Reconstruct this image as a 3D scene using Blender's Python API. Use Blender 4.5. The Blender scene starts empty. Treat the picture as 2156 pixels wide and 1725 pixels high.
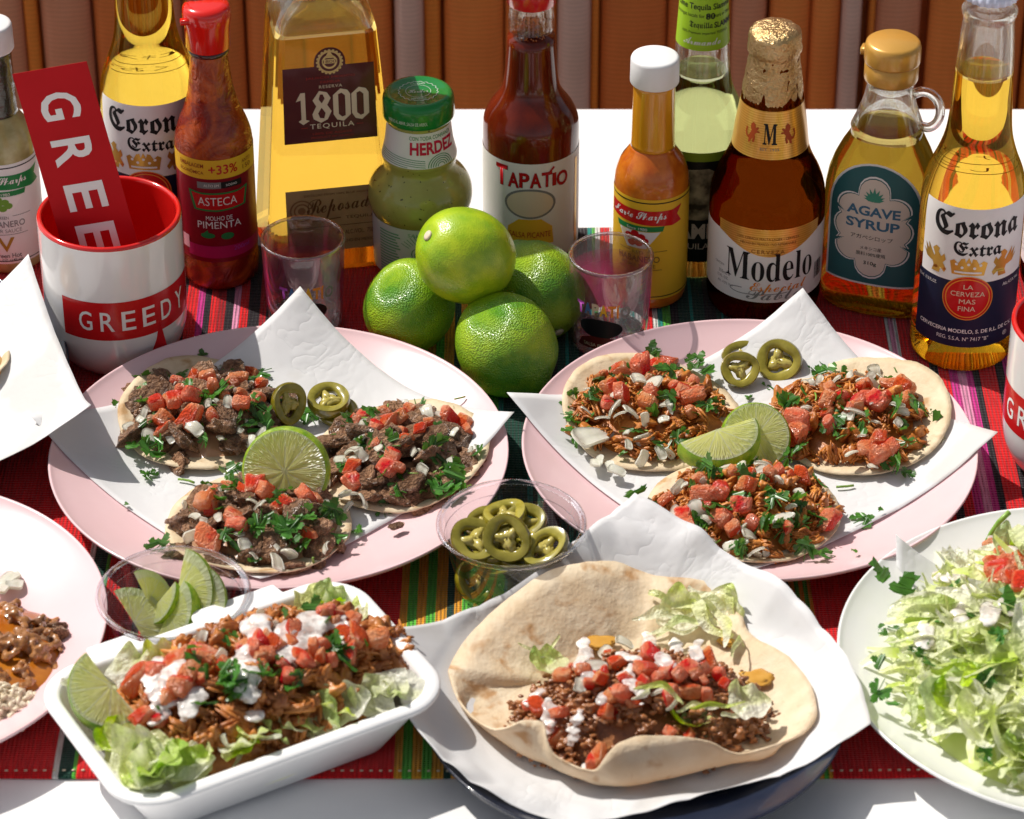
import bpy, bmesh, math, random
from mathutils import Vector, Matrix, Euler, noise
from mathutils.geometry import tessellate_polygon

sc = bpy.context.scene
RAD = math.radians
R = random.Random(11)

# ------------------------------------------------------------------ camera
DIST, PITCH, FPX = 2.0, RAD(34.3), 7200.0
SP, CP = math.sin(PITCH), math.cos(PITCH)
CAM = Vector((0, -DIST * CP, DIST * SP))
cam_d = bpy.data.cameras.new('camera')
cam = bpy.data.objects.new('camera', cam_d)
sc.collection.objects.link(cam)
cam.location = CAM
cam.rotation_euler = (math.pi / 2 - PITCH, 0, 0)
cam_d.sensor_width = 36
cam_d.lens = FPX / 2156 * 36
cam_d.clip_start, cam_d.clip_end = 0.05, 100
cam_d.dof.use_dof = True
cam_d.dof.focus_distance = 1.985
cam_d.dof.aperture_fstop = 15
sc.camera = cam
sc.render.resolution_x, sc.render.resolution_y = 1024, 819

# ------------------------------------------------------------------ light
SUN_EL, SUN_AZ = 52.0, 56.0        # azimuth: degrees from straight behind the table towards the viewer's left
world = bpy.data.worlds.new('World')
sc.world = world
world.use_nodes = True
wn = world.node_tree
sky = wn.nodes.new('ShaderNodeTexSky')
sky.sky_type = 'NISHITA'
sky.sun_disc = False
sky.sun_elevation = RAD(SUN_EL)
sky.sun_rotation = RAD(-SUN_AZ)
sky.air_density = 0.6
sky.dust_density = 2.0
sky.ozone_density = 0.6
bg = wn.nodes['Background']
bg.inputs['Strength'].default_value = 0.105
hs = wn.nodes.new('ShaderNodeHueSaturation')
hs.inputs['Saturation'].default_value = 0.35
wn.links.new(sky.outputs[0], hs.inputs['Color'])
wn.links.new(hs.outputs[0], bg.inputs['Color'])
sun_d = bpy.data.lights.new('sun', 'SUN')
sun_d.energy = 4.3
sun_d.angle = RAD(0.5)
sun_d.color = (1.0, 0.945, 0.87)
sun = bpy.data.objects.new('sun', sun_d)
sc.collection.objects.link(sun)
_sd = Vector((-math.sin(RAD(SUN_AZ)) * math.cos(RAD(SUN_EL)), math.cos(RAD(SUN_AZ)) * math.cos(RAD(SUN_EL)), math.sin(RAD(SUN_EL))))
sun.rotation_euler = _sd.to_track_quat('Z', 'Y').to_euler()
sun.location = _sd * 5
vs = sc.view_settings
vs.view_transform = 'Standard'
vs.look = 'None'
vs.exposure = 0.14
vs.gamma = 1.0
vs.use_curve_mapping = False
cy = sc.cycles
cy.max_bounces = 14
cy.diffuse_bounces = 4
cy.glossy_bounces = 6
cy.transmission_bounces = 14
cy.transparent_max_bounces = 24
cy.caustics_reflective = False
cy.caustics_refractive = False
cy.use_denoising = True
cy.sample_clamp_indirect = 6

# ------------------------------------------------------------------ helpers
def ray(px, py):
    a, b = (px - 1078) / FPX, (862.5 - py) / FPX
    return Vector((a, CP + b * SP, -SP + b * CP))

def W(px, py, z=0.0):
    """The point at height z seen at position (px, py) of the 2156 x 1725 photograph."""
    d = ray(px, py)
    return CAM + d * ((z - CAM.z) / d.z)

def WY(px, py, y):
    d = ray(px, py)
    return CAM + d * ((y - CAM.y) / d.y)

def tf(s, ox, oy):
    return lambda p: (ox + p[0] * s, oy + p[1] * s)

def new_mesh(name, V, F, mats, mi=None, smooth=True):
    me = bpy.data.meshes.new(name)
    me.from_pydata([tuple(v) for v in V], [], F)
    for m in (mats if isinstance(mats, (list, tuple)) else [mats]):
        me.materials.append(m)
    if mi:
        me.polygons.foreach_set('material_index', mi)
    if smooth:
        me.polygons.foreach_set('use_smooth', [True] * len(me.polygons))
    me.update()
    return me

def link(name, data, parent=None, loc=(0, 0, 0), rot=(0, 0, 0), scale=(1, 1, 1)):
    o = bpy.data.objects.new(name, data)
    sc.collection.objects.link(o)
    if parent is not None:
        o.parent = parent
    o.location, o.rotation_euler = loc, rot
    o.scale = scale if isinstance(scale, (tuple, list)) else (scale,) * 3
    return o

def tag(o, label, cat, group=None):
    o['label'], o['category'] = label, cat
    if group:
        o['group'] = group
    return o

def thing(name, label, cat, loc=(0, 0, 0), rotz=0.0, group=None):
    return tag(link(name, None, None, loc, (0, 0, rotz)), label, cat, group)

def part(name, V, F, mats, parent=None, mi=None, smooth=True, **k):
    return link(name, new_mesh(name, V, F, mats, mi, smooth), parent, **k)

def structure(o):
    o['kind'] = 'structure'
    return o

def stuff(o):
    o['kind'] = 'stuff'
    return o

def cr(pts, sub=4):
    """Catmull-Rom through (r, z) points."""
    out = []
    n = len(pts)
    for i in range(n - 1):
        p0, p1, p2, p3 = pts[max(i - 1, 0)], pts[i], pts[i + 1], pts[min(i + 2, n - 1)]
        for s in range(sub):
            t = s / sub
            q = []
            for a, b, c, d in zip(p0, p1, p2, p3):
                q.append(0.5 * (2 * b + (c - a) * t + (2 * a - 5 * b + 4 * c - d) * t * t + (3 * b - a - 3 * c + d) * t ** 3))
            out.append(tuple(q))
    out.append(tuple(pts[-1]))
    return out

def lathe(prof, seg=64, k=0.001):
    """prof: (r, z) in mm, walked so that the surface faces outwards when going up the outside."""
    V, F, rings = [], [], []
    for r, z in prof:
        if r < 1e-5:
            V.append((0, 0, z * k)); rings.append([len(V) - 1])
        else:
            i0 = len(V)
            V += [(r * k * math.cos(2 * math.pi * j / seg), r * k * math.sin(2 * math.pi * j / seg), z * k) for j in range(seg)]
            rings.append(list(range(i0, i0 + seg)))
    for a, b in zip(rings, rings[1:]):
        if len(a) == 1 and len(b) == 1:
            continue
        for j in range(seg):
            j2 = (j + 1) % seg
            if len(a) == 1:
                F.append((a[0], b[j2], b[j]))
            elif len(b) == 1:
                F.append((a[j], a[j2], b[0]))
            else:
                F.append((a[j], a[j2], b[j2], b[j]))
    return V, F

def loft(rings, cap0=True, cap1=True):
    n = len(rings[0])
    V = [v for r in rings for v in r]
    F = []
    for i in range(len(rings) - 1):
        for j in range(n):
            j2 = (j + 1) % n
            F.append((i * n + j, i * n + j2, (i + 1) * n + j2, (i + 1) * n + j))
    if cap0:
        F.append(tuple(reversed(range(n))))
    if cap1:
        F.append(tuple(range((len(rings) - 1) * n, len(rings) * n)))
    return V, F

def rrect(hw, hd, r, z, n=6, k=0.001):
    r = min(r, hw, hd)
    P = []
    for cx, cy_, a0 in ((hw - r, hd - r, 0), (-hw + r, hd - r, 90), (-hw + r, -hd + r, 180), (hw - r, -hd + r, 270)):
        for i in range(n + 1):
            a = RAD(a0 + 90 * i / n)
            P.append(((cx + r * math.cos(a)) * k, (cy_ + r * math.sin(a)) * k, z * k))
    return P

def tube(pts, rad, seg=8, closed=False):
    """Swept tube; rad: number or list."""
    V, F = [], []
    n = len(pts)
    pts = [Vector(p) for p in pts]
    up = Vector((0.13, 0.31, 0.94))
    for i, p in enumerate(pts):
        t = (pts[(i + 1) % n] - pts[i - 1]) if closed else (pts[min(i + 1, n - 1)] - pts[max(i - 1, 0)])
        t.normalize()
        a = t.cross(up)
        if a.length < 1e-4:
            a = t.orthogonal()
        a.normalize()
        b = t.cross(a)
        up = a.cross(t) if False else up
        r = rad[i] if isinstance(rad, (list, tuple)) else rad
        V += [p + (a * math.cos(2 * math.pi * j / seg) + b * math.sin(2 * math.pi * j / seg)) * r for j in range(seg)]
    for i in range(n if closed else n - 1):
        i2 = (i + 1) % n
        for j in range(seg):
            j2 = (j + 1) % seg
            F.append((i * seg + j, i2 * seg + j, i2 * seg + j2, i * seg + j2))
    if not closed:
        F.append(tuple(range(seg)))
        F.append(tuple(reversed(range((n - 1) * seg, n * seg))))
    return V, F

def merge(parts):
    V, F = [], []
    for v, f in parts:
        o = len(V)
        V += list(v)
        F += [tuple(i + o for i in q) for q in f]
    return V, F

def rot_rand(full=True, tilt=0.4):
    if full:
        return (R.uniform(0, 6.28), R.uniform(0, 6.28), R.uniform(0, 6.28))
    return (R.gauss(0, tilt), R.gauss(0, tilt), R.uniform(0, 6.28))

_ico = {}
def ico(sub):
    if sub not in _ico:
        bm = bmesh.new()
        bmesh.ops.create_icosphere(bm, subdivisions=sub, radius=1)
        bm.verts.ensure_lookup_table()
        _ico[sub] = ([v.co.copy() for v in bm.verts], [tuple(v.index for v in f.verts) for f in bm.faces])
        bm.free()
    return _ico[sub]

# ------------------------------------------------------------------ materials
def nd(nt, t, ins=None, **props):
    n = nt.nodes.new(t)
    for k, v in props.items():
        setattr(n, k, v)
    for k, v in (ins or {}).items():
        s = n.inputs[k]
        if isinstance(v, bpy.types.NodeSocket):
            nt.links.new(v, s)
        else:
            s.default_value = (*v, 1) if isinstance(v, tuple) and len(v) == 3 and s.type == 'RGBA' else v
    return n

def new_mat(name):
    m = bpy.data.materials.new(name)
    m.use_nodes = True
    m.node_tree.nodes.clear()
    return m, m.node_tree

def coord(nt, kind='Object', scale=(1, 1, 1)):
    c = nd(nt, 'ShaderNodeTexCoord')
    return nd(nt, 'ShaderNodeMapping', {'Vector': c.outputs[kind], 'Scale': scale}).outputs[0]

def ramp(nt, fac, stops, interp='LINEAR'):
    n = nd(nt, 'ShaderNodeValToRGB', {'Fac': fac})
    n.color_ramp.interpolation = interp
    el = n.color_ramp.elements
    while len(el) < len(stops):
        el.new(0.5)
    for e, (p, c) in zip(el, stops):
        e.position = p
        e.color = (*c, 1) if len(c) == 3 else c
    return n.outputs[0]

def noise_tex(nt, scale, detail=3, rough=0.55, vec=None, kind='Object', stretch=(1, 1, 1), dist=0.0):
    return nd(nt, 'ShaderNodeTexNoise', {'Vector': vec or coord(nt, kind, stretch), 'Scale': scale, 'Detail': detail, 'Roughness': rough, 'Distortion': dist}).outputs[0]

def mixc(nt, fac, a, b, mode='MIX'):
    n = nd(nt, 'ShaderNodeMix', data_type='RGBA', blend_type=mode)
    for k, v in ((0, fac), (6, a), (7, b)):
        s = n.inputs[k]
        if isinstance(v, bpy.types.NodeSocket):
            nt.links.new(v, s)
        else:
            s.default_value = (*v, 1) if isinstance(v, tuple) else v
    return n.outputs[2]

def bump(nt, h, strength=0.3, dist=0.001):
    return nd(nt, 'ShaderNodeBump', {'Height': h, 'Strength': strength, 'Distance': dist}).outputs[0]

def finish(nt, shader):
    o = nd(nt, 'ShaderNodeOutputMaterial')
    nt.links.new(shader, o.inputs['Surface'])

def pbr(name, color, rough=0.5, spec=0.5, coat=0.0, bmp=None, metal=0.0, transl=0.0, tcol=None, coat_rough=0.05, sheen=0.0, sss=0.0):
    """color: tuple, or function(nt) -> socket; bmp: function(nt) -> normal socket."""
    m, nt = new_mat(name)
    c = color(nt) if callable(color) else color
    r = rough(nt) if callable(rough) else rough
    ins = {'Base Color': c, 'Roughness': r, 'Specular IOR Level': spec, 'Coat Weight': coat, 'Coat Roughness': coat_rough, 'Metallic': metal, 'Sheen Weight': sheen}
    if bmp:
        nrm = bmp(nt)
        ins['Normal'] = nrm
        ins['Coat Normal'] = nrm
    if sss:
        ins['Subsurface Weight'] = sss
        ins['Subsurface Radius'] = (0.004, 0.002, 0.001)
        ins['Subsurface Scale'] = 1.0
    p = nd(nt, 'ShaderNodeBsdfPrincipled', ins).outputs[0]
    if transl:
        t = nd(nt, 'ShaderNodeBsdfTranslucent', {'Color': (tcol(nt) if callable(tcol) else tcol) if tcol else c}).outputs[0]
        mx = nd(nt, 'ShaderNodeMixShader', {0: transl})
        nt.links.new(p, mx.inputs[1]); nt.links.new(t, mx.inputs[2])
        p = mx.outputs[0]
    finish(nt, p)
    return m

def noisy(c1, c2, scale, lo=0.35, hi=0.65, detail=4, stretch=(1, 1, 1), rnd=0.0, dist=0.0):
    def f(nt):
        c = ramp(nt, noise_tex(nt, scale, detail, stretch=stretch, dist=dist), [(lo, c1), (hi, c2)])
        if rnd:
            oi = nd(nt, 'ShaderNodeObjectInfo')
            v = nd(nt, 'ShaderNodeMapRange', {'Value': oi.outputs['Random'], 'To Min': 1 - rnd, 'To Max': 1 + rnd}).outputs[0]
            c = nd(nt, 'ShaderNodeHueSaturation', {'Value': v, 'Color': c}).outputs[0]
        return c
    return f

def nbump(scale, strength=0.4, dist=0.001, detail=4, stretch=(1, 1, 1)):
    return lambda nt: bump(nt, noise_tex(nt, scale, detail, stretch=stretch), strength, dist)

def glass(name, color=(1, 1, 1), ior=1.45, rough=0.0, clear=0.12, ccol=None):
    """Refracting glass or liquid with a share of light passing straight through."""
    m, nt = new_mat(name)
    g = nd(nt, 'ShaderNodeBsdfGlass', {'Color': (*color, 1), 'IOR': ior, 'Roughness': rough}).outputs[0]
    t = nd(nt, 'ShaderNodeBsdfTransparent', {'Color': (*(ccol or color), 1)}).outputs[0]
    mx = nd(nt, 'ShaderNodeMixShader', {0: clear})
    nt.links.new(g, mx.inputs[1]); nt.links.new(t, mx.inputs[2])
    finish(nt, mx.outputs[0])
    return m

def film(name, color=(0.97, 0.97, 0.97), gloss=1.0, ior=1.45, rough=0.02, haze=0.0):
    """Thin clear wall: no bending, Fresnel reflection."""
    m, nt = new_mat(name)
    t = nd(nt, 'ShaderNodeBsdfTransparent', {'Color': (*color, 1)}).outputs[0]
    if haze:
        d = nd(nt, 'ShaderNodeBsdfTranslucent', {'Color': (0.8, 0.8, 0.82, 1)}).outputs[0]
        h = nd(nt, 'ShaderNodeMixShader', {0: haze})
        nt.links.new(t, h.inputs[1]); nt.links.new(d, h.inputs[2])
        t = h.outputs[0]
    g = nd(nt, 'ShaderNodeBsdfGlossy', {'Color': (gloss, gloss, gloss, 1), 'Roughness': rough}).outputs[0]
    bk = nd(nt, 'ShaderNodeNewGeometry').outputs['Backfacing']
    io = nd(nt, 'ShaderNodeMapRange', {'Value': bk, 'To Min': ior, 'To Max': 1 / ior}).outputs[0]
    f = nd(nt, 'ShaderNodeFresnel', {'IOR': io}).outputs[0]
    mx = nd(nt, 'ShaderNodeMixShader', {0: f})
    nt.links.new(t, mx.inputs[1]); nt.links.new(g, mx.inputs[2])
    finish(nt, mx.outputs[0])
    return m

# ------------------------------------------------------------------ print on surfaces
_txt = {}
def text2d(s, shear=0.0, bold=0.0, spacing=1.0):
    key = (s, shear, bold, spacing)
    if key not in _txt:
        cu = bpy.data.curves.new('lettering', 'FONT')
        cu.body = s
        cu.size = 1.0
        cu.shear = shear
        cu.offset = bold
        cu.space_character = spacing
        cu.resolution_u = 3
        cu.align_x = 'CENTER'
        o = bpy.data.objects.new('lettering', cu)
        sc.collection.objects.link(o)
        dg = bpy.context.evaluated_depsgraph_get()
        me = bpy.data.meshes.new_from_object(o.evaluated_get(dg))
        V = [(v.co.x, v.co.y) for v in me.vertices]
        F = [tuple(p.vertices) for p in me.polygons]
        bpy.data.objects.remove(o)
        bpy.data.curves.remove(cu)
        bpy.data.meshes.remove(me)
        _txt[key] = (V, F)
    return _txt[key]

def fit(VF, cx, cy_, w, h, rot=0.0, arc=0.0):
    """Scale 2-D artwork into the box of width w and height h around (cx, cy_), in mm; arc lifts the ends."""
    V, F = VF
    if not V:
        return VF
    x0, x1 = min(v[0] for v in V), max(v[0] for v in V)
    y0, y1 = min(v[1] for v in V), max(v[1] for v in V)
    sx = w / max(x1 - x0, 1e-6)
    sy = h / max(y1 - y0, 1e-6) if h else sx
    c, s = math.cos(rot), math.sin(rot)
    out = []
    for x, y in V:
        a, b = (x - (x0 + x1) / 2) * sx, (y - (y0 + y1) / 2) * sy
        b += arc * (a / (w / 2)) ** 2
        out.append((cx + a * c - b * s, cy_ + a * s + b * c))
    return out, F

def T(s, cx, cy_, w, h, rot=0.0, arc=0.0, **k):
    return fit(text2d(s, **k), cx, cy_, w, h, rot, arc)

def poly(*loops):
    L = [[Vector((x, y, 0)) for x, y in lp] for lp in loops]
    tr = tessellate_polygon(L)
    V = [(v.x, v.y) for lp in L for v in lp]
    return V, [tuple(t) for t in tr]

def rect(x0, y0, x1, y1):
    return [(x0, y0), (x1, y0), (x1, y1), (x0, y1)], [(0, 1, 2, 3)]

def disc(cx, cy_, rx, ry=None, n=36):
    ry = ry or rx
    return [(cx + rx * math.cos(2 * math.pi * i / n), cy_ + ry * math.sin(2 * math.pi * i / n)) for i in range(n)], [tuple(range(n))]

def ring2(cx, cy_, r0, r1, n=40, q=1.0):
    V, F = [], []
    for i in range(n):
        a = 2 * math.pi * i / n
        V += [(cx + r0 * math.cos(a), cy_ + r0 * q * math.sin(a)), (cx + r1 * math.cos(a), cy_ + r1 * q * math.sin(a))]
    for i in range(n):
        j = (i + 1) % n
        F.append((2 * i, 2 * i + 1, 2 * j + 1, 2 * j))
    return V, F

def line2(pts, w):
    V, F = [], []
    for (x0, y0), (x1, y1) in zip(pts, pts[1:]):
        dx, dy = x1 - x0, y1 - y0
        L = math.hypot(dx, dy) or 1
        nx, ny = -dy / L * w / 2, dx / L * w / 2
        o = len(V)
        V += [(x0 + nx, y0 + ny), (x0 - nx, y0 - ny), (x1 - nx, y1 - ny), (x1 + nx, y1 + ny)]
        F.append((o, o + 1, o + 2, o + 3))
    return V, F

def decal(name, art, fmap, off, mat, parent, du=3.0, dv=6.0):
    """Lay 2-D artwork (mm) on a surface. fmap(u, v, off) -> point in metres."""
    if name == 'lettering' and isinstance(art, list) and len(art) > 1:       # one object per line of writing
        return [decal(name, a, fmap, off, mat, parent, du, dv) for a in art]
    V, F = merge([([(x, y, 0) for x, y in a[0]], a[1]) for a in (art if isinstance(art, list) else [art])])
    bm = bmesh.new()
    vs_ = [bm.verts.new(v) for v in V]
    for f in F:
        try:
            bm.faces.new([vs_[i] for i in f])
        except ValueError:
            pass
    for ax, step in ((0, du), (1, dv)):
        if not step:
            continue
        lo, hi = min(v[ax] for v in V), max(v[ax] for v in V)
        x = math.floor(lo / step) * step + step
        while x < hi:
            co = (x, 0, 0) if ax == 0 else (0, x, 0)
            no = (1, 0, 0) if ax == 0 else (0, 1, 0)
            bmesh.ops.bisect_plane(bm, geom=bm.verts[:] + bm.edges[:] + bm.faces[:], plane_co=co, plane_no=no, dist=1e-5)
            x += step
    for v in bm.verts:
        v.co = fmap(v.co.x, v.co.y, off)
    me = bpy.data.meshes.new(name)
    bm.to_mesh(me)
    bm.free()
    me.materials.append(mat)
    me.polygons.foreach_set('use_smooth', [True] * len(me.polygons))
    return link(name, me, parent)

def interp(tab, x):
    if x <= tab[0][0]:
        return tab[0][1]
    for (a, b), (c, d) in zip(tab, tab[1:]):
        if x <= c:
            return b + (d - b) * (x - a) / max(c - a, 1e-9)
    return tab[-1][1]

def cyl_map(prof, th0=0.0, rref=None):
    tab = []
    for r, z in prof:
        if not tab or z > tab[-1][0]:
            tab.append((z, r))
    def f(u, v, off):
        r = interp(tab, v) + off
        th = th0 + u / (rref or 30)
        return Vector((r * math.sin(th), -r * math.cos(th), v)) * 0.001
    return f
# ================================================================== materials used all over
M = {}
M['table'] = pbr('table_laminate', noisy((0.80, 0.80, 0.80), (0.86, 0.86, 0.86), 9), rough=0.32, spec=0.45)
M['pink'] = pbr('pink_ceramic', noisy((0.74, 0.505, 0.525), (0.77, 0.54, 0.56), 20), rough=0.25, coat=0.2)
M['white_china'] = pbr('white_china', noisy((0.82, 0.82, 0.80), (0.86, 0.86, 0.85), 20), rough=0.15, coat=0.5)
M['navy'] = pbr('navy_enamel', noisy((0.008, 0.012, 0.028), (0.014, 0.02, 0.04), 30), rough=0.25, coat=0.4)
M['foam'] = pbr('white_moulded_pulp', noisy((0.84, 0.84, 0.84), (0.88, 0.88, 0.88), 40), rough=0.34, spec=0.5, bmp=nbump(900, 0.12, 0.0003))
M['paper'] = pbr('white_deli_paper', lambda nt: mixc(nt, ramp(nt, noise_tex(nt, 13, 4, dist=0.5), [(0.60, (0, 0, 0)), (0.66, (0.8, 0.8, 0.8))]), (0.775, 0.775, 0.78), (0.67, 0.655, 0.63)), rough=0.55, spec=0.3, transl=0.22, tcol=(0.85, 0.85, 0.87),
                 bmp=lambda nt: bump(nt, nd(nt, 'ShaderNodeMath', {0: nd(nt, 'ShaderNodeMath', {0: nd(nt, 'ShaderNodeMath', {0: noise_tex(nt, 16, 4, 0.6, dist=0.4), 1: 0.5}, operation='SUBTRACT').outputs[0]}, operation='ABSOLUTE').outputs[0], 1: 0.4}, operation='POWER').outputs[0], 0.17, 0.006))
M['ceramic_white'] = pbr('mug_glaze', (0.82, 0.815, 0.80), rough=0.12, coat=0.6)
M['ceramic_red'] = pbr('red_glaze', (0.62, 0.012, 0.010), rough=0.12, coat=0.6)
M['print_red'] = pbr('red_print', (0.56, 0.012, 0.014), rough=0.2, coat=0.3)
M['print_white'] = pbr('white_print', (0.82, 0.80, 0.78), rough=0.4)
M['print_black'] = pbr('black_print', (0.012, 0.012, 0.014), rough=0.45)
M['print_navy'] = pbr('navy_print', (0.012, 0.016, 0.045), rough=0.4)
M['print_gold'] = pbr('gold_print', (0.62, 0.36, 0.07), rough=0.3, metal=0.6)
M['print_green'] = pbr('green_print', (0.02, 0.22, 0.06), rough=0.4)
M['print_cream'] = pbr('cream_print', (0.70, 0.58, 0.42), rough=0.4)
M['print_yellow'] = pbr('yellow_print', (0.78, 0.46, 0.03), rough=0.4)
M['print_orange'] = pbr('orange_print', (0.75, 0.25, 0.03), rough=0.4)
M['print_teal'] = pbr('teal_print', (0.03, 0.12, 0.13), rough=0.4)
M['print_blue'] = pbr('blue_print', (0.08, 0.20, 0.42), rough=0.4)
M['print_grey'] = pbr('grey_print', (0.22, 0.22, 0.22), rough=0.4)
M['print_purple'] = pbr('purple_print', (0.42, 0.07, 0.40), rough=0.4)
M['label_paper'] = pbr('white_label', (0.78, 0.765, 0.75), rough=0.42)
M['glass'] = glass('clear_glass', (0.97, 0.98, 0.97), 1.45, clear=0.25)
M['plastic'] = film('clear_plastic', (0.86, 0.86, 0.87), ior=1.85, haze=0.02)
M['plastic_rim'] = glass('clear_plastic_rim', (0.96, 0.96, 0.98), 1.45, clear=0.55)

# ================================================================== the setting
def build_table():
    V, F = loft([rrect(1500, 555, 10, z, 4) for z in (-28, -25, -3, 0)])
    V, F = loft([rrect(1498, 553, 12, -28, 4), rrect(1500, 555, 12, -26, 4), rrect(1500, 555, 12, -1.5, 4), rrect(1498.5, 553.5, 12, 0, 4)])
    t = thing('table', 'white laminate table that everything stands on, bare behind the striped cloth', 'table', (0, 0.359 - 0.555, 0))
    part('table_top', V, F, M['table'], t, smooth=False)
    for sx in (-1, 1):
        for sy in (-1, 1):
            v, f = tube([(sx * 1.4, sy * 0.47, -0.0285), (sx * 1.42, sy * 0.49, -0.748)], [0.03, 0.022], 12)
            part('leg', v, f, M['table'], t)
    g, f = [(-40, -40, -0.75), (40, -40, -0.75), (40, 40, -0.75), (-40, 40, -0.75)], [(0, 1, 2, 3)]
    structure(part('ground', g, f, pbr('paving', noisy((0.20, 0.17, 0.14), (0.28, 0.24, 0.2), 6), rough=0.8), smooth=False))

def build_fence():
    """Upright boards with a rounded face behind the table; some weathered pale with sky sheen put into the colour, some freshly stained."""
    y = 0.72
    def wood(name, a, b, rough=0.5, spec=0.4):
        def col(nt):
            g = noise_tex(nt, 30, 4, stretch=(1, 1, 0.12))
            c = ramp(nt, g, [(0.3, a), (0.7, b)])
            k = noise_tex(nt, 5, 2)
            w = nd(nt, 'ShaderNodeTexWave', {'Vector': coord(nt), 'Scale': 80.0, 'Distortion': 2.5, 'Detail': 3.0}, bands_direction='Z').outputs[1]
            c = nd(nt, 'ShaderNodeHueSaturation', {'Value': nd(nt, 'ShaderNodeMapRange', {'Value': w, 'To Min': 0.90, 'To Max': 1.08}).outputs[0], 'Color': c}).outputs[0]
            return mixc(nt, ramp(nt, k, [(0.45, (0, 0, 0)), (0.75, (0.55, 0.55, 0.55))]), c, (0.20, 0.12, 0.05))
        def bm_(nt):
            w = nd(nt, 'ShaderNodeTexWave', {'Vector': coord(nt), 'Scale': 95.0, 'Distortion': 1.5, 'Detail': 2.0}, bands_direction='Z').outputs[1]
            return bump(nt, nd(nt, 'ShaderNodeMath', {0: w, 1: noise_tex(nt, 45, 4, stretch=(1, 1, 0.1))}, operation='ADD').outputs[0], 0.25, 0.0012)
        return pbr(name, col, rough=rough, spec=0.12, bmp=bm_)
    woods = {'b': wood('cedar_board', (0.80, 0.185, 0.042), (0.90, 0.29, 0.075)),
             'd': wood('dark_cedar_board', (0.64, 0.145, 0.038), (0.78, 0.22, 0.06)),
             'o': wood('orange_cedar_edge', (0.78, 0.20, 0.03), (0.85, 0.28, 0.05)),
             'g': wood('weathered_sheen_board', (0.68, 0.42, 0.36), (0.78, 0.54, 0.48), 0.35),  # sky sheen on the rounded boards painted into this pale colour
             'l': wood('greyed_sheen_board', (0.64, 0.22, 0.115), (0.76, 0.34, 0.22), 0.4)}  # weaker grey sheen, likewise part of the colour
    boards = [(-330, -250, 'd'), (-245, -170, 'b'), (-165, -100, 'l'), (-95, -5, 'd'), (0, 58, 'l'), (60, 88, 'o'), (96, 198, 'l'), (206, 300, 'd'), (304, 388, 'l'), (392, 516, 'd'),
              (524, 640, 'd'), (644, 740, 'b'), (743, 826, 'b'), (834, 893, 'g'), (894, 928, 'o'), (937, 1060, 'b'), (1064, 1172, 'b'), (1174, 1242, 'g'), (1243, 1260, 'o'),
              (1265, 1400, 'd'), (1404, 1512, 'd'), (1514, 1534, 'o'), (1535, 1608, 'l'), (1616, 1700, 'b'), (1702, 1764, 'b'), (1765, 1806, 'g'), (1822, 1836, 'o'), (1837, 1930, 'l'),
              (1950, 2070, 'b'), (2073, 2146, 'd'), (2154, 2230, 'o'), (2234, 2330, 'b'), (2334, 2400, 'l'), (2405, 2500, 'd')]
    t = thing('wooden_fence', 'reddish cedar fence of upright boards beyond the back edge of the table', 'fence', (0, y, -0.75))
    z0, z1 = 0.0, 1.24  # top raised above the view to keep low sky out of reflections
    for a, b, k in boards:
        x0, x1 = WY(a, 130, y).x, WY(b, 130, y).x
        w = (x1 - x0) / 2
        sec = []
        d = 0.006 if k in 'g' else (0.002 if k == 'o' else 0.004)
        for i in range(9):
            u = -1 + 2 * i / 8
            sec.append((u * w, -d * (1 - u * u) ** 0.5 * 1.6 - (0.004 if k == 'g' else 0)))
        sec += [(w, 0.015), (-w, 0.015)]
        V = [(x, yy, z0) for x, yy in sec] + [(x, yy, z1) for x, yy in sec]
        n = len(sec)
        F = [(i, (i + 1) % n, (i + 1) % n + n, i + n) for i in range(n)] + [tuple(reversed(range(n))), tuple(range(n, 2 * n))]
        part('fence_board', V, F, woods[k], t, loc=((x0 + x1) / 2, 0, 0))
    V, F = loft([rrect(900, 3, 1, z) for z in (0, 1235)])
    part('light_block_panel', [(x, yy + 0.0205, zz) for x, yy, zz in V], F, woods['d'], t, smooth=False)  # unseen panel added to stop sunlight coming through the board gaps
    for z in (0.12, 1.1):
        V, F = loft([rrect(900, 15, 2, z * 1000 + dz) for dz in (-30, 30)])
        V = [(x, yy + 0.040, zz) for x, yy, zz in V]
        part('fence_rail', V, F, woods['d'], t, smooth=False)

# striped cloth ------------------------------------------------------------------------------
CLOTH_Y0, CLOTH_Y1 = W(1078, 1642).y, W(1078, 486).y
def cloth_z(x, y):
    return 0.0022 + 0.0012 * noise.noise(Vector((x * 9, y * 7, 3.1)))

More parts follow.
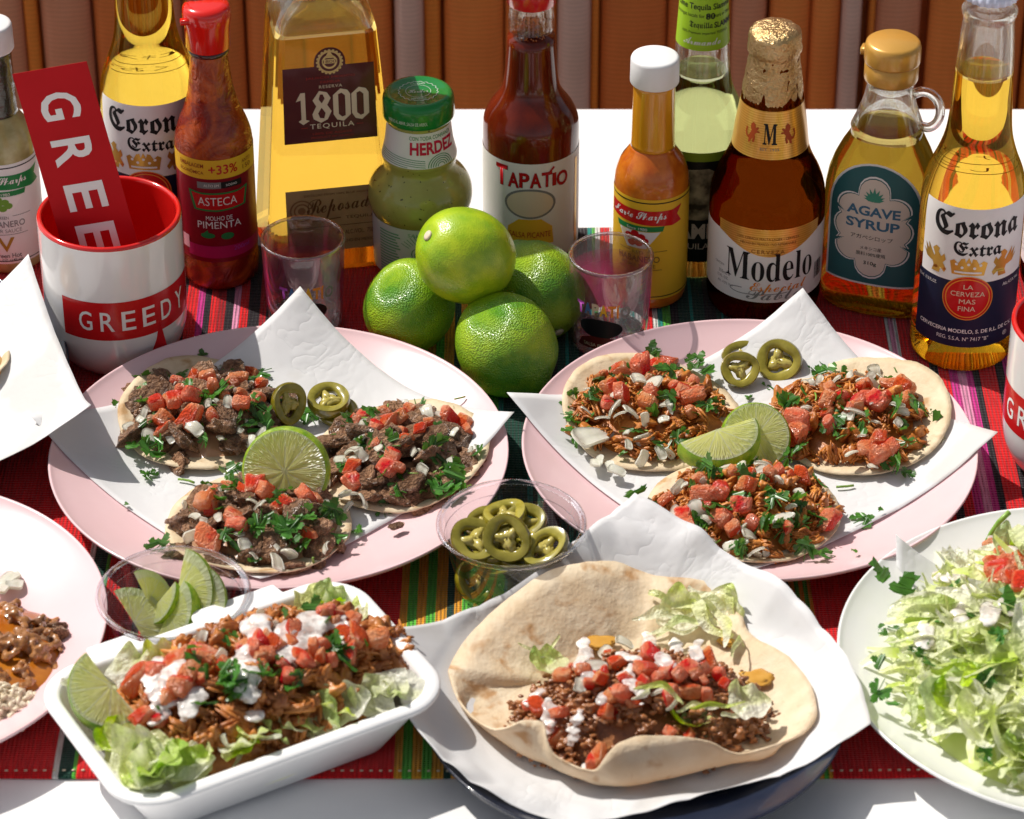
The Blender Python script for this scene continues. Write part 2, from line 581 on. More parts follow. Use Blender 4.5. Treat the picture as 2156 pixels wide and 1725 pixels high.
def build_cloth():
    red, dred, blk, grn, dgr = (0.74, 0.005, 0.008), (0.42, 0.003, 0.008), (0.012, 0.006, 0.010), (0.10, 0.48, 0.045), (0.006, 0.055, 0.035)
    org, mag, pnk, wht, teal = (0.78, 0.34, 0.02), (0.62, 0.03, 0.26), (0.80, 0.30, 0.48), (0.72, 0.70, 0.66), (0.01, 0.26, 0.22)
    st = []                                        # (x in mm of the right edge, colour)
    def to(x, c): st.append((x, c))
    x = -470
    q = random.Random(5)
    while x < -232:
        x += q.choice((14, 22, 30)); to(min(x, -232), red)
    to(-229, wht); to(-222, dgr); to(-220, grn); to(-208, red)
    x = -208
    i = 0
    pal = [dred, blk, red, mag, blk, red, dred, blk, pnk, red, blk]
    while x < -112:
        x += q.choice((4, 5, 7)); to(min(x, -112), pal[i % len(pal)]); i += 1
    to(-60, red)
    side = [(4, org), (5, grn), (5, org), (5, grn), (6, org), (4, dgr), (4, org), (6, grn), (3, org), (10, grn), (3, teal), (14, dgr), (3, teal), (6, dgr)]
    for w, c in side:
        to(st[-1][0] + w, c)
    mid = [(9, blk), (5, dgr), (2, teal), (6, dgr), (8, blk), (3, teal), (2, grn), (3, wht), (6, red), (3, wht), (3, teal), (4, blk), (3, teal), (4, wht), (7, red), (3, wht), (3, teal), (5, grn), (5, blk), (7, dgr), (2, teal), (7, dgr), (7, blk)]
    for w, c in mid:
        to(st[-1][0] + w, c)
    rest = 162 - st[-1][0]
    tot = sum(w for w, c in side)
    for w, c in reversed(side):
        to(st[-1][0] + w * rest / tot, c)
    to(226, red); to(228, wht); to(231, pnk); to(233, wht)
    x = 233; i = 0
    pal = [red, dred, red, blk, red, mag, pnk, mag, blk, red, red, blk, mag, red, blk]
    while x < 470:
        x += q.choice((4, 5, 5, 6)); to(min(x, 470), pal[i % len(pal)]); i += 1
    cols, colr = [-470], []
    for xe, c in st:
        a = cols[-1]
        if xe - a < 0.2:
            continue
        n = max(1, int((xe - a) / 12))
        for s in range(n):
            cols.append(a + (xe - a) * (s + 1) / n); colr.append(c)
    NY = 60
    V, F, fc = [], [], []
    for j in range(NY + 1):
        for xx in cols:
            yy = CLOTH_Y0 + (CLOTH_Y1 - CLOTH_Y0) * j / NY
            wob = 0.0015 * noise.noise(Vector((xx * 0.004, yy * 9, 7)))
            edge = 0.002 * noise.noise(Vector((xx * 0.02, j * 0.3, 1))) if j in (0, NY) else 0
            V.append((xx * 0.001 + wob, yy + edge, cloth_z(xx * 0.001, yy)))
    n = len(cols)
    for j in range(NY):
        for i in range(n - 1):
            F.append((j * n + i, j * n + i + 1, (j + 1) * n + i + 1, (j + 1) * n + i)); fc.append(colr[i])
    def col(nt):
        a = nd(nt, 'ShaderNodeAttribute', attribute_name='stripe').outputs['Color']
        yarn = noise_tex(nt, 60, 3, stretch=(14, 1, 1))
        c = nd(nt, 'ShaderNodeHueSaturation', {'Value': nd(nt, 'ShaderNodeMapRange', {'Value': yarn, 'From Min': 0.3, 'From Max': 0.7, 'To Min': 0.72, 'To Max': 1.2}).outputs[0], 'Color': a}).outputs[0]
        return c
    def bm_(nt):
        v = coord(nt)
        w1 = nd(nt, 'ShaderNodeTexWave', {'Vector': v, 'Scale': 150.0, 'Distortion': 1.0, 'Detail': 1.0, 'Detail Scale': 6.0}, bands_direction='X').outputs[1]
        w2 = nd(nt, 'ShaderNodeTexWave', {'Vector': v, 'Scale': 190.0, 'Distortion': 2.0, 'Detail': 2.0}, bands_direction='Y').outputs[1]
        return bump(nt, nd(nt, 'ShaderNodeMath', {0: w1, 1: w2}, operation='ADD').outputs[0], 0.75, 0.0012)
    mt = pbr('woven_wool', col, rough=0.85, spec=0.2, bmp=bm_, sheen=0.15)
    c = part('tablecloth', V, F, mt)
    at = c.data.color_attributes.new('stripe', 'FLOAT_COLOR', 'CORNER')
    for p, q_ in zip(c.data.polygons, fc):
        for li in p.loop_indices:
            at.data[li].color = (*q_, 1)
    md = c.modifiers.new('thickness', 'SOLIDIFY')
    md.thickness, md.offset = 0.0018, -1
    tag(c, 'woven tablecloth striped in red, green, orange and magenta under the dishes', 'tablecloth')
    V, F = [], []
    for k in range(0, 190):                         # hem stitches along the front edge
        xx = -0.46 + k * 0.00485
        v, f = tube([(xx, CLOTH_Y0 + 0.004, cloth_z(xx, CLOTH_Y0) + 0.0004), (xx + 0.0016, CLOTH_Y0 + 0.004, cloth_z(xx, CLOTH_Y0) + 0.0006)], 0.0005, 5)
        V2, F2 = merge([(V, F), (v, f)]); V, F = V2, F2
    part('hem_stitch', V, F, M['print_cream'], c)

# plates -------------------------------------------------------------------------------------
PLATE = [(0, 6), (60, 6), (84, 6.6), (98, 9), (112, 13.5), (124, 18.5), (131, 22.0), (134, 24.0)]
def plate_z(r, s=1.0):
    """Height (m) of the plate's upper face at r (m) from its centre."""
    r = r * 1000 / s
    if r > 134:
        return (24 + (r - 134) * 0.5) * 0.001
    return interp([(a, b) for a, b in PLATE], r) * 0.001

def build_plate(mat, label, cx, cy_, s=1.0, cat='plate', group='dishes of food on the cloth'):
    top = cr(PLATE[1:], 5)
    prof = [(0, 1.2), (52, 1.2), (56, 0), (62, 0), (66, 2.0), (86, 3.2), (100, 5.8), (114, 10.5), (126, 16.2), (133, 20.6), (135.2, 22.6), (135.6, 23.8), (135, 24.6)]
    prof = prof + [(r, z) for r, z in reversed(top)] + [(0, 6)]
    prof = [(r * s, z) for r, z in prof]
    V, F = lathe(prof, 128)
    o = part('dinner_plate', V, F, mat, loc=(cx, cy_, 0.0032))
    return tag(o, label, cat, group)

def build_paper(label, centre, zf, corners, n=44, crumple=0.0012, seed=0.0, reach=0.10, base=0.0008, mat=None, power=1.4, edge=(0, 0, 0, 0), mids=None, keep=None):
    """A sheet of paper lying on zf(x, y); corners: four points (W, S, E, N) that stand free at their own heights."""
    C = [Vector(c) for c in corners]
    MD = [Vector(c) for c in mids] if mids else None      # middles of edges W-S, S-E, E-N, N-W
    V, F = [], []
    for j in range(n + 1):
        for i in range(n + 1):
            u, v = i / n, j / n
            p = C[0] * (1 - u) * (1 - v) + C[1] * u * (1 - v) + C[2] * u * v + C[3] * (1 - u) * v
            if mids:                                  # edges bowed through their middle points
                q2 = lambda a, m, b, t: a * ((1 - t) * (1 - 2 * t)) + m * (4 * t * (1 - t)) + b * (t * (2 * t - 1))
                p = q2(C[0], MD[0], C[1], u) * (1 - v) + q2(C[3], MD[2], C[2], u) * v + q2(C[0], MD[3], C[3], v) * (1 - u) + q2(C[1], MD[1], C[2], v) * u - p
            z = zf(p.x, p.y)
            free = 0.0
            for c in C:
                d = math.hypot(p.x - c.x, p.y - c.y)
                w = max(0.0, 1 - d / reach)
                w = w ** power
                z += (c.z - zf(c.x, c.y)) * w
                free = max(free, w)
            if keep:
                z = zf(p.x, p.y) + (z - zf(p.x, p.y)) * keep(p.x, p.y)
            e = min(u, 1 - u, v, 1 - v)
            for lift, dist, along in zip(edge, (v, 1 - u, 1 - v, u), (u, v, u, v)):      # edges W-S, S-E, E-N, N-W
                z += lift * max(0, 1 - dist / 0.3) ** 1.5 * 4 * along * (1 - along) * (keep(p.x, p.y) if keep else 1)
            k = 0.35 + 2.2 * max(0, 0.25 - e)
            nz = noise.noise(Vector((p.x * 22 + seed, p.y * 22, seed))) * 0.7 + abs(noise.noise(Vector((p.x * 48, p.y * 48 + seed, seed * 2)))) * 0.6
            z = max(z + crumple * k * 2 * nz * (keep(p.x, p.y) if keep else 1), zf(p.x, p.y)) + base
            V.append((p.x - centre[0], p.y - centre[1], z - centre[2]))
    for j in range(n):
        for i in range(n):
            a = j * (n + 1) + i
            F.append((a, a + 1, a + n + 2, a + n + 1))
    o = part('deli_paper', V, F, mat or M['paper'], loc=centre)
    md = o.modifiers.new('thickness', 'SOLIDIFY')
    md.thickness, md.offset = 0.00025, 1
    return tag(o, label, 'paper', 'sheets of white deli paper lining the dishes')

PL = W(588, 957, 0.024)      # centres of the round dishes (rim height)
PR = W(1577, 942, 0.024)
PB = W(-287, 1322, 0.024)
PWH = W(2296, 1390, 0.024)
PN = W(1334, 1482, 0.024)
PNL = W(-332, 800, 0.024)
LIFT = 0.0032
SL, SR, SB, SWH, SN, SNL = 0.951, 0.945, 0.94, 0.965, 0.80, 0.967
def zplate(c, s=1.0):
    return lambda x, y: LIFT + plate_z(math.hypot(x - c.x, y - c.y), s)

def build_dishes():
    build_plate(M['pink'], 'pink plate of three dark beef tacos in front of the mug and limes', PL.x, PL.y, SL)
    build_plate(M['pink'], 'pink plate of three shredded chicken tacos in front of the squat beer bottle', PR.x, PR.y, SR)
    build_plate(M['pink'], 'pink plate cut off by the picture edge, holding rice and brown stew', PB.x, PB.y, SB)
    build_plate(M['white_china'], 'large white plate heaped with shredded lettuce salad', PWH.x, PWH.y, SWH)
    build_plate(M['navy'], 'dark navy plate under the big open flour tortilla', PN.x, PN.y, SN)
    build_plate(M['navy'], 'dark navy plate under paper beside the white mug with the red card', PNL.x, PNL.y, SNL)

RIMXY, RIMANG = [], []
def outside_tortilla(x, y):
    """0 under the open tortilla, rising to 1 a little way outside it."""
    c = RIMXY[0]
    a = math.atan2(y - c[1], x - c[0])
    d = math.hypot(x - c[0], y - c[1])
    if len(RIMANG) == 0:
        RIMANG.extend(sorted((math.atan2(py - c[1], px - c[0]), math.hypot(px - c[0], py - c[1])) for px, py in RIMXY[1:]))
        RIMANG.insert(0, (RIMANG[-1][0] - 2 * math.pi, RIMANG[-1][1]))
        RIMANG.append((RIMANG[1][0] + 2 * math.pi, RIMANG[1][1]))
    rr = interp(RIMANG, a)
    k = min(1, max(0, (d - rr - 0.002) / 0.02))
    return k * k * (3 - 2 * k)

def build_papers():
    zl, zr = zplate(PL, SL), zplate(PR, SR)
    build_paper('white paper lining the pink plate of dark beef tacos', (PL.x, PL.y, 0.01), zl,
                [W(62, 892, 0.030), W(548, 1222, 0.020), W(1083, 872, 0.036), W(632, 606, 0.050)], seed=1.3, reach=0.085, crumple=0.0007)
    build_paper('white paper lining the pink plate of shredded chicken tacos', (PR.x, PR.y, 0.01), zr,
                [W(1067, 829, 0.036), W(1560, 1205, 0.020), W(2101, 914, 0.034), W(1690, 610, 0.046)], seed=4.2, reach=0.085, crumple=0.0007)
    zn = zplate(PN, SN)
    build_paper('crumpled white paper under the big open flour tortilla', (PN.x, PN.y, 0.01), zn,
                [W(846, 1366, 0.026), W(1182, 1738, 0.018), W(1832, 1546, 0.030), W(1336, 1056, 0.046)], seed=7.7, crumple=0.0046, reach=0.09, n=80, edge=(0.002, 0.004, 0.008, 0.008),
                mids=[W(890, 1588, 0.024), W(1470, 1662, 0.022), W(1690, 1284, 0.034), W(1062, 1250, 0.030)], keep=outside_tortilla)
    build_paper('white paper on a navy plate, its corner reaching over the pink plate of beef tacos', (PNL.x, PNL.y, 0.01), zplate(PNL, SNL),
                [W(-700, 850, 0.03), W(-190, 1080, 0.02), W(192, 852, 0.052), W(60, 536, 0.066)], seed=9.1, reach=0.13, crumple=0.001, power=1.1)
    build_paper('scrap of white paper tucked under the lettuce salad', (PWH.x, PWH.y, 0.01), zplate(PWH, SWH),
                [W(1886, 1212, 0.020), W(2160, 1330, 0.024), W(2330, 1210, 0.040), W(1886, 1124, 0.036)], seed=3.1, reach=0.06, crumple=0.0006, n=24)
# ================================================================== bottles, jars, mugs, glasses
def body_parts(prof, zl, mat_fill, mat_glass, parent, wall=2.2, seg=72, top=None, fill_name='filled_body', neck_name='neck'):
    """A glass bottle: the filled body (up to the liquid level zl) and the clear neck with its hollow."""
    ztop = top or prof[-1][1]
    tab = [(z, r) for r, z in prof]
    rl = interp(tab, zl)
    lower = [(0, prof[0][1])] + [p for p in prof if p[1] < zl] + [(rl, zl)]
    V, F = lathe(lower, seg)
    a = part(fill_name, V, F, mat_fill, parent)
    V, F = lathe([(rl - wall - 0.05, zl + 0.9), (rl - wall - 1, zl + 0.25), (rl - wall - 2.4, zl), (0, zl)], seg)
    part('liquid_surface', V, F, mat_fill, a)
    upper = [(rl, zl)] + [p for p in prof if zl < p[1] < ztop] + [(interp(tab, ztop), ztop)]
    inner = [(max(r - wall, 1), z) for r, z in reversed(upper)]
    inner[-1] = (rl - wall - 0.05, zl + 0.9)
    V, F = lathe(upper + inner, seg)
    b = part(neck_name, V, F, mat_glass, parent)
    return a, b

def sheet(name, prof, z0, z1, th0, th1, off, mat, parent, rref=None):
    fm = cyl_map(prof, 0, 1.0)
    return decal(name, rect(th0, z0, th1, z1), lambda u, v, o: fm(u, v, o), off, mat, parent, du=RAD(5), dv=2.5)

GRP = 'bottles and jars along the back of the table'

def crown_cap(parent, z, mat, r=15.6):
    V, F = [], []
    n = 84
    prof = [(0, 7.6), (9, 7.4), (12.2, 6.6), (13.6, 5.0), (14.4, 3.0), (r, 0.2), (r - 1.2, 0.2), (13, 3.2), (0, 5.5)]
    for k, (rr, zz) in enumerate(prof):
        for j in range(n):
            a = 2 * math.pi * j / n
            f = 0.55 * math.cos(21 * a) * (1 if 4 <= k <= 6 else 0.25 if k == 3 else 0)
            V.append(((rr + f) * math.cos(a) * 0.001, (rr + f) * math.sin(a) * 0.001, (z + zz) * 0.001))
    for k in range(len(prof) - 1):
        for j in range(n):
            j2 = (j + 1) % n
            F.append((k * n + j2, k * n + j, (k + 1) * n + j, (k + 1) * n + j2))
    return part('crown_cap', V, F, mat, parent)

# ---- pale lager in a clear long-neck bottle
LAGER = [(24, 0), (27.5, 0.6), (29.8, 3), (30.5, 7)] + [(30.5, z) for z in (20, 40, 60, 80, 100)] + cr([(30.5, 104), (29.6, 114), (27.2, 124), (23.6, 133), (20.6, 142), (18.9, 150), (17.9, 160), (17.2, 172), (16.5, 190), (15.6, 206), (14.6, 220)], 3)[1:] + \
        cr([(14.6, 222), (15.6, 224.5), (15.8, 227), (14.6, 229), (13.6, 231), (13.4, 236)], 3)
def crown_art(cx, cy_, w, h):
    s, t = w / 20, h / 14
    P = [(-9, -6), (9, -6), (9.4, -3.2), (10.5, 3), (8.2, 4.6), (5.8, 2.2), (4.2, 5.6), (2.2, 6.2), (1.6, 3), (0, 7), (-1.6, 3), (-2.2, 6.2), (-4.2, 5.6), (-5.8, 2.2), (-8.2, 4.6), (-10.5, 3), (-9.4, -3.2)]
    a = [poly([(cx + x * s, cy_ + y * t) for x, y in P])]
    return a
def griffin_art(cx, cy_, s, m):
    P = [(0, 0), (1, 3), (0, 6), (1.5, 9), (0, 12), (2, 14), (4, 13), (3.4, 11), (5, 9), (6.5, 11), (7.5, 8), (6, 6), (8, 3), (7, 1), (5, 3), (4.4, 0)]
    Wg = [(1, 8), (-3, 14), (-2.4, 10), (-5, 13), (-3.8, 8.4), (-6, 10), (-3.6, 6), (0, 5)]
    return [poly([(cx + m * x * s, cy_ + y * s) for x, y in P]), poly([(cx + m * x * s, cy_ + y * s) for x, y in Wg])]

def build_lager(label, loc, liq, level, twist, cap=True):
    t = thing('beer_bottle', label, 'bottle', loc, twist, GRP)
    body_parts(LAGER, level, liq, M['glass'], t, wall=2.0, top=236)
    if cap:
        crown_cap(t, 235, pbr('lilac_cap_enamel', (0.62, 0.64, 0.80), rough=0.3, coat=0.3), 15.4)
    fm = cyl_map(LAGER, 0, 30.5)
    wl = decal('front_label', rect(-36, 64, 36, 113), fm, 0.15, M['label_paper'], t, 2.2, 4)
    nl = decal('lower_label', rect(-38, 19, 38, 64), fm, 0.17, M['print_navy'], t, 2.2, 4)
    decal('lettering', T('\U0001d56e\U0001d594\U0001d597\U0001d594\U0001d593\U0001d586', 0, 101.5, 54, 16, bold=0.012), fm, 0.35, M['print_black'], wl, 2.2, 0)
    decal('lettering', T('\U0001d570\U0001d59d\U0001d599\U0001d597\U0001d586', 1, 86.5, 29, 9.5, bold=0.01), fm, 0.35, M['print_black'], wl, 2.2, 0)
    decal('crown_emblem', crown_art(-4, 74.5, 21, 13), fm, 0.35, M['print_gold'], wl, 2.2, 3)
    decal('crown_band', [rect(-12, 70.2, 4, 71.4)] + [disc(-4 + x, 75 + y, 0.9) for x, y in ((-7, 1), (-3.6, -1), (0, 1.4), (3.6, -1), (7, 1))], fm, 0.5, M['label_paper'], wl, 2.2, 0)
    decal('griffin_emblem', griffin_art(-27, 67, 1.25, 1), fm, 0.35, M['print_gold'], wl, 2.2, 3)
    decal('griffin_emblem', griffin_art(20, 67, 1.25, -1), fm, 0.35, M['print_gold'], wl, 2.2, 3)
    decal('seal', disc(-3, 53.2, 14.4, n=48), fm, 0.32, M['print_red'], nl, 2.2, 4)
    decal('seal_ring', [ring2(-3, 53.2, 12.6, 13.3), ring2(-3, 53.2, 14.4, 15.0)], fm, 0.45, M['print_orange'], nl, 2.2, 0)
    decal('lettering', [T('LA', -3, 61, 5.6, 3), T('CERVEZA', -3, 56, 20, 3.2), T('MAS', -3, 51, 9.5, 3.2), T('FINA', -3, 46, 10, 3.2)], fm, 0.5, M['print_cream'], nl, 2.2, 0)
    decal('lettering', [T('CERVECERIA MODELO, S. DE R.L. DE C.V.', -2, 30, 62, 3.0, bold=0.015), T('REG. S.S.A. N\u00ba 7417 "B"', -4, 25, 31, 2.6), T('Alc.4.5% Vol.', 26, 60, 15, 2.2), T('335mL  11.3 FL.OZ.', -30, 60, 15, 2.0), T('\u00ae', 24, 24.5, 3.4, 3.4)], fm, 0.35, M['print_white'], nl, 2.2, 0)
    # back label, printed on the far side and read in mirror writing through the beer
    fb = cyl_map(LAGER, math.pi, 30.5)
    bl = decal('back_print', [T('\u30b3\u30ed\u30ca \u30a8\u30ad\u30b9\u30c8\u30e9', 0, 118, 30, 3.6), T('\u3084\u3055\u3057\u304f\u304a\u958b\u3051', 0, 108, 40, 3.4), line2([(-24, 112), (24, 112)], 0.5), line2([(-24, 104.5), (24, 104.5)], 0.5)], fb, 0.2, pbr('back_print_ink', (0.35, 0.2, 0.04), rough=0.5), t, 2.2, 0)
    return t

# ---- stubby amber beer with gold foil
STUBBY = [(27, 0), (31, 0.8), (33.6, 4), (34.6, 9)] + [(34.7, z) for z in (20, 35, 50, 60, 68)] + cr([(34.7, 72), (33.8, 82), (30.6, 92), (26.6, 100), (23.8, 107), (22.4, 114), (21.2, 124), (19.4, 136), (17.2, 150), (15.4, 162), (14.4, 170)], 3)
def lion_art(cx, cy_, s, m):
    P = [(0, 0), (1.2, 0.4), (1.6, 2), (2.6, 3), (2.2, 0.8), (3.4, 0.6), (3.8, 3.2), (3.4, 5), (4.6, 6.2), (6, 6.2), (6, 7), (4.4, 7.2), (5.6, 8.6), (5, 9.4), (3.6, 8.4), (3.4, 10.4), (2, 11.4), (0.8, 10.4), (0.6, 8.6), (1.4, 7), (0.6, 5), (-0.4, 3.4), (-1.6, 5.4), (-1, 7.6), (-2, 8.4), (-2.4, 5.4), (-1.4, 3), (0.2, 2.2)]
    return poly([(cx + m * x * s, cy_ + y * s) for x, y in P])
def build_stubby(label, loc, twist=0.0):
    t = thing('beer_bottle', label, 'bottle', loc, twist, GRP)
    amber = glass('amber_beer', (0.30, 0.120, 0.024), 1.42, clear=0.10, ccol=(0.1, 0.025, 0.002))
    body_parts(STUBBY, 140, amber, glass('amber_glass', (0.5, 0.2, 0.04), 1.45, clear=0.1), t, wall=2.2, top=170)
    foil = pbr('gold_foil', noisy((0.50, 0.33, 0.14), (0.68, 0.49, 0.25), 60), rough=0.28, metal=0.9, bmp=lambda nt: bump(nt, noise_tex(nt, 330, 4, 0.6), 0.9, 0.0022))
    pf = [(r + 0.35, z) for r, z in STUBBY if z > 141] + [(14.9, 171), (15.6, 172.2), (16.0, 174), (15.9, 176.5), (15.4, 179), (15.6, 181.5), (15.0, 184.6), (12.6, 186.8), (8, 187.6), (0, 187.8)]
    pf[0] = (pf[0][0], 141)
    V, F = lathe(pf, 96)
    V = [Vector(v) * 1.0 for v in V]
    for v in V:
        d = Vector((v.x, v.y, 0))
        if d.length > 1e-4:
            d.normalize()
            v += d * 0.00075 * (noise.noise(v * 330) + 0.6 * noise.noise(v * 700)) * (1.0 if v.z > 0.145 else 0.3)
        v.z += 0.0006 * noise.noise(v * 300 + Vector((9, 1, 2)))
    part('foil_wrap', V, F, foil, t)
    fm = cyl_map(STUBBY, 0, 34.7)
    fn = cyl_map(STUBBY, 0, 21.5)
    gold = pbr('gold_neck_label', lambda nt: mixc(nt, nd(nt, 'ShaderNodeTexWave', {'Vector': coord(nt), 'Scale': 210.0}, bands_direction='Z').outputs[0], (0.66, 0.33, 0.05), (0.80, 0.47, 0.11)), rough=0.3, metal=0.55, coat=0.3)
    nl = decal('neck_label', rect(-42, 111, 42, 141), fn, 0.15, gold, t, 2, 2)
    decal('lettering', [T('\U0001d40c', -2, 127, 8.5, 13, bold=0.01)], fn, 0.4, M['print_black'], nl, 2, 3)
    rust = pbr('rust_print', (0.42, 0.07, 0.015), rough=0.4)
    decal('lion_emblem', lion_art(-15.5, 120, 1.15, 1), fn, 0.4, rust, nl, 2, 3)
    decal('lion_emblem', lion_art(11.5, 120, 1.15, -1), fn, 0.4, rust, nl, 2, 3)
    decal('lettering', [T('EST. 1925', -2, 117.4, 11, 1.6)], fn, 0.4, M['print_grey'], nl, 2, 0)
    wl = decal('front_label', rect(-62, 19, 62, 63), fm, 0.15, M['label_paper'], t, 2.2, 4)
    gp = [(-34, 62.6)] + [(-34 + 68 * i / 20, 62.6 - 11.5 * math.cos((i / 20 - 0.5) * math.pi) ** 1.3) for i in range(1, 20)] + [(34, 62.6), (34, 70)] + [(34 - 68 * i / 10, 70) for i in range(1, 10)] + [(-34, 70)]
    gl = decal('gold_band', poly(gp), fm, 0.3, gold, t, 2.2, 4)
    decal('lettering', [T('CERVEZA', -1, 54.6, 20, 2.6, spacing=1.3), T('100% CEBADA MALTA LAGER \u2022 CERVEZA', -1, 63.5, 38, 1.7), T('HECHO EN MEXICO \u2022 NO RETORNABLE', -1, 60, 34, 1.7)], fm, 0.5, pbr('brown_print', (0.30, 0.10, 0.02)), gl, 2.2, 0)
    decal('lettering', T('\U0001d40c\U0001d428\U0001d41d\U0001d41e\U0001d425\U0001d428', 1, 43.5, 57, 19.5, bold=-0.004), fm, 0.35, M['print_black'], wl, 2.2, 0)
    decal('lettering', T('\U0001d4d4\U0001d4fc\U0001d4f9\U0001d4ee\U0001d4ec\U0001d4f2\U0001d4ea\U0001d4f5', 7, 28.5, 36, 9), fm, 0.35, M['print_orange'], wl, 2.2, 0)
    decal('lettering', [T('\U0001d4df\U0001d4ea\U0001d4eb\U0001d4f5\U0001d4f8', 4, 24.4, 34, 7), line2([(-16, 28)] + [(-16 - 8 * math.sin(a / 8 * math.pi), 28 + 2 * math.cos(a / 8 * math.pi) - 2) for a in range(9)] + [(12, 25.5)], 0.5)], fm, 0.35, M['print_grey'], wl, 2.2, 0)
    decal('lettering', [T('355mL e', -29, 34, 9, 2.2), T('12 FL. OZ.', -30, 30.6, 9, 1.8), T('Alc. 4.5% Vol.', -28, 27, 12, 1.8), T('CERVECERIA', -33, 39, 8, 1.5)], fm, 0.35, M['print_grey'], wl, 2.2, 0)
    decal('bar_code', [rect(33 + i * 0.62, 27.5, 33 + i * 0.62 + random.Random(i).choice((0.2, 0.35, 0.45)), 39) for i in range(14)], fm, 0.35, M['print_black'], wl, 0, 0)
    return t

# ---- small hot-sauce bottle with a ridged white cap (two of them: yellow label, green label)
SAUCE = [(17, 0), (20.5, 0.8), (22.3, 3.5), (22.6, 8)] + [(22.6, z) for z in (20, 35, 50, 65, 74)] + cr([(22.6, 78), (22.0, 86), (19.4, 94.5), (15.6, 100.5), (13.2, 105), (12.8, 112), (12.6, 125), (12.4, 138), (12.2, 147)], 3)
def build_sauce(label, loc, kind, twist=0.0):
    t = thing('hot_sauce_bottle', label, 'bottle', loc, twist, GRP)
    if kind == 'yellow':
        low = pbr('red_pepper_sauce', noisy((0.42, 0.07, 0.006), (0.62, 0.17, 0.012), 70, 0.35, 0.6, 5), rough=0.25, coat=0.6, coat_rough=0.04, spec=0.3)
        up = pbr('amber_seal_sleeve', noisy((0.62, 0.25, 0.008), (0.75, 0.34, 0.015), 12, stretch=(4, 4, 0.5)), rough=0.22, coat=0.8)
        body_lab = M['print_yellow']
    else:
        low = pbr('green_pepper_sauce', noisy((0.24, 0.20, 0.06), (0.48, 0.43, 0.20), 60, 0.3, 0.65, 5), rough=0.25, coat=0.6, coat_rough=0.04, spec=0.3)
        up = pbr('black_seal_sleeve', noisy((0.006, 0.012, 0.008), (0.02, 0.03, 0.02), 30), rough=0.25, coat=0.8, bmp=nbump(130, 0.6, 0.002))
        body_lab = M['label_paper']
    V, F = lathe([(0, 0)] + [p for p in SAUCE if p[1] <= 106] + [(0, 106)], 64)
    part('filled_body', V, F, low, t)
    V, F = lathe([(0, 104)] + [(r + 0.25, z) for r, z in SAUCE if z > 104] + [(0, 148)], 64)
    part('neck_seal', V, F, up, t)
    V, F = [], []
    prof = [(0, 0), (14.2, 0), (14.6, 0.6), (14.4, 15), (13.8, 16.4), (12.4, 17), (0, 17.2)]
    n = 120
    for k, (r, z) in enumerate(prof):
        for j in range(n):
            a = 2 * math.pi * j / n
            rr = r - (0.22 if (j % 2 and 2 <= k <= 3) else 0)
            V.append((rr * math.cos(a) * 0.001, rr * math.sin(a) * 0.001, (147.5 + z) * 0.001))
    for k in range(len(prof) - 1):
        for j in range(n):
            j2 = (j + 1) % n
            F.append((k * n + j, k * n + j2, (k + 1) * n + j2, (k + 1) * n + j))
    part('screw_cap', V, F, pbr('white_cap_plastic', (0.80, 0.80, 0.80), rough=0.4), t)
    fm = cyl_map(SAUCE, 0, 22.6)
    lb = decal('front_label', rect(-52, 9, 52, 79), fm, 0.2, body_lab, t, 2.0, 6)
    dark = M['print_red'] if kind == 'yellow' else M['print_green']
    c = -6 if kind == 'yellow' else -2
    decal('label_border', [rect(-52, 76.2, 52, 77), rect(-52, 10.6, 52, 11.2)], fm, 0.35, M['print_black'], lb, 2, 0)
    rb = [(c - 24, 72), (c + 20, 71), (c + 27, 73), (c + 23.5, 67), (c + 27, 61.5), (c + 20, 60), (c + 12, 61), (c - 24, 63)]
    decal('ribbon', poly(rb), fm, 0.35, dark, lb, 2, 0)
    decal('lettering', [T('\U0001d4dc\U0001d4ea\U0001d4fb\U0001d4f2\U0001d4ee \U0001d4e2\U0001d4f1\U0001d4ea\U0001d4fb\U0001d4f9\U0001d4fc', c - 2, 66.8, 36, 7.2, bold=0.006), T('Since 1980', c - 2, 58.4, 13, 1.9)], fm, 0.5, M['print_white'], lb, 2, 0)
    decal('emblem', [poly([(c - 17, 60.5), (c + 15, 60.5), (c + 14, 57), (c - 15.6, 57)])], fm, 0.4, M['print_green'], lb, 2, 0)
    decal('emblem', [poly([(c - 14.5, 56.6), (c + 12.6, 56.6), (c + 4, 45), (c - 8, 45)])], fm, 0.4, M['print_white'], lb, 2, 0)
    chilli = M['print_red'] if kind == 'yellow' else pbr('leaf_print', (0.16, 0.34, 0.05), rough=0.4)
    decal('pepper_picture', [disc(c - 3 + x, 50 + y, 2.6, 2.2, 14) for x, y in ((-4, 3), (0, 2), (4, 3), (-2, -1.6), (2.6, -1.4), (6, 0.4), (0, 5))], fm, 0.55, chilli, lb, 2, 0)
    decal('pepper_picture', [disc(c - 9 + x, 53 + y, 2.2, 1.8, 12) for x, y in ((0, 0), (-1.6, 2), (1.4, -3))], fm, 0.5, M['print_cream'], lb, 2, 0)
    ink = M['print_grey'] if kind == 'green' else pbr('brown_ink', (0.20, 0.09, 0.02), rough=0.5)
    decal('lettering', [T('RED' if kind == 'yellow' else 'GREEN', c - 1, 42, 7, 2.2), T('HABANERO', c - 1, 37.4, 27, 4.4, bold=0.01), T('PEPPER SAUCE', c - 1, 32.6, 22, 2.6), line2([(c - 14, 43), (c - 6, 43)], 0.4), line2([(c + 5, 43), (c + 17, 43)], 0.4), line2([(c - 14, 30), (c + 14, 30)], 0.4)], fm, 0.45, ink, lb, 2, 0)
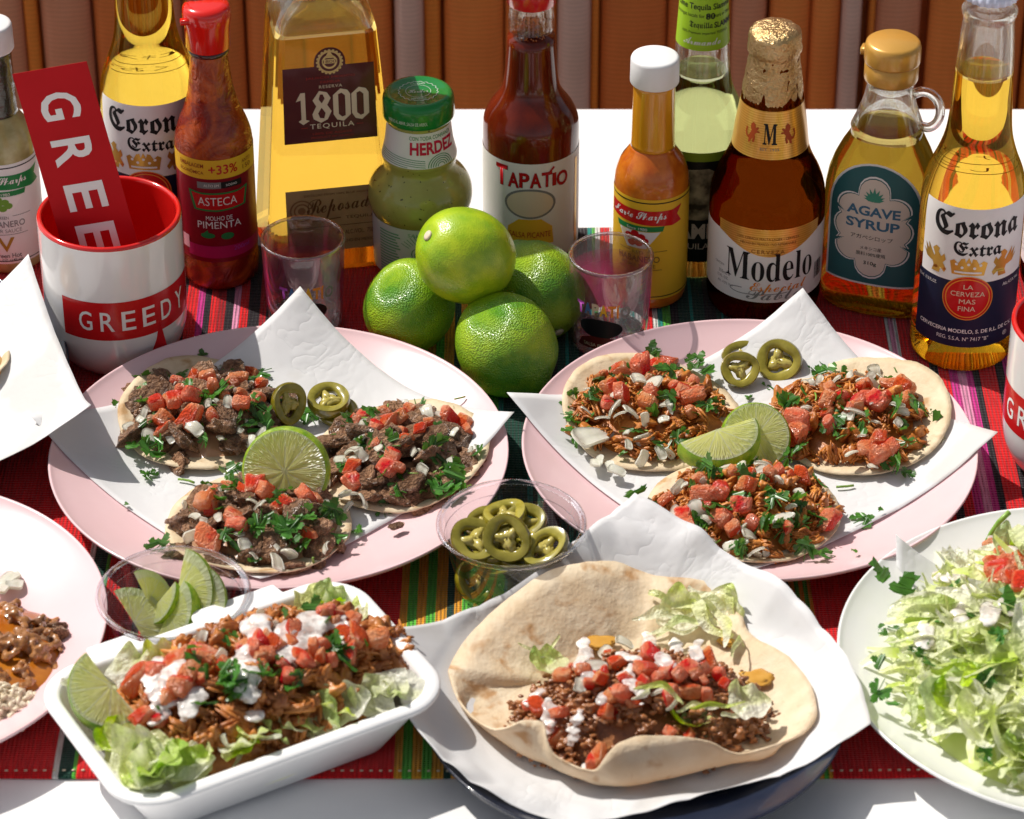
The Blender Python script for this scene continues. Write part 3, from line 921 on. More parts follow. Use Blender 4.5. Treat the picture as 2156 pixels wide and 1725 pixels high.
    decal('emblem', [poly([(c - 6, 28), (c - 3.6, 28), (c - 0.4, 21.6), (c + 2.6, 28), (c + 5, 28), (c - 0.4, 17.5)])], fm, 0.45, pbr('bronze_print', (0.38, 0.22, 0.03), rough=0.4), lb, 2, 0)
    if kind == 'green':
        decal('lettering', [T('Green Hot', c, 15, 17, 3.2), T('5 FL. OZ. (148 ml)', c, 11.6, 18, 2)], fm, 0.45, M['print_black'], lb, 2, 0)
    return t

# ---- bulbous red pepper sauce with a glossy red cap
ASTECA = [(18, 0), (21.4, 0.8), (23.2, 4), (23.6, 9)] + [(23.6, z) for z in (22, 40, 60, 80, 90)] + cr([(23.6, 94), (22.8, 101), (20.4, 109), (17.2, 117), (14.6, 126), (13.0, 136), (11.8, 147), (11.0, 156), (10.8, 160)], 3)
def build_asteca(loc):
    t = thing('hot_sauce_bottle', 'red pepper sauce bottle with a shiny red cap and a yellow stripe, beside the mug', 'bottle', loc, RAD(4), GRP)
    sauce = pbr('smeared_red_sauce', noisy((0.20, 0.014, 0.004), (0.58, 0.11, 0.015), 34, 0.42, 0.66, 6, dist=1.5), rough=0.2, spec=0.3, coat=0.3, coat_rough=0.04,
                bmp=lambda nt: bump(nt, noise_tex(nt, 75, 4, dist=1.6), 0.6, 0.003))
    V, F = lathe([(0, 0)] + ASTECA + [(0, 160)], 72)
    part('filled_body', V, F, sauce, t)
    cap = pbr('red_cap_plastic', (0.70, 0.012, 0.006), rough=0.18, coat=0.5)
    V, F = lathe([(0, 158.6), (12.8, 158.6), (13.4, 159.4), (13.6, 174), (14.3, 176), (14.5, 180), (14.2, 184.5), (12.8, 186.6), (9, 187.3), (0, 187.4)], 72)
    c = part('flip_cap', V, F, cap, t)
    V, F = loft([rrect(3, 2, 0.8, z) for z in (178, 181)])
    part('cap_tab', [(x - 0.0125, y - 0.0085, z) for x, y, z in V], F, cap, c)
    V, F = lathe([(11.4, 155), (12.4, 155.6), (12.4, 158), (11.4, 158.4)], 64)
    part('neck_collar', V, F, pbr('dark_collar', (0.05, 0.008, 0.004), rough=0.2, coat=0.6), t)
    fm = cyl_map(ASTECA, 0, 23.6)
    wine = pbr('wine_label', (0.24, 0.004, 0.014), rough=0.35, coat=0.12)
    lb = decal('front_label', rect(-50, 22, 50, 81), fm, 0.2, wine, t, 2, 6)
    yl = decal('yellow_stripe', rect(-50, 80.6, 50, 93.5), fm, 0.22, M['print_yellow'], t, 2, 4)
    decal('lettering', [T('EMBALAGEM', -15, 89.4, 17, 2.8, bold=0.01), T('ECON\u00d4MICA', -15, 85, 17, 2.8, bold=0.01), T('ANTES', 22, 89, 8, 2.4), T('150', 22, 85, 7, 3)], fm, 0.4, pbr('brown_red_print', (0.30, 0.05, 0.01)), yl, 2, 0)
    decal('lettering', [T('+33%', 5.5, 87, 18, 6.4, bold=0.015)], fm, 0.4, M['print_red'], yl, 2, 0)
    decal('lettering_box', [rect(-11, 74, 3.5, 78.4)], fm, 0.4, M['print_grey'], lb, 2, 0)
    decal('lettering_box', [rect(3.5, 74, 17, 78.4)], fm, 0.4, M['print_black'], lb, 2, 0)
    decal('lettering', [T('ALTO EM', -2.4, 76.2, 9, 1.8), T('S\u00d3DIO', 10, 76.2, 7, 1.8)], fm, 0.55, M['print_white'], lb, 2, 0)
    P = [(-18, 72), (-10, 71), (14, 71), (21, 72.4), (18.6, 59.4), (0, 58), (-14.5, 58.6)]
    decal('badge', poly([(x * 1.0 + 0.6, y) for x, y in P]), fm, 0.4, M['print_green'], lb, 2, 0)
    decal('badge', poly([(x * 0.9 + 0.8, 65 + (y - 65) * 0.82) for x, y in P]), fm, 0.5, M['print_red'], lb, 2, 0)
    decal('lettering', [T('ASTECA', 1, 65, 24, 5.6, bold=-0.005), T('MOLHO DE', 1.5, 53.4, 16, 3), T('PIMENTA', 1.5, 48.6, 27, 4.8)], fm, 0.6, M['print_white'], lb, 2, 0)
    decal('pepper_picture', [disc(-6, 41, 4.4, 2.0), disc(6, 40.4, 4, 2.4), poly([(-10, 41), (-6, 45), (-5, 41)])], fm, 0.4, M['print_green'], lb, 2, 0)
    decal('lower_stripe', rect(-20, 25, 44, 33.5), fm, 0.4, pbr('magenta_print', (0.45, 0.01, 0.10)), lb, 2, 0)
    decal('lettering', [T('200ml', 15, 31, 11, 3)], fm, 0.55, M['print_purple'], lb, 2, 0)
    decal('notice', [rect(-25.5, 29, -19.5, 38)], fm, 0.4, pbr('pink_print', (0.75, 0.35, 0.40)), lb, 2, 0)
    return t

# ---- large dark red sauce bottle, white label
TAPA = [(23, 0), (27, 0.8), (29.2, 4), (29.6, 9)] + [(29.6, z) for z in (25, 45, 65, 80)] + cr([(29.6, 86), (28.8, 93), (25.6, 100.5), (21, 107), (17.8, 113), (16.2, 122), (15.2, 134), (14.4, 148), (13.6, 164), (13.4, 172)], 3)
def build_tapatio(loc):
    t = thing('hot_sauce_bottle', 'tall dark red sauce bottle with a white label, behind the pile of limes', 'bottle', loc, RAD(-3), GRP)
    sauce = pbr('dark_red_sauce', noisy((0.085, 0.007, 0.002), (0.17, 0.018, 0.004), 18, stretch=(3, 3, 0.6)), rough=0.14, coat=0.35, coat_rough=0.03, spec=0.3)
    V, F = lathe([(0, 0)] + [p for p in TAPA if p[1] <= 151] + [(0, 151)], 72)
    part('filled_body', V, F, sauce, t)
    up = [p for p in TAPA if p[1] > 149]
    V, F = lathe(up + [(r - 2.2, z) for r, z in reversed(up)], 64)
    part('neck', V, F, M['glass'], t)
    V, F = [], []
    q = random.Random(3)
    for i in range(150):
        a, z = q.uniform(0, 6.28), 150 + 17 * q.random() ** 2.2
        s = q.uniform(0.3, 0.8)
        v, f = ico(1)
        r = 11.4
        V2, F2 = merge([(V, F), ([Vector((x * s + r * math.cos(a), y * s + r * math.sin(a), zz * s + z)) * 0.001 for x, y, zz in v], f)])
        V, F = V2, F2
    stuff(part('sauce_droplet', V, F, pbr('sauce_residue', (0.40, 0.09, 0.012), rough=0.2, coat=0.6), t))
    V, F = lathe([(0, 170.5), (14.3, 170.5), (14.9, 171.2), (14.9, 190), (14, 192), (0, 192.4)], 72)
    part('screw_cap', V, F, pbr('red_cap_plastic', (0.58, 0.012, 0.02), rough=0.2, coat=0.5), t)
    fm = cyl_map(TAPA, 0, 29.6)
    lb = decal('front_label', rect(-64, 6, 64, 75), fm, 0.2, M['label_paper'], t, 2.2, 6)
    ink = pbr('crimson_print', (0.42, 0.006, 0.01), rough=0.35)
    x = -21.5
    for ch, w, h, dy in (('T', 8.5, 14.5, 1.4), ('A', 7, 10.5, -0.4), ('P', 6.2, 10.5, 0), ('A', 7, 10.5, 0), ('T', 6.6, 10.5, 0), ('I', 2.6, 9, -0.7), ('O', 8.6, 10.5, -1.4)):
        art = T(ch, x + w / 2, 63.5 + dy, w, h, bold=0.03)
        decal('lettering', art, fm, 0.35, M['print_black'], lb, 2.2, 0)
        decal('lettering', ([( (a - 0.25), b + 0.25) for a, b in art[0]], art[1]), fm, 0.5, ink, lb, 2.2, 0)
        x += w + 0.25
    decal('lettering', [poly([(12.6, 69), (15.4, 72.4), (16.6, 71.4), (14, 68.6)])], fm, 0.5, ink, lb, 2.2, 0)
    decal('oval_panel', disc(1, 47, 16.2, 10.6, 48), fm, 0.35, M['print_grey'], lb, 2.2, 0)
    decal('oval_panel', disc(1, 47, 14.6, 9.2, 48), fm, 0.5, M['print_cream'], lb, 2.2, 0)
    decal('colour_panel', poly([(-14, 18), (16, 18), (15, 30), (8, 36), (-6, 36), (-13, 30)]), fm, 0.35, M['print_yellow'], lb, 2.2, 0)
    decal('lettering', [T('SALSA PICANTE', 1, 25, 26, 4)], fm, 0.5, ink, lb, 2.2, 0)
    decal('side_panel', [ (lambda a: a)(rect(35, 10, 37.8, 70)) ], fm, 0.35, M['print_gold'], lb, 2.2, 0)
    decal('side_panel_edge', [rect(34.4, 9, 34.8, 71), rect(38, 9, 38.4, 71)], fm, 0.35, M['print_orange'], lb, 2.2, 0)
    return t

# ---- pale green cocktail bottle
SLAM = [(22, 0), (25.6, 0.8), (27.6, 4), (28, 9)] + [(28, z) for z in (30, 55, 80)] + cr([(28, 92), (27.2, 101), (24.4, 110.5), (20.6, 119), (18.2, 127), (17, 137), (16.2, 150), (15.2, 168), (14, 190), (13.2, 212), (13, 230)], 3)
def build_slammer(loc):
    t = thing('cocktail_bottle', 'clear bottle of pale green drink with a lime green neck label, behind the yellow sauce', 'bottle', loc, RAD(2), GRP)
    body_parts(SLAM, 134, glass('pale_green_drink', (0.72, 0.76, 0.50), 1.36, clear=0.15), M['glass'], t, wall=2.2, top=230)
    crown_cap(t, 229.5, pbr('green_cap_enamel', (0.2, 0.4, 0.05), rough=0.3), 15)
    fm = cyl_map(SLAM, 0, 16)
    nl = decal('neck_label', rect(-38, 154, 38, 194), fm, 0.2, pbr('lime_label', (0.34, 0.56, 0.025), rough=0.4), t, 1.6, 4)
    decal('lettering', [T('Armando Gonzales homestyle', 0, 188.5, 46, 4.2), T('Lime Tequila Slammer', 0, 182, 44, 5, bold=0.012), T('amongst locals for 80 years in Mexico', 0, 176.4, 46, 3), T('80', 3, 176.6, 6, 4, bold=0.02), T('\U0001d57f\U0001d58a\U0001d596\U0001d59a\U0001d58e\U0001d591\U0001d591\U0001d586', -3, 170.4, 15, 5), T('SLAMMA', 14, 170.6, 17, 3.8, bold=0.02), T('100% Premium imported TEQUILA', 0, 165.4, 32, 2.2)], fm, 0.4, M['print_black'], nl, 1.6, 0)
    decal('lettering', [T('\U0001d4d0\U0001d4fb\U0001d4f6\U0001d4ea\U0001d4f7\U0001d4ed\U0001d4f8', -2, 160, 24, 4.6)], fm, 0.4, M['print_white'], nl, 1.6, 0)
    fb = cyl_map(SLAM, 0, 28)
    lb = decal('front_label', rect(-34, 14, 34, 91), fb, 0.2, pbr('black_label', (0.012, 0.012, 0.008), rough=0.4), t, 2.2, 5)
    decal('label_edge', [rect(-34, 85, 34, 91), rect(30, 14, 34, 85)], fb, 0.3, pbr('olive_print', (0.26, 0.36, 0.02)), lb, 2.2, 0)
    face = pbr('sepia_print', noisy((0.05, 0.035, 0.015), (0.55, 0.45, 0.25), 70, 0.4, 0.62, 3), rough=0.45)
    decal('sepia_picture', poly([(-10, 79), (4, 80), (14, 74), (17, 62), (16, 50), (10, 44), (-8, 44), (-14, 56), (-13, 70)]), fb, 0.3, face, lb, 2.2, 3)
    decal('lettering', [T('SLAMMA', -2, 36, 46, 11, bold=0.03), T('TEQUILA LIME', 0, 25, 40, 5)], fb, 0.35, M['print_cream'], lb, 2.2, 0)
    return t

# ---- tapered square tequila bottle
def build_tequila(loc):
    t = thing('tequila_bottle', 'big tapered square bottle of golden tequila with a maroon label', 'bottle', loc, RAD(11), GRP)
    liq = glass('golden_tequila', (0.95, 0.75, 0.27), 1.40, clear=0.12)
    def ring(z, hw, hd, r): return rrect(hw, hd, r, z, 5)
    low = [ring(0, 38, 30, 8), ring(1.2, 41, 33, 8), ring(5, 42.5, 34.5, 8)] + [ring(z, 42.5 - 11.5 * (z - 5) / 155, 34.5 - 9 * (z - 5) / 155, 8 - 2 * z / 160) for z in (30, 60, 90, 120, 145, 160)]
    V, F = loft(low, cap1=False)
    part('filled_body', V, F, liq, t, smooth=False)
    sh = [low[-1], ring(166, 30, 25, 8), ring(171, 27, 23, 11), ring(175, 22, 20.5, 15), ring(177.5, 19, 18.5, 18), ring(181, 17.4, 17.4, 17.4), ring(195, 16.4, 16.4, 16.4), ring(215, 16, 16, 16), ring(228, 16, 16, 16)]
    inn = [ring(228, 12.5, 12.5, 12.5), ring(195, 12.6, 12.6, 12.6), ring(181, 13.4, 13.4, 13.4), ring(174, 16, 15.5, 12), ring(167, 24, 20, 8), ring(160.6, 27, 22.6, 5)]
    V, F = loft(sh + inn, cap0=False, cap1=False)
    part('neck', V, F, M['glass'], t)
    V, F = loft([ring(160.6, 27, 22.6, 5), ring(160.1, 25, 21, 5), ring(160.0, 1, 1, 1)], cap0=False)
    part('liquid_surface', V, F, liq, t)
    V, F = lathe([(0, 222), (18, 222), (18.6, 223), (18.6, 245), (17, 247), (0, 247)], 48)
    part('stopper', V, F, pbr('dark_stopper', (0.03, 0.012, 0.008), rough=0.3), t)
    def fm(u, v, off):
        hd = 34.5 - 9 * (v - 5) / 155 + off
        return Vector((u, -hd, v)) * 0.001
    maroon = pbr('maroon_label', (0.075, 0.006, 0.012), rough=0.3, coat=0.2)
    top = [(-28.5, 91), (28.5, 91), (27.6, 141), (10.5, 141)] + [(1 + 9.5 * math.cos(a), 143.5 + 9.5 * math.sin(a)) for a in [RAD(d) for d in range(0, 181, 15)]] + [(-8.5, 141), (-27.6, 141)]
    lb = decal('front_label', poly(top), fm, 0.2, maroon, t, 0, 0)
    gold = pbr('pale_gold_print', (0.62, 0.46, 0.22), rough=0.35, metal=0.4)
    decal('emblem', [ring2(1, 143.5, 6.2, 7.4), ring2(1, 143.5, 3.4, 4.6), rect(-3.6, 142.4, 5.6, 145.2), poly([(-2, 146), (1, 151), (4, 146)])] + [disc(1 + 7.4 * math.cos(a), 143.5 + 7.4 * math.sin(a), 0.9, n=8) for a in [i * math.pi / 10 for i in range(20)]], fm, 0.35, gold, lb, 0, 0)
    decal('lettering', [T('1800', 1, 143.8, 8, 2)], fm, 0.5, maroon, lb, 0, 0)
    cream = pbr('label_cream', (0.66, 0.52, 0.40), rough=0.4)
    def num(ch, cx, w):                         # blackletter-like numerals drawn with a broad nib
        cy_, h = 114.5, 20
        if ch == '1':
            P = [[(-0.5, 0.72), (-0.12, 1.0), (0.22, 1.0), (0.22, 0.10), (0.5, 0.06), (0.0, -0.06), (-0.35, 0.06), (-0.12, 0.12), (-0.12, 0.76)]]
        elif ch == '8':
            P = [[(-0.5, 0.26), (-0.28, 0.52), (-0.46, 0.72), (-0.1, 1.02), (0.3, 0.96), (0.5, 0.76), (0.3, 0.54), (0.52, 0.32), (0.3, 0.06), (-0.06, -0.04), (-0.44, 0.1)],
                 [(-0.2, 0.28), (-0.1, 0.12), (0.12, 0.10), (0.2, 0.28), (0.0, 0.46)], [(-0.14, 0.74), (0.02, 0.6), (0.18, 0.76), (0.08, 0.9), (-0.06, 0.9)]]
        else:
            P = [[(-0.5, 0.2), (-0.5, 0.84), (-0.06, 1.04), (0.34, 0.98), (0.5, 0.84), (0.5, 0.16), (0.08, -0.04), (-0.3, 0.02)],
                 [(-0.2, 0.2), (-0.2, 0.86), (0.0, 0.9), (0.2, 0.8), (0.2, 0.14), (0.0, 0.1)]]
        return poly(*[[(cx + x * w, cy_ + (y - 0.5) * h) for x, y in lp] for lp in P])
    decal('lettering', [num('1', -16.5, 8), num('8', -5, 11.5), num('0', 7.4, 10.5), num('0', 18.6, 10.5)], fm, 0.35, cream, lb, 0, 0)
    decal('lettering', [T('TEQUILA', 1, 101.3, 27, 3.8, spacing=1.25, bold=0.01), T('RESERVA', 1, 127.5, 14, 2, spacing=1.2)], fm, 0.35, cream, lb, 0, 0)
    rd = pbr('dull_red_print', (0.34, 0.02, 0.02), rough=0.4)
    decal('lettering', [T('JALISCO MEXICO', 1, 133.4, 30, 1.8), T('FAMILIA', 1, 130.6, 12, 1.6), line2([(-18, 101), (-14, 101)], 0.4), line2([(16, 101), (20, 101)], 0.4), T('100% DE AGAVE', 1, 96.6, 24, 1.4), T('PRODUCT OF MEXICO', 1, 94, 26, 1.2)], fm, 0.35, rd, lb, 0, 0)
    kraft = pbr('tan_label', noisy((0.36, 0.20, 0.10), (0.46, 0.27, 0.14), 60), rough=0.5)
    l2 = decal('lower_label', rect(-29.5, 16, 30, 59), fm, 0.2, kraft, t, 0, 0)
    br = pbr('sepia_ink', (0.12, 0.045, 0.015), rough=0.5)
    decal('lettering', [T('\U0001d4e1\U0001d4ee\U0001d4f9\U0001d4f8\U0001d4fc\U0001d4ea\U0001d4ed\U0001d4f8', 5, 46, 44, 14, rot=RAD(3)), T('TEQUILA', 16, 38, 18, 2.4), T('DISTILLED FROM 100% BLUE AGAVE', 2, 55, 40, 1.4), T('40% ALC./VOL.  750 ml', 14, 28, 26, 3), T('HECHO EN MEXICO', 14, 22, 24, 2), line2([(-28, 33), (29, 33)], 0.4), line2([(-14, 37), (4, 38.4)], 0.6)], fm, 0.35, br, l2, 0, 0)
    decal('emblem', [ring2(-20, 45, 6.4, 7.4), ring2(-20, 45, 4, 5), disc(-20, 45, 2.4)], fm, 0.35, pbr('dark_tan_print', (0.25, 0.11, 0.05)), l2, 0, 0)
    return t

# ---- green salsa jar
HERD = [(22, 0), (26.5, 0.8), (28.8, 4), (29.2, 9)] + [(29.4, z) for z in (20, 32, 41)] + cr([(29.6, 43), (31.4, 47), (32.2, 53), (31.2, 60), (28, 66), (23.6, 70.5), (21.6, 74), (22.2, 77.5), (23, 80), (22.4, 83), (20.8, 90), (19.8, 98), (19.2, 104), (18.8, 109)], 3)
def build_herdez(loc):
    t = thing('salsa_jar', 'waisted jar of green salsa with a round green lid, next to the limes', 'jar', loc, RAD(4), GRP)
    sal = pbr('green_salsa', lambda nt: mixc(nt, ramp(nt, noise_tex(nt, 420, 1), [(0.70, (0, 0, 0)), (0.74, (1, 1, 1))]), ramp(nt, noise_tex(nt, 30, 5), [(0.35, (0.30, 0.29, 0.06)), (0.65, (0.44, 0.42, 0.11))]), (0.05, 0.05, 0.01)), rough=0.25, coat=0.6, coat_rough=0.04, spec=0.3)
    V, F = lathe([(0, 0)] + HERD + [(0, 109)], 72)
    part('filled_body', V, F, sal, t)
    lid = pbr('green_lid_enamel', (0.006, 0.19, 0.032), rough=0.2, coat=0.6)
    V, F = lathe([(0, 106.6), (20.6, 106.6), (21.6, 107.4), (22, 109), (21.9, 117), (21.4, 120.5), (19.8, 122.6), (17.6, 123.2), (16.4, 122.6), (0, 122.4)], 84)
    ld = part('lid', V, F, lid, t)
    silver = pbr('silver_print', (0.55, 0.66, 0.56), rough=0.35)
    def ft(u, v, off): return Vector((u, v, 122.5 + off)) * 0.001
    sc_ = [(11.5 + 0.8 * (1 if i % 2 else -0.4)) for i in range(40)]
    decal('lid_emblem', [line2([(sc_[i % 40] * math.cos(2 * math.pi * i / 40), sc_[i % 40] * math.sin(2 * math.pi * i / 40)) for i in range(41)], 0.4), ring2(0, 0, 7.4, 7.7), T('\U0001d4d7\U0001d4ee\U0001d4fb\U0001d4ed\U0001d4ee\U0001d4fb', 0, 0, 12, 4), T('CALIDAD', 0, 9.2, 9, 1.6), T('MEXICO', 0, -9.2, 9, 1.6)], ft, 0.4, silver, ld, 0, 0)
    fl = cyl_map([(21.9, 108), (21.9, 117)], RAD(-22), 22)
    decal('lettering', [T('HIERVE AL ABRIR. SALSA DE ARBOL', 0, 112, 26, 2.2)], fl, 0.3, silver, ld, 1.5, 0)
    fm = cyl_map(HERD, 0, 20.5)
    nl = decal('neck_label', rect(-34, 81.5, 34, 104), fm, 0.2, M['label_paper'], t, 1.6, 3)
    ink = pbr('salsa_red_print', (0.55, 0.008, 0.05), rough=0.4)
    decal('lettering', [T('HERDEZ', 9, 94.2, 31, 8.2, bold=0.035)], fm, 0.4, ink, nl, 1.6, 3)
    decal('lettering', [T('CON TODA CONFIANZA', 8, 101, 30, 2.6)], fm, 0.4, M['print_green'], nl, 1.6, 0)
    gr = [line2([(-30 + 5 * i / 2, 88.4 - k * 1.3 - 0.05 * i * i * 0.25) for i in range(14)], 0.35) for k in range(5)]
    gr += [ring2(12, 82, r, r + 0.5, 40, 0.9) for r in (2, 3.4, 4.8, 6.2, 7.6)]
    gr = [([p for p in a[0]], a[1]) for a in gr]
    keep = []
    for V2, F2 in gr:
        keep.append((V2, [f for f in F2 if all(82 <= V2[i][1] <= 103 for i in f)]))
    decal('line_pattern', keep, fm, 0.4, M['print_green'], nl, 0, 0)
    fb = cyl_map(HERD, 0, 29.4)
    lb = decal('front_label', rect(-62, 6, 62, 42.5), fb, 0.25, pbr('grey_white_label', (0.60, 0.61, 0.58), rough=0.5), t, 2.2, 5)
    pal = pbr('pale_green_print', (0.16, 0.36, 0.20), rough=0.5)
    art = []
    for r in (3, 5, 7, 9, 11):                  # heart outlines
        H = [(r * 0.062 * 16 * math.sin(a) ** 3, r * 0.062 * (13 * math.cos(a) - 5 * math.cos(2 * a) - 2 * math.cos(3 * a))) for a in [i * math.pi / 20 for i in range(41)]]
        art.append(line2([(4 + x, 22 + y) for x, y in H], 0.45))
    for k in range(16):
        a = RAD(40 + k * 7)
        art.append(line2([(4 + 15 * math.cos(a), 22 + 13 * math.sin(a)), (4 + 21 * math.cos(a), 22 + 18 * math.sin(a))], 0.35))
    decal('line_pattern', art, fb, 0.4, M['print_green'], lb, 2.2, 0)
    decal('small_print', [rect(-30, 9 + i * 2.0, -30 + 13 + (i * 7 % 4), 10 + i * 2.0) for i in range(15)] + [T('SALSA VERDE', 4, 38.6, 26, 2.4)], fb, 0.4, pal, lb, 2.2, 0)
    return t

# ---- agave syrup flask with a little handle
def build_agave(loc):
    t = thing('syrup_bottle', 'flat oval glass flask of agave syrup with a gold cap and a small ring handle', 'bottle', loc, RAD(-20), GRP)
    syr = glass('agave_syrup', (0.56, 0.45, 0.15), 1.45, rough=0.06, clear=0.18, ccol=(0.5, 0.36, 0.08))
    TAB = [(0, 29, 16), (1.5, 32, 18.5), (6, 34, 20.5), (14, 34.8, 21), (40, 35, 21.2), (70, 35, 21.2), (82, 34.6, 21), (92, 33, 20.6), (101, 30.2, 20), (109, 26.6, 19.2), (115, 23.2, 18.6), (119, 21.2, 18.4)]
    def ring(z, a, b, n=64): return [(a * math.copysign(abs(math.cos(t_)) ** 0.82, math.cos(t_)) * 0.001, b * math.copysign(abs(math.sin(t_)) ** 0.82, math.sin(t_)) * 0.001, z * 0.001) for t_ in [2 * math.pi * i / n for i in range(n)]]
    V, F = loft([ring(*r) for r in TAB], cap1=False)
    part('filled_body', V, F, syr, t)
    def circ(z, r, n=64): return [(r * math.cos(2 * math.pi * i / n) * 0.001, r * math.sin(2 * math.pi * i / n) * 0.001, z * 0.001) for i in range(n)]
    out = [ring(*TAB[-1]), circ(121, 21.4), circ(123, 21.8), circ(125, 21), circ(128, 19.8), circ(134, 17.6), circ(141, 15.4), circ(148, 14), circ(153, 13.4), circ(158, 13.2)]
    inn = [circ(158, 10.6), circ(148, 11.4), circ(141, 12.8), circ(134, 15), circ(128, 17), circ(124, 18)]
    V, F = loft(out + inn, cap0=False, cap1=False)
    part('neck', V, F, M['glass'], t)
    V, F = loft([circ(124, 18), circ(123.4, 17), circ(123.2, 0.5)], cap0=False)
    part('liquid_surface', V, F, syr, t)
    hp = [(0.0145, 0, 0.147), (0.019, 0, 0.1495), (0.0245, 0, 0.149), (0.029, 0, 0.145), (0.031, 0, 0.138), (0.0295, 0, 0.131), (0.025, 0, 0.1265), (0.0195, 0, 0.1265)]
    V, F = tube(cr(hp, 4), 0.0029, 12)
    part('ring_handle', V, F, M['glass'], t)
    gold = pbr('gold_cap_plastic', (0.60, 0.32, 0.06), rough=0.32, coat=0.25, metal=0.25)
    V, F = lathe([(0, 155), (15.6, 155), (16, 156), (16, 166.4), (15.6, 166.8)], 72)
    c = part('screw_cap', V, F, gold, t)
    V, F = lathe([(15, 166.6), (16.4, 167), (16.6, 168), (16.5, 176), (15.8, 178.6), (14, 179.8), (0, 180.2)], 72)
    part('flip_lid', V, F, gold, c)
    V, F = loft([rrect(2.2, 3.6, 1, z) for z in (169, 173)])
    part('lid_tab', [(x - 0.0166, y, z) for x, y, z in V], F, gold, c)
    etab = [(z, a) for z, a, b in TAB]; btab = [(z, b) for z, a, b in TAB]
    def fm(u, v, off):
        a, b = interp(etab, v), interp(btab, v)
        k = max(-0.98, min(0.98, u / a))
        ct = math.copysign(abs(k) ** (1 / 0.82), k)
        y = b * max(1 - ct * ct, 0) ** 0.41 + off
        return Vector((u, -y, v)) * 0.001
    def arch(g):
        return [(-28.5 + g, 24 + g), (28.5 - g, 24 + g), (28.5 - g, 72)] + [((28.5 - g) * math.cos(a), 76 + (31 - g) * math.sin(a)) for a in [RAD(d) for d in range(0, 181, 10)]] + [(-28.5 + g, 72)]
    lb = decal('front_label', poly(arch(0)), fm, 0.2, M['label_paper'], t, 3, 3)
    decal('label_field', poly(arch(1.3)), fm, 0.35, M['print_teal'], lb, 3, 3)
    q = []
    for cx, cy_, a0, a1 in ((0, 89, 0, 180), (-13, 76.5, 70, 200), (-14.5, 63, 110, 250), (-13, 49.5, 160, 290), (0, 39, 180, 360), (13, 49.5, 250, 380), (14.5, 63, 290, 430), (13, 76.5, -20, 110)):
        q += [(cx + 9.5 * math.cos(RAD(a0 + (a1 - a0) * i / 8)), cy_ + 9.5 * math.sin(RAD(a0 + (a1 - a0) * i / 8))) for i in range(9)]
    cxm = lambda g: [(x * g, 64 + (y - 64) * g) for x, y in q]
    q2 = sorted(q, key=lambda p: math.atan2(p[1] - 64, p[0]))
    hull = [(x, y) for x, y in q2]
    decal('cartouche', poly([(x * 1.03, 64 + (y - 64) * 1.02) for x, y in hull]), fm, 0.5, M['label_paper'], lb, 3, 3)
    decal('cartouche', poly([(x * 0.99, 64 + (y - 64) * 0.985) for x, y in hull]), fm, 0.6, M['print_teal'], lb, 3, 3)
    decal('cartouche', poly([(x * 0.96, 64 + (y - 64) * 0.965) for x, y in hull]), fm, 0.7, pbr('beige_label', (0.66, 0.58, 0.50), rough=0.45), lb, 3, 3)
    leaf = []
    for d, L in ((0, 9), (22, 8.4), (-22, 8.4), (44, 7.8), (-44, 7.8), (64, 7.2), (-64, 7.2), (80, 6.4), (-80, 6.4)):
        a = RAD(90 + d)
        dx, dy = math.cos(a), math.sin(a)
        leaf.append(poly([(-dy * 0.9, 83 + dx * 0.9), (dx * L * 0.5 - dy * 1.1, 83 + dy * L * 0.5 + dx * 1.1), (dx * L, 83 + dy * L), (dx * L * 0.5 + dy * 1.1, 83 + dy * L * 0.5 - dx * 1.1), (dy * 0.9, 83 - dx * 0.9)]))
    decal('plant_emblem', leaf, fm, 0.85, pbr('agave_print', (0.05, 0.26, 0.18), rough=0.4), lb, 0, 0)
    decal('lettering', [T('AGAVE', 0, 75.5, 33, 6.6, bold=0.03), T('SYRUP', 0, 66.5, 33, 6.6, bold=0.03)], fm, 0.85, pbr('slate_blue_print', (0.05, 0.15, 0.25), rough=0.4), lb, 3, 0)
    decal('lettering', [T('\u30a2\u30ac\u30d9\u30b7\u30ed\u30c3\u30d7', 0, 57.5, 26, 3.2), T('\u30e1\u30ad\u30b7\u30b3\u7523', 0, 50, 13, 2.6), T('\u539f\u6599100%\u4f7f\u7528', 0, 46, 18, 2.8), T('310g', 0, 39.5, 8, 3.2, bold=0.01)], fm, 0.85, M['print_black'], lb, 3, 0)
    return t

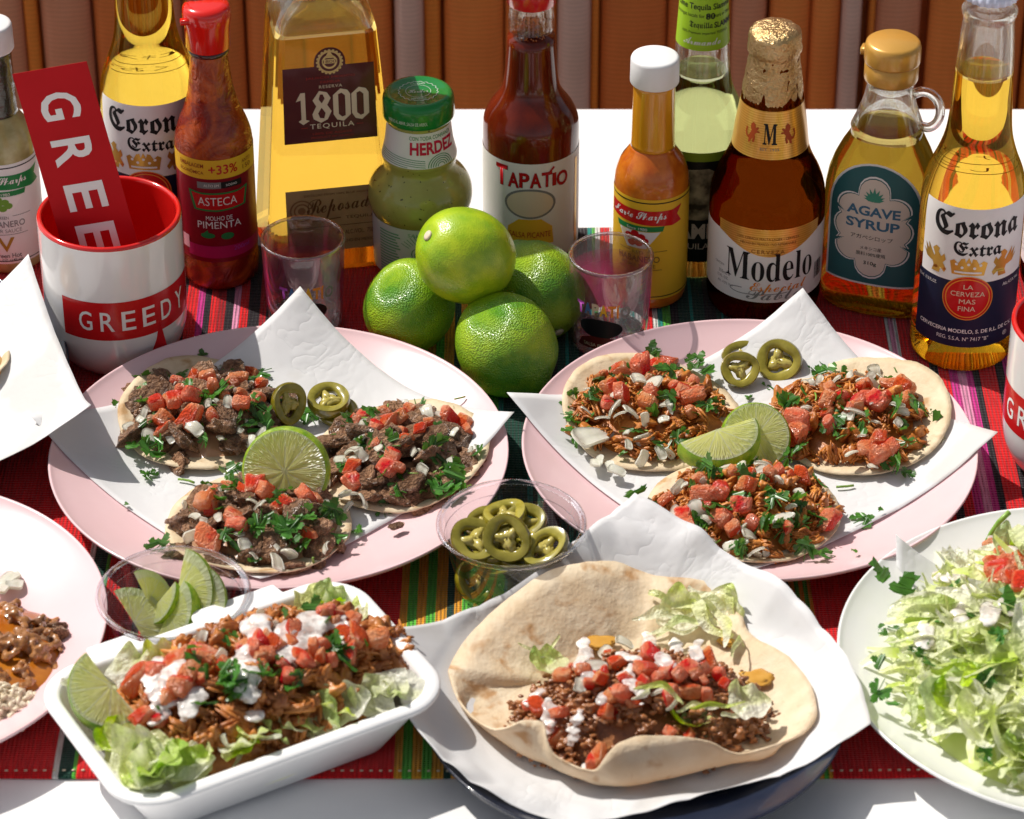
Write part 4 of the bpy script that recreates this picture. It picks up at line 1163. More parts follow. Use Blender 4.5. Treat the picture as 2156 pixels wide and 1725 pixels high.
# ---- mugs, card, shot glasses
MUGP = [(0, 0), (27, 0), (30.5, 1), (34, 4.5), (38, 11), (40.8, 19), (42, 28)] + [(42.2, z) for z in (40, 60, 80, 90)] + [(42.2, 93.6)]
def build_mug(label, loc, th):
    t = thing('mug', label, 'mug', loc, 0, 'white mugs with red insides')
    V, F = lathe(MUGP, 96)
    part('mug_wall', V, F, M['ceramic_white'], t)
    V, F = lathe([(42.2, 93.6), (42.1, 94.9), (41.2, 95.8), (40.0, 95.8), (39.1, 94.8), (38.9, 93)] + [(38.8, z) for z in (80, 60, 40, 28)] + [(37, 18), (33, 10), (27, 6), (0, 5.5)], 96)
    part('mug_lining', V, F, M['ceramic_red'], t)
    hp = cr([(math.cos(RAD(100)) * 0.0415, math.sin(RAD(100)) * 0.0415, 0.078), (-0.010, 0.056, 0.080), (-0.0125, 0.068, 0.066), (-0.0125, 0.069, 0.046), (-0.0105, 0.058, 0.030), (-0.0073, 0.0415, 0.030)], 4)
    V, F = tube(hp, 0.0055, 14)
    part('handle', V, F, M['ceramic_white'], t)
    fm = cyl_map(MUGP, RAD(th), 42.2)
    W2 = 47
    b = decal('red_band', rect(-W2, 33, W2, 59), fm, 0.15, M['print_red'], t, 2.5, 4)
    arts = []
    for ch, u in zip('GREEDY', (-31.5, -18.5, -6, 6.5, 19, 31.5)):
        decal('letter', T(ch, u, 46, 8.2, 13, bold=0.006), fm, 0.35, M['print_white'], b, 2.5, 0)
    return t

def build_card(mug):
    B = W(214, 526, 0.083)
    Tp = WY(104, 143, B.y + 0.022)
    a = (Tp - B); La = a.length; a.normalize()
    q = WY(180, 122, B.y + 0.020) - WY(28, 165, B.y + 0.024)
    w = q - a * q.dot(a); hw = w.length / 2; w.normalize()
    n = w.cross(a)
    if n.y > 0: n = -n
    low = (B.z - mug.z - 0.012) / a.z
    t = thing('menu_card', 'red card with large white letters standing tilted in the white mug', 'card', B)
    V = []
    for dn in (0.0002, -0.0002):
        V += [w * s * hw + a * h + n * dn for s, h in ((-1, -low), (1, -low), (1, La), (-1, La))]
    F = [(0, 1, 2, 3), (7, 6, 5, 4), (0, 4, 5, 1), (1, 5, 6, 2), (2, 6, 7, 3), (3, 7, 4, 0)]
    part('card_sheet', V, F, pbr('red_card', noisy((0.48, 0.002, 0.006), (0.54, 0.003, 0.009), 20), rough=0.6), t, smooth=False)
    def fm(u, v, off): return a * v * 0.001 + w * u * 0.001 + n * (0.0002 + off * 0.001)
    arts = []
    L = La * 1000
    for ch, f in zip('GREEDY', (0.795, 0.545, 0.30, 0.075, -0.15, -0.37)):
        decal('letter', T(ch, 0, L * f, 16.5, 24, rot=-math.pi / 2, bold=0.02), fm, 0.15, M['print_white'], t, 0, 0)

def build_shot(label, loc, twist=0.0):
    t = thing('shot_glass', label, 'glass', loc, twist, 'shot glasses with coloured lettering')
    out = [(0, 0.5), (18, 0.5), (20.5, 0), (22, 1.5)] + [(22 + 3.2 * z / 60, z) for z in (8, 20, 35, 50, 58)] + [(25.2, 60)]
    body = film('shot_glass_wall', (0.90, 0.89, 0.91), ior=1.8, haze=0.03)
    V, F = lathe(out, 64)
    g = part('glass_wall', V, F, body, t)
    V, F = lathe([(25.2, 60), (25.2, 61), (24.4, 61.8), (23.4, 61.4), (23.0, 60)] + [(19.8 + 3.2 * z / 60, z) for z in (50, 35, 20, 12)] + [(18, 9.5), (0, 9)], 64)
    part('glass_lining', V, F, body, t)
    V, F = tube([(24.3 * math.cos(a) * 0.001, 24.3 * math.sin(a) * 0.001, 0.0609) for a in [2 * math.pi * i / 64 for i in range(64)]], 0.0012, 8, True)
    part('rim', V, F, M['plastic_rim'], t)
    V, F = lathe([(0, 0.8), (20, 0.8), (20.6, 8), (0, 9)], 48)
    part('glass_base', V, F, M['glass'], t)
    fm = cyl_map(out[1:], 0, 24)
    m, nt = new_mat('pink_frost_print')
    c = ramp(nt, noise_tex(nt, 55, 3), [(0.35, (0.50, 0.015, 0.10)), (0.7, (0.75, 0.10, 0.28))])
    dfu = nd(nt, 'ShaderNodeBsdfDiffuse', {'Color': c}).outputs[0]
    tr = nd(nt, 'ShaderNodeBsdfTranslucent', {'Color': c}).outputs[0]
    a1 = nd(nt, 'ShaderNodeMixShader', {0: 0.55}); nt.links.new(dfu, a1.inputs[1]); nt.links.new(tr, a1.inputs[2])
    tp = nd(nt, 'ShaderNodeBsdfTransparent').outputs[0]
    sep = nd(nt, 'ShaderNodeSeparateXYZ', {0: coord(nt)}).outputs[2]
    fade = nd(nt, 'ShaderNodeMapRange', {'Value': sep, 'From Min': 0.030, 'From Max': 0.054, 'To Min': 0.03, 'To Max': 0.95}).outputs[0]
    a2 = nd(nt, 'ShaderNodeMixShader', {0: fade}); nt.links.new(a1.outputs[0], a2.inputs[1]); nt.links.new(tp, a2.inputs[2])
    finish(nt, a2.outputs[0])
    fbk = cyl_map(out[1:], math.pi, 24)
    decal('colour_print', rect(-36, 10, 36, 50), fbk, 0.15, m, t, 2.5, 4)
    cols = [M['print_purple'], M['print_blue'], M['print_cream'], M['print_yellow'], M['print_orange'], M['print_orange'], M['print_grey']]
    x = -16.5
    for k, (ch, w) in enumerate(zip('TAPAT\u00cdO', (5, 4.6, 4.2, 4.6, 4.4, 1.8, 6))):
        decal('lettering', T(ch, x + w / 2 , 36.5 + (0.6 if ch == '\u00cd' else 0) - 0.02 * (x + 4) ** 2 * 0.3, w * 1.08, 9.4 if ch == '\u00cd' else 8.2, bold=0.045), fm, 0.3, cols[k], t, 2.0, 0)
        x += w + 0.55
    decal('dark_emblem', [disc(-1, 23, 14, 6.8, 40)], fm, 0.3, M['print_black'], t, 2.0, 0)
    decal('dark_emblem', [poly([(-17, 8), (15, 8), (12, 14), (5, 17), (-7, 17), (-14, 14)])], fm, 0.45, pbr('maroon_print', (0.12, 0.015, 0.012), rough=0.4), t, 2.0, 0)
    decal('lettering', [T('SALSA PICANTE', -1, 11, 22, 2.4)], fm, 0.6, M['print_cream'], t, 2.0, 0)
    return t

def base(px, py, z=0.0028):
    p = W(px, py, 0.0)
    return (p.x, p.y, cloth_z(p.x, p.y) + 0.0004 if CLOTH_Y0 < p.y < CLOTH_Y1 else 0.0003)

def build_bottles():
    build_lager('long-neck lager bottle with white and navy label, standing by the agave syrup flask', base(2021, 737), glass('lager', (0.95, 0.77, 0.26), 1.36, clear=0.12), 188, RAD(0))
    build_lager('long-neck lager bottle with white and navy label, half hidden behind the red card', base(337, 514), glass('lager', (0.95, 0.79, 0.28), 1.36, clear=0.12), 190, RAD(2))
    build_stubby('squat amber beer bottle with gold foil neck, right behind the plate of chicken tacos', base(1605, 637))
    build_stubby('squat amber beer bottle cut off by the picture edge behind the second mug', base(2262, 600), RAD(-30))
    build_sauce('small orange hot sauce bottle with yellow label and white cap', base(1366, 623), 'yellow', RAD(-4))
    build_sauce('small green hot sauce bottle with white label, cut off beside the white mug', base(22, 548), 'green', RAD(12))
    build_asteca(base(466, 582))
    build_tapatio(base(1117, 522))
    build_slammer(base(1463, 550))
    build_tequila(base(692, 520))
    build_herdez(base(887, 562))
    build_agave(base(1842, 642))
    mug = Vector(base(252, 740))
    build_mug('white mug with red inside holding the red card', mug, 25)
    build_mug('white mug with red inside cut off by the picture edge, nothing in it', base(2257, 980), -31)
    build_card(mug)
    build_shot('shot glass with coloured lettering between the mug and the limes', base(645, 690), RAD(6))
    build_shot('shot glass with coloured lettering between the limes and the yellow sauce bottle', base(1283, 727), RAD(-14))
# ================================================================== food
M['lime_skin'] = pbr('lime_skin', noisy((0.085, 0.26, 0.006), (0.32, 0.48, 0.012), 1.3, 0.36, 0.68, 3, rnd=0.1), rough=0.32, coat=0.3, coat_rough=0.15,
                     bmp=lambda nt: bump(nt, noise_tex(nt, 30, 1, 0.4, kind='Object'), 0.32, 0.05))
M['lime_yellow'] = pbr('yellow_lime_skin', noisy((0.24, 0.42, 0.006), (0.42, 0.56, 0.012), 2.2, 0.35, 0.65, 2), rough=0.32, coat=0.3, coat_rough=0.15,
                       bmp=lambda nt: bump(nt, noise_tex(nt, 30, 1, 0.4), 0.10, 0.03))
M['rind'] = pbr('lime_rind', noisy((0.16, 0.34, 0.012), (0.38, 0.52, 0.03), 4, 0.35, 0.65, 3, rnd=0.15), rough=0.3, coat=0.3, transl=0.3, bmp=nbump(60, 0.3, 0.02))
M['meat'] = pbr('seared_beef', noisy((0.20, 0.088, 0.042), (0.58, 0.33, 0.19), 2.6, 0.35, 0.68, 5, rnd=0.35), rough=0.36, spec=0.5, coat=0.3, coat_rough=0.12, bmp=nbump(5, 0.7, 0.15, 5))
M['shred'] = pbr('shredded_chicken', noisy((0.31, 0.078, 0.011), (0.66, 0.26, 0.05), 90, 0.32, 0.68, 4), rough=0.4, spec=0.4, coat=0.12, coat_rough=0.2, bmp=nbump(500, 0.5, 0.0008))
M['shred_dark'] = pbr('roasted_pork', noisy((0.20, 0.045, 0.009), (0.66, 0.26, 0.06), 75, 0.32, 0.68, 5), rough=0.4, spec=0.4, coat=0.15, coat_rough=0.2, bmp=nbump(500, 0.5, 0.0008))
M['mince'] = pbr('ground_beef', noisy((0.17, 0.058, 0.018), (0.44, 0.18, 0.065), 130, 0.32, 0.68, 4), rough=0.32, spec=0.5, coat=0.15, coat_rough=0.15, bmp=nbump(600, 0.5, 0.001))
def _tom(nt):
    n1 = noise_tex(nt, 0.9, 4)
    flesh = ramp(nt, n1, [(0.30, (0.84, 0.15, 0.045)), (0.50, (0.92, 0.30, 0.13)), (0.72, (0.95, 0.50, 0.30))])
    z = nd(nt, 'ShaderNodeSeparateXYZ', {0: coord(nt)}).outputs[2]
    w = nd(nt, 'ShaderNodeMath', {0: z, 1: nd(nt, 'ShaderNodeMath', {0: n1, 1: 0.5}, operation='MULTIPLY').outputs[0]}, operation='ADD').outputs[0]
    k = ramp(nt, w, [(0.80, (0, 0, 0)), (0.90, (1, 1, 1))])
    c = mixc(nt, k, flesh, (0.80, 0.06, 0.014))
    oi = nd(nt, 'ShaderNodeObjectInfo').outputs['Random']
    return nd(nt, 'ShaderNodeHueSaturation', {'Hue': nd(nt, 'ShaderNodeMapRange', {'Value': oi, 'To Min': 0.488, 'To Max': 0.512}).outputs[0], 'Value': nd(nt, 'ShaderNodeMapRange', {'Value': oi, 'To Min': 1.05, 'To Max': 0.95}).outputs[0], 'Color': c}).outputs[0]
M['tomato'] = pbr('tomato_flesh', _tom, rough=0.22, spec=0.5, coat=0.4, coat_rough=0.07, transl=0.35, bmp=nbump(4.0, 0.45, 0.10, 3))
M['onion'] = pbr('white_onion', noisy((0.84, 0.84, 0.72), (0.92, 0.91, 0.84), 2, rnd=0.05), rough=0.25, spec=0.5, coat=0.2, transl=0.5)
M['cilantro'] = pbr('cilantro_leaf', noisy((0.025, 0.10, 0.012), (0.07, 0.22, 0.03), 1.3, 0.35, 0.65, 3, rnd=0.45), rough=0.32, spec=0.5, coat=0.15, transl=0.3, tcol=(0.14, 0.36, 0.03))
M['stem'] = pbr('cilantro_stem', noisy((0.20, 0.36, 0.05), (0.30, 0.48, 0.09), 2, rnd=0.2), rough=0.35, transl=0.25)
M['jal_skin'] = pbr('pickled_pepper_skin', noisy((0.11, 0.095, 0.004), (0.22, 0.18, 0.012), 2, rnd=0.2), rough=0.16, coat=0.8)
M['jal_flesh'] = pbr('pickled_pepper_flesh', noisy((0.32, 0.28, 0.03), (0.50, 0.43, 0.07), 2, rnd=0.2), rough=0.2, coat=0.6, transl=0.35)
M['jal_seed'] = pbr('pepper_seed', noisy((0.48, 0.40, 0.07), (0.62, 0.53, 0.16), 3), rough=0.25, coat=0.5, transl=0.2)
def _let(a, b, c):
    def col(nt):
        k0 = noise_tex(nt, 1.2, 2)
        sx = nd(nt, 'ShaderNodeSeparateXYZ', {0: coord(nt)}).outputs[1]
        k = nd(nt, 'ShaderNodeMath', {0: nd(nt, 'ShaderNodeMath', {0: sx, 1: -0.32, 2: 0.10}, operation='MULTIPLY_ADD').outputs[0], 1: k0}, operation='ADD').outputs[0]
        base_ = ramp(nt, k, [(0.3, a), (0.52, b), (0.75, c)])
        vein = noise_tex(nt, 5, 3, stretch=(3.0, 0.5, 1))
        oi = nd(nt, 'ShaderNodeObjectInfo').outputs['Random']
        h = nd(nt, 'ShaderNodeHueSaturation', {'Saturation': nd(nt, 'ShaderNodeMapRange', {'Value': oi, 'To Min': 0.55, 'To Max': 1.2}).outputs[0], 'Value': nd(nt, 'ShaderNodeMapRange', {'Value': vein, 'From Min': 0.3, 'From Max': 0.7, 'To Min': 0.85, 'To Max': 1.12}).outputs[0], 'Color': base_}).outputs[0]
        return h
    return col
M['lettuce'] = pbr('lettuce', _let((0.66, 0.80, 0.16), (0.88, 0.92, 0.48), (0.95, 0.95, 0.78)), rough=0.3, spec=0.5, coat=0.2, transl=0.42, bmp=nbump(3, 0.4, 0.1))
M['lettuce_green'] = pbr('green_lettuce', _let((0.38, 0.64, 0.04), (0.60, 0.78, 0.13), (0.84, 0.88, 0.42)), rough=0.3, spec=0.5, coat=0.2, transl=0.42, bmp=nbump(3, 0.4, 0.1))
def _cream():
    m, nt = new_mat('sour_cream')
    p = nd(nt, 'ShaderNodeBsdfPrincipled', {'Base Color': (0.86, 0.83, 0.79), 'Roughness': 0.18, 'Coat Weight': 0.4}).outputs[0]
    tp = nd(nt, 'ShaderNodeBsdfTransparent', {'Color': (0.98, 0.9, 0.88, 1)}).outputs[0]
    k = ramp(nt, noise_tex(nt, 170, 3), [(0.40, (0.62, 0.62, 0.62)), (0.62, (0.06, 0.06, 0.06))])
    mx = nd(nt, 'ShaderNodeMixShader', {0: k}); nt.links.new(p, mx.inputs[1]); nt.links.new(tp, mx.inputs[2])
    finish(nt, mx.outputs[0])
    return m
M['cream'] = _cream()
M['rice'] = pbr('cooked_rice', noisy((0.74, 0.60, 0.40), (0.86, 0.76, 0.58), 60), rough=0.35, coat=0.2, transl=0.2)
def _corn(c1, c2, br, sc_=42, th=0.62):
    def f(nt):
        c = ramp(nt, noise_tex(nt, 70, 5), [(0.35, c1), (0.65, c2)])
        s = ramp(nt, noise_tex(nt, sc_, 3, dist=0.4), [(th, (0, 0, 0)), (th + 0.11, (0.8, 0.8, 0.8))])
        return mixc(nt, s, c, br)
    return f
M['corn'] = pbr('corn_tortilla', _corn((0.62, 0.48, 0.30), (0.76, 0.63, 0.44), (0.46, 0.25, 0.09), 58, 0.585), rough=0.6, spec=0.3, bmp=nbump(260, 0.5, 0.0012), transl=0.08)
M['flour'] = pbr('flour_tortilla', _corn((0.80, 0.65, 0.44), (0.90, 0.79, 0.59), (0.50, 0.25, 0.08), 58, 0.57), rough=0.58, spec=0.3, bmp=nbump(130, 0.7, 0.0020), transl=0.28, tcol=(0.9, 0.62, 0.34))

def _pulp():
    m, nt = new_mat('lime_pulp')
    v = nd(nt, 'ShaderNodeTexCoord').outputs['Object']
    s = nd(nt, 'ShaderNodeSeparateXYZ', {0: v})
    x, y = s.outputs[0], s.outputs[1]
    def mth(op, a, b=None):
        ins = {0: a}
        if b is not None: ins[1] = b
        return nd(nt, 'ShaderNodeMath', ins, operation=op).outputs[0]
    ang = mth('ARCTAN2', y, x)
    r = mth('SQRT', mth('ADD', mth('MULTIPLY', x, x), mth('MULTIPLY', y, y)))
    wob = mth('MULTIPLY', mth('SUBTRACT', noise_tex(nt, 2.5, 2), 0.5), 0.25)
    fr = mth('FRACT', mth('ADD', mth('MULTIPLY', ang, 9 / 6.2832), mth('ADD', wob, 20.25)))
    edge = mth('MULTIPLY', mth('ABSOLUTE', mth('SUBTRACT', fr, 0.5)), mth('MULTIPLY', r, 2.0))     # thick membrane near the wall
    mem = mth('GREATER_THAN', mth('SUBTRACT', mth('ABSOLUTE', mth('SUBTRACT', fr, 0.5)), mth('SUBTRACT', 0.5, mth('DIVIDE', 0.022, mth('MAXIMUM', r, 0.05)))), 0.0)
    pith = ramp(nt, r, [(0.84, (0, 0, 0)), (0.90, (1, 1, 1))])
    cen = ramp(nt, r, [(0.05, (1, 1, 1)), (0.11, (0, 0, 0))])
    cv = nd(nt, 'ShaderNodeCombineXYZ', {0: mth('MULTIPLY', ang, 14.0), 1: mth('MULTIPLY', r, 3.2), 2: s.outputs[2]}).outputs[0]
    sacs = nd(nt, 'ShaderNodeTexVoronoi', {'Vector': cv, 'Scale': 1.6}).outputs[0]
    pulp = ramp(nt, sacs, [(0.05, (0.88, 0.90, 0.30)), (0.6, (0.95, 0.96, 0.50)), (0.9, (0.97, 0.98, 0.68))])
    w = nd(nt, 'ShaderNodeMath', {0: mem, 1: pith}, operation='MAXIMUM').outputs[0]
    w = nd(nt, 'ShaderNodeMath', {0: w, 1: cen}, operation='MAXIMUM').outputs[0]
    col = mixc(nt, w, pulp, (0.90, 0.92, 0.72))
    nrm = bump(nt, sacs, 0.5, 0.05)
    p = nd(nt, 'ShaderNodeBsdfPrincipled', {'Base Color': col, 'Roughness': 0.2, 'Coat Weight': 0.6, 'Coat Roughness': 0.1, 'Normal': nrm}).outputs[0]
    t = nd(nt, 'ShaderNodeBsdfTranslucent', {'Color': col}).outputs[0]
    mx = nd(nt, 'ShaderNodeMixShader', {0: 0.68}); nt.links.new(p, mx.inputs[1]); nt.links.new(t, mx.inputs[2])
    finish(nt, mx.outputs[0])
    return m
M['pulp'] = _pulp()

# ---- shared little meshes (unit size about 1 = half extent; scaled per piece)
def mesh_chunk(seed, sub=3):
    V, F = ico(sub)
    o = Vector((seed * 3.7, seed * 1.3, seed * 7.1))
    out = []
    s = Vector((1.3, 0.95, 0.46))
    for v in V:
        k = 1 + 0.42 * noise.noise(v * 1.2 + o) + 0.24 * noise.noise(v * 2.6 + o) + 0.10 * noise.noise(v * 6 + o)
        k -= 0.16 * max(0, 0.35 - abs(noise.noise(v * 1.7 + o * 2))) * 2
        out.append(Vector((v.x * s.x, v.y * s.y, v.z * s.z)) * k)
    return new_mesh('meat_chunk', out, F, M['meat'])
def mesh_tomato(seed):
    bm = bmesh.new()
    bmesh.ops.create_cube(bm, size=2)
    bmesh.ops.subdivide_edges(bm, edges=bm.edges[:], cuts=4, use_grid_fill=True)
    q = random.Random(seed)
    o = Vector((seed * 2.2, 5, seed))
    sx, sy, sz = q.uniform(0.9, 1.4), q.uniform(0.75, 1.05), q.uniform(0.6, 0.9)
    skew = q.uniform(-0.35, 0.35); tap = q.uniform(0.6, 1.0)
    V = []
    for v in bm.verts:
        c = v.co
        n6 = (abs(c.x) ** 6 + abs(c.y) ** 6 + abs(c.z) ** 6) ** (1 / 6)
        c = c / n6
        if c.z > 0: c.z *= 1 - 0.25 * (c.x ** 2)                # curved skin side
        c.x += skew * c.y
        c.y *= 1 + (tap - 1) * (c.x + 1) / 2
        c = c * (1 + 0.20 * noise.noise(c * 1.1 + o) + 0.06 * noise.noise(c * 4 + o))
        V.append(Vector((c.x * sx, c.y * sy, c.z * sz)))
    bm.verts.index_update()
    F = [tuple(v.index for v in f.verts) for f in bm.faces]
    bm.free()
    return new_mesh('tomato_cube', V, F, M['tomato'])
def slab(outline, th, bend, nx=6, wav=0.0, seed=0):
    pass
def mesh_onion(seed):
    q = random.Random(seed)
    L, w0, w1, th = q.uniform(0.9, 1.5), q.uniform(0.5, 0.9), q.uniform(0.3, 0.9), 0.17
    cv = q.uniform(0.3, 0.9)
    n, mth_ = 7, 4
    V, F = [], []
    for side in (1, -1):
        for i in range(n):
            u = -1 + 2 * i / (n - 1)
            w = w0 + (w1 - w0) * (u + 1) / 2
            for j in range(mth_):
                t = -1 + 2 * j / (mth_ - 1)
                e = 0.85 if i in (0, n - 1) and j in (0, mth_ - 1) else 1
                V.append((u * L * e, t * w * e, cv * (1 - u * u) * 0.5 + 0.2 * (1 - t * t) * cv + side * th * (1 if 0 < i < n - 1 and 0 < j < mth_ - 1 else 0.8)))
    N = n * mth_
    for i in range(n - 1):
        for j in range(mth_ - 1):
            a = i * mth_ + j
            F.append((a, a + mth_, a + mth_ + 1, a + 1)); F.append((N + a, N + a + 1, N + a + mth_ + 1, N + a + mth_))
    bd = [i * mth_ for i in range(n)] + [(n - 1) * mth_ + j for j in range(1, mth_)] + [i * mth_ + mth_ - 1 for i in range(n - 2, -1, -1)] + [j for j in range(mth_ - 2, 0, -1)]
    for a, b in zip(bd, bd[1:] + bd[:1]):
        F.append((a, b, N + b, N + a))
    return new_mesh('onion_piece', V, F, M['onion'])
def leaf_lobes(q):
    """Outline of a cilantro leaflet: a fan of toothed lobes."""
    pts = []
    nl = 3
    for k in range(nl):
        a0 = RAD(-62 + 62 * k) + q.uniform(-0.12, 0.12)
        Lk = (0.95, 1.15, 0.95)[k] * q.uniform(0.85, 1.1)
        for d, f in ((-0.52, 0.55), (-0.44, 0.84), (-0.30, 0.80), (-0.20, 0.98), (0.0, 0.94), (0.20, 0.99), (0.30, 0.80), (0.44, 0.84), (0.52, 0.55)):
            a = a0 + d * 1.0
            r = Lk * f * q.uniform(0.94, 1.06)
            pts.append((r * math.sin(a), r * math.cos(a)))
    return [(0.05, -0.02)] and [(-0.06, -0.05)] + pts + [(0.06, -0.05)]
def mesh_leaf(seed, multi=True):
    q = random.Random(seed)
    V, F = [], []
    subs = [(0, 0.25, 0, 1.0)] + ([(-0.35, -0.15, 1.0, 0.75), (0.35, -0.15, -1.0, 0.75)] if multi else [])
    bx, by = q.uniform(-0.7, 0.7), q.uniform(-0.6, 0.4)
    for x0, y0, ra, s in subs:
        ol = leaf_lobes(q)
        v2, f2 = poly(ol)
        o = len(V)
        c, sn = math.cos(ra), math.sin(ra)
        for x, y in v2:
            X, Y = x0 + (x * c - y * sn) * s, y0 + (x * sn + y * c) * s
            z = bx * 0.35 * X * X + by * 0.4 * Y * Y + 0.12 * noise.noise(Vector((X * 2.5, Y * 2.5, seed))) + 0.08 * math.cos(6 * X)
            V.append((X, Y, z))
        F += [tuple(i + o for i in f) for f in f2]
    if multi:
        v, f = tube([(0, 0.3, 0.0), (0.02, -0.2, 0.02), (0.05, -0.9, 0.1)], 0.045, 5)
        o = len(V); V += v; F += [tuple(i + o for i in t_) for t_ in f]
    return new_mesh('cilantro_leaf', V, F, M['cilantro'], smooth=False)
def mesh_stem(seed):
    q = random.Random(seed)
    b = q.uniform(-0.4, 0.4)
    v, f = tube([(-1, 0, 0), (-0.4, b * 0.3, 0.05), (0.3, b * 0.4, 0.05), (1, 0, 0)], 0.14, 7)
    return new_mesh('cilantro_stem', v, f, M['stem'])
def mesh_lettuce(seed, mat, wide=0.3, curl=1.0):
    q = random.Random(seed)
    n, mm = 14, 4
    V, F = [], []
    ph, am, tw = q.uniform(0, 6), q.uniform(0.12, 0.34) * curl, q.uniform(-1.2, 1.2) * curl
    bend = q.uniform(-1.1, 1.1) * curl
    w0 = wide * q.uniform(0.7, 1.3)
    side_b = q.uniform(-0.5, 0.5)
    for i in range(n):
        u = -1 + 2 * i / (n - 1)
        a = bend * u
        cx, cz = (math.sin(a) / bend if abs(bend) > 0.05 else u), ((1 - math.cos(a)) / bend if abs(bend) > 0.05 else 0)
        w = w0 * (1 - 0.5 * abs(u) ** 3) * (1 + 0.25 * math.sin(3 * u + ph))
        for j in range(mm):
            t = -1 + 2 * j / (mm - 1)
            z = cz + am * 0.5 * math.sin(4.2 * u + ph) + 0.5 * w * t * math.sin(tw * u) + 0.10 * w0 / 0.3 * t * t + 0.05 * noise.noise(Vector((u * 3, t * 2, seed)))
            V.append((cx, t * w * math.cos(tw * u * 0.7) + side_b * u * u + 0.06 * math.sin(5 * u + ph), z))
    for i in range(n - 1):
        for j in range(mm - 1):
            a = i * mm + j
            F.append((a, a + mm, a + mm + 1, a + 1))
    me = new_mesh('lettuce_shred', V, F, mat)
    return me
def mesh_lettuce_leaf(seed, mat):
    """A broader torn piece of lettuce, cupped and ruffled at one edge."""
    q = random.Random(seed)
    n, mm = 14, 12
    V, F = [], []
    cup = q.uniform(0.25, 0.8); ph = q.uniform(0, 6)
    for i in range(n):
        u = -1 + 2 * i / (n - 1)
        for j in range(mm):
            t = -1 + 2 * j / (mm - 1)
            w = 0.75 * (1 - 0.25 * u + 0.12 * math.sin(4 * u + ph))
            ed = max(0, t)
            z = cup * (t * t * 0.6 + u * u * 0.35) + 0.22 * ed * math.sin(6 * u + ph) + 0.16 * noise.noise(Vector((u * 1.6, t * 1.6, seed)))
            X, Y = u * math.sqrt(1 - t * t / 2), t * math.sqrt(1 - u * u / 2)
            g = 1 + 0.16 * noise.noise(Vector((X * 2, Y * 2, seed + 3)))
            V.append((X * g, Y * w * g * 1.2, z))
    for i in range(n - 1):
        for j in range(mm - 1):
            a = i * mm + j
            F.append((a, a + mm, a + mm + 1, a + 1))
    return new_mesh('lettuce_leaf', V, F, mat)

LIB = {
    'meat_chunk': [mesh_chunk(i) for i in range(10)],
    'tomato_cube': [mesh_tomato(i) for i in range(9)],
    'onion_piece': [mesh_onion(i) for i in range(8)],
    'cilantro_leaf': [mesh_leaf(i) for i in range(7)] + [mesh_leaf(20 + i, False) for i in range(4)],
    'cilantro_stem': [mesh_stem(i) for i in range(3)],
    'lettuce_shred': [mesh_lettuce(i, M['lettuce'] if i % 3 else M['lettuce_green'], 0.11 if i % 2 else 0.17, 0.8) for i in range(18)],
    'lettuce_leaf': [mesh_lettuce_leaf(i, M['lettuce_green'] if i % 3 == 0 else M['lettuce']) for i in range(9)],
}
_thick = {'lettuce_shred', 'lettuce_leaf', 'cilantro_leaf'}

def put(kind, parent, p, s, rot, var=None):
    """One piece of food as a part of PARENT, at world point p, s in mm (half length)."""
    me = LIB[kind][var % len(LIB[kind])] if var is not None else R.choice(LIB[kind])
    lp = Vector(p) - parent.location
    return link(kind, me, parent, lp, rot, s * 0.001)

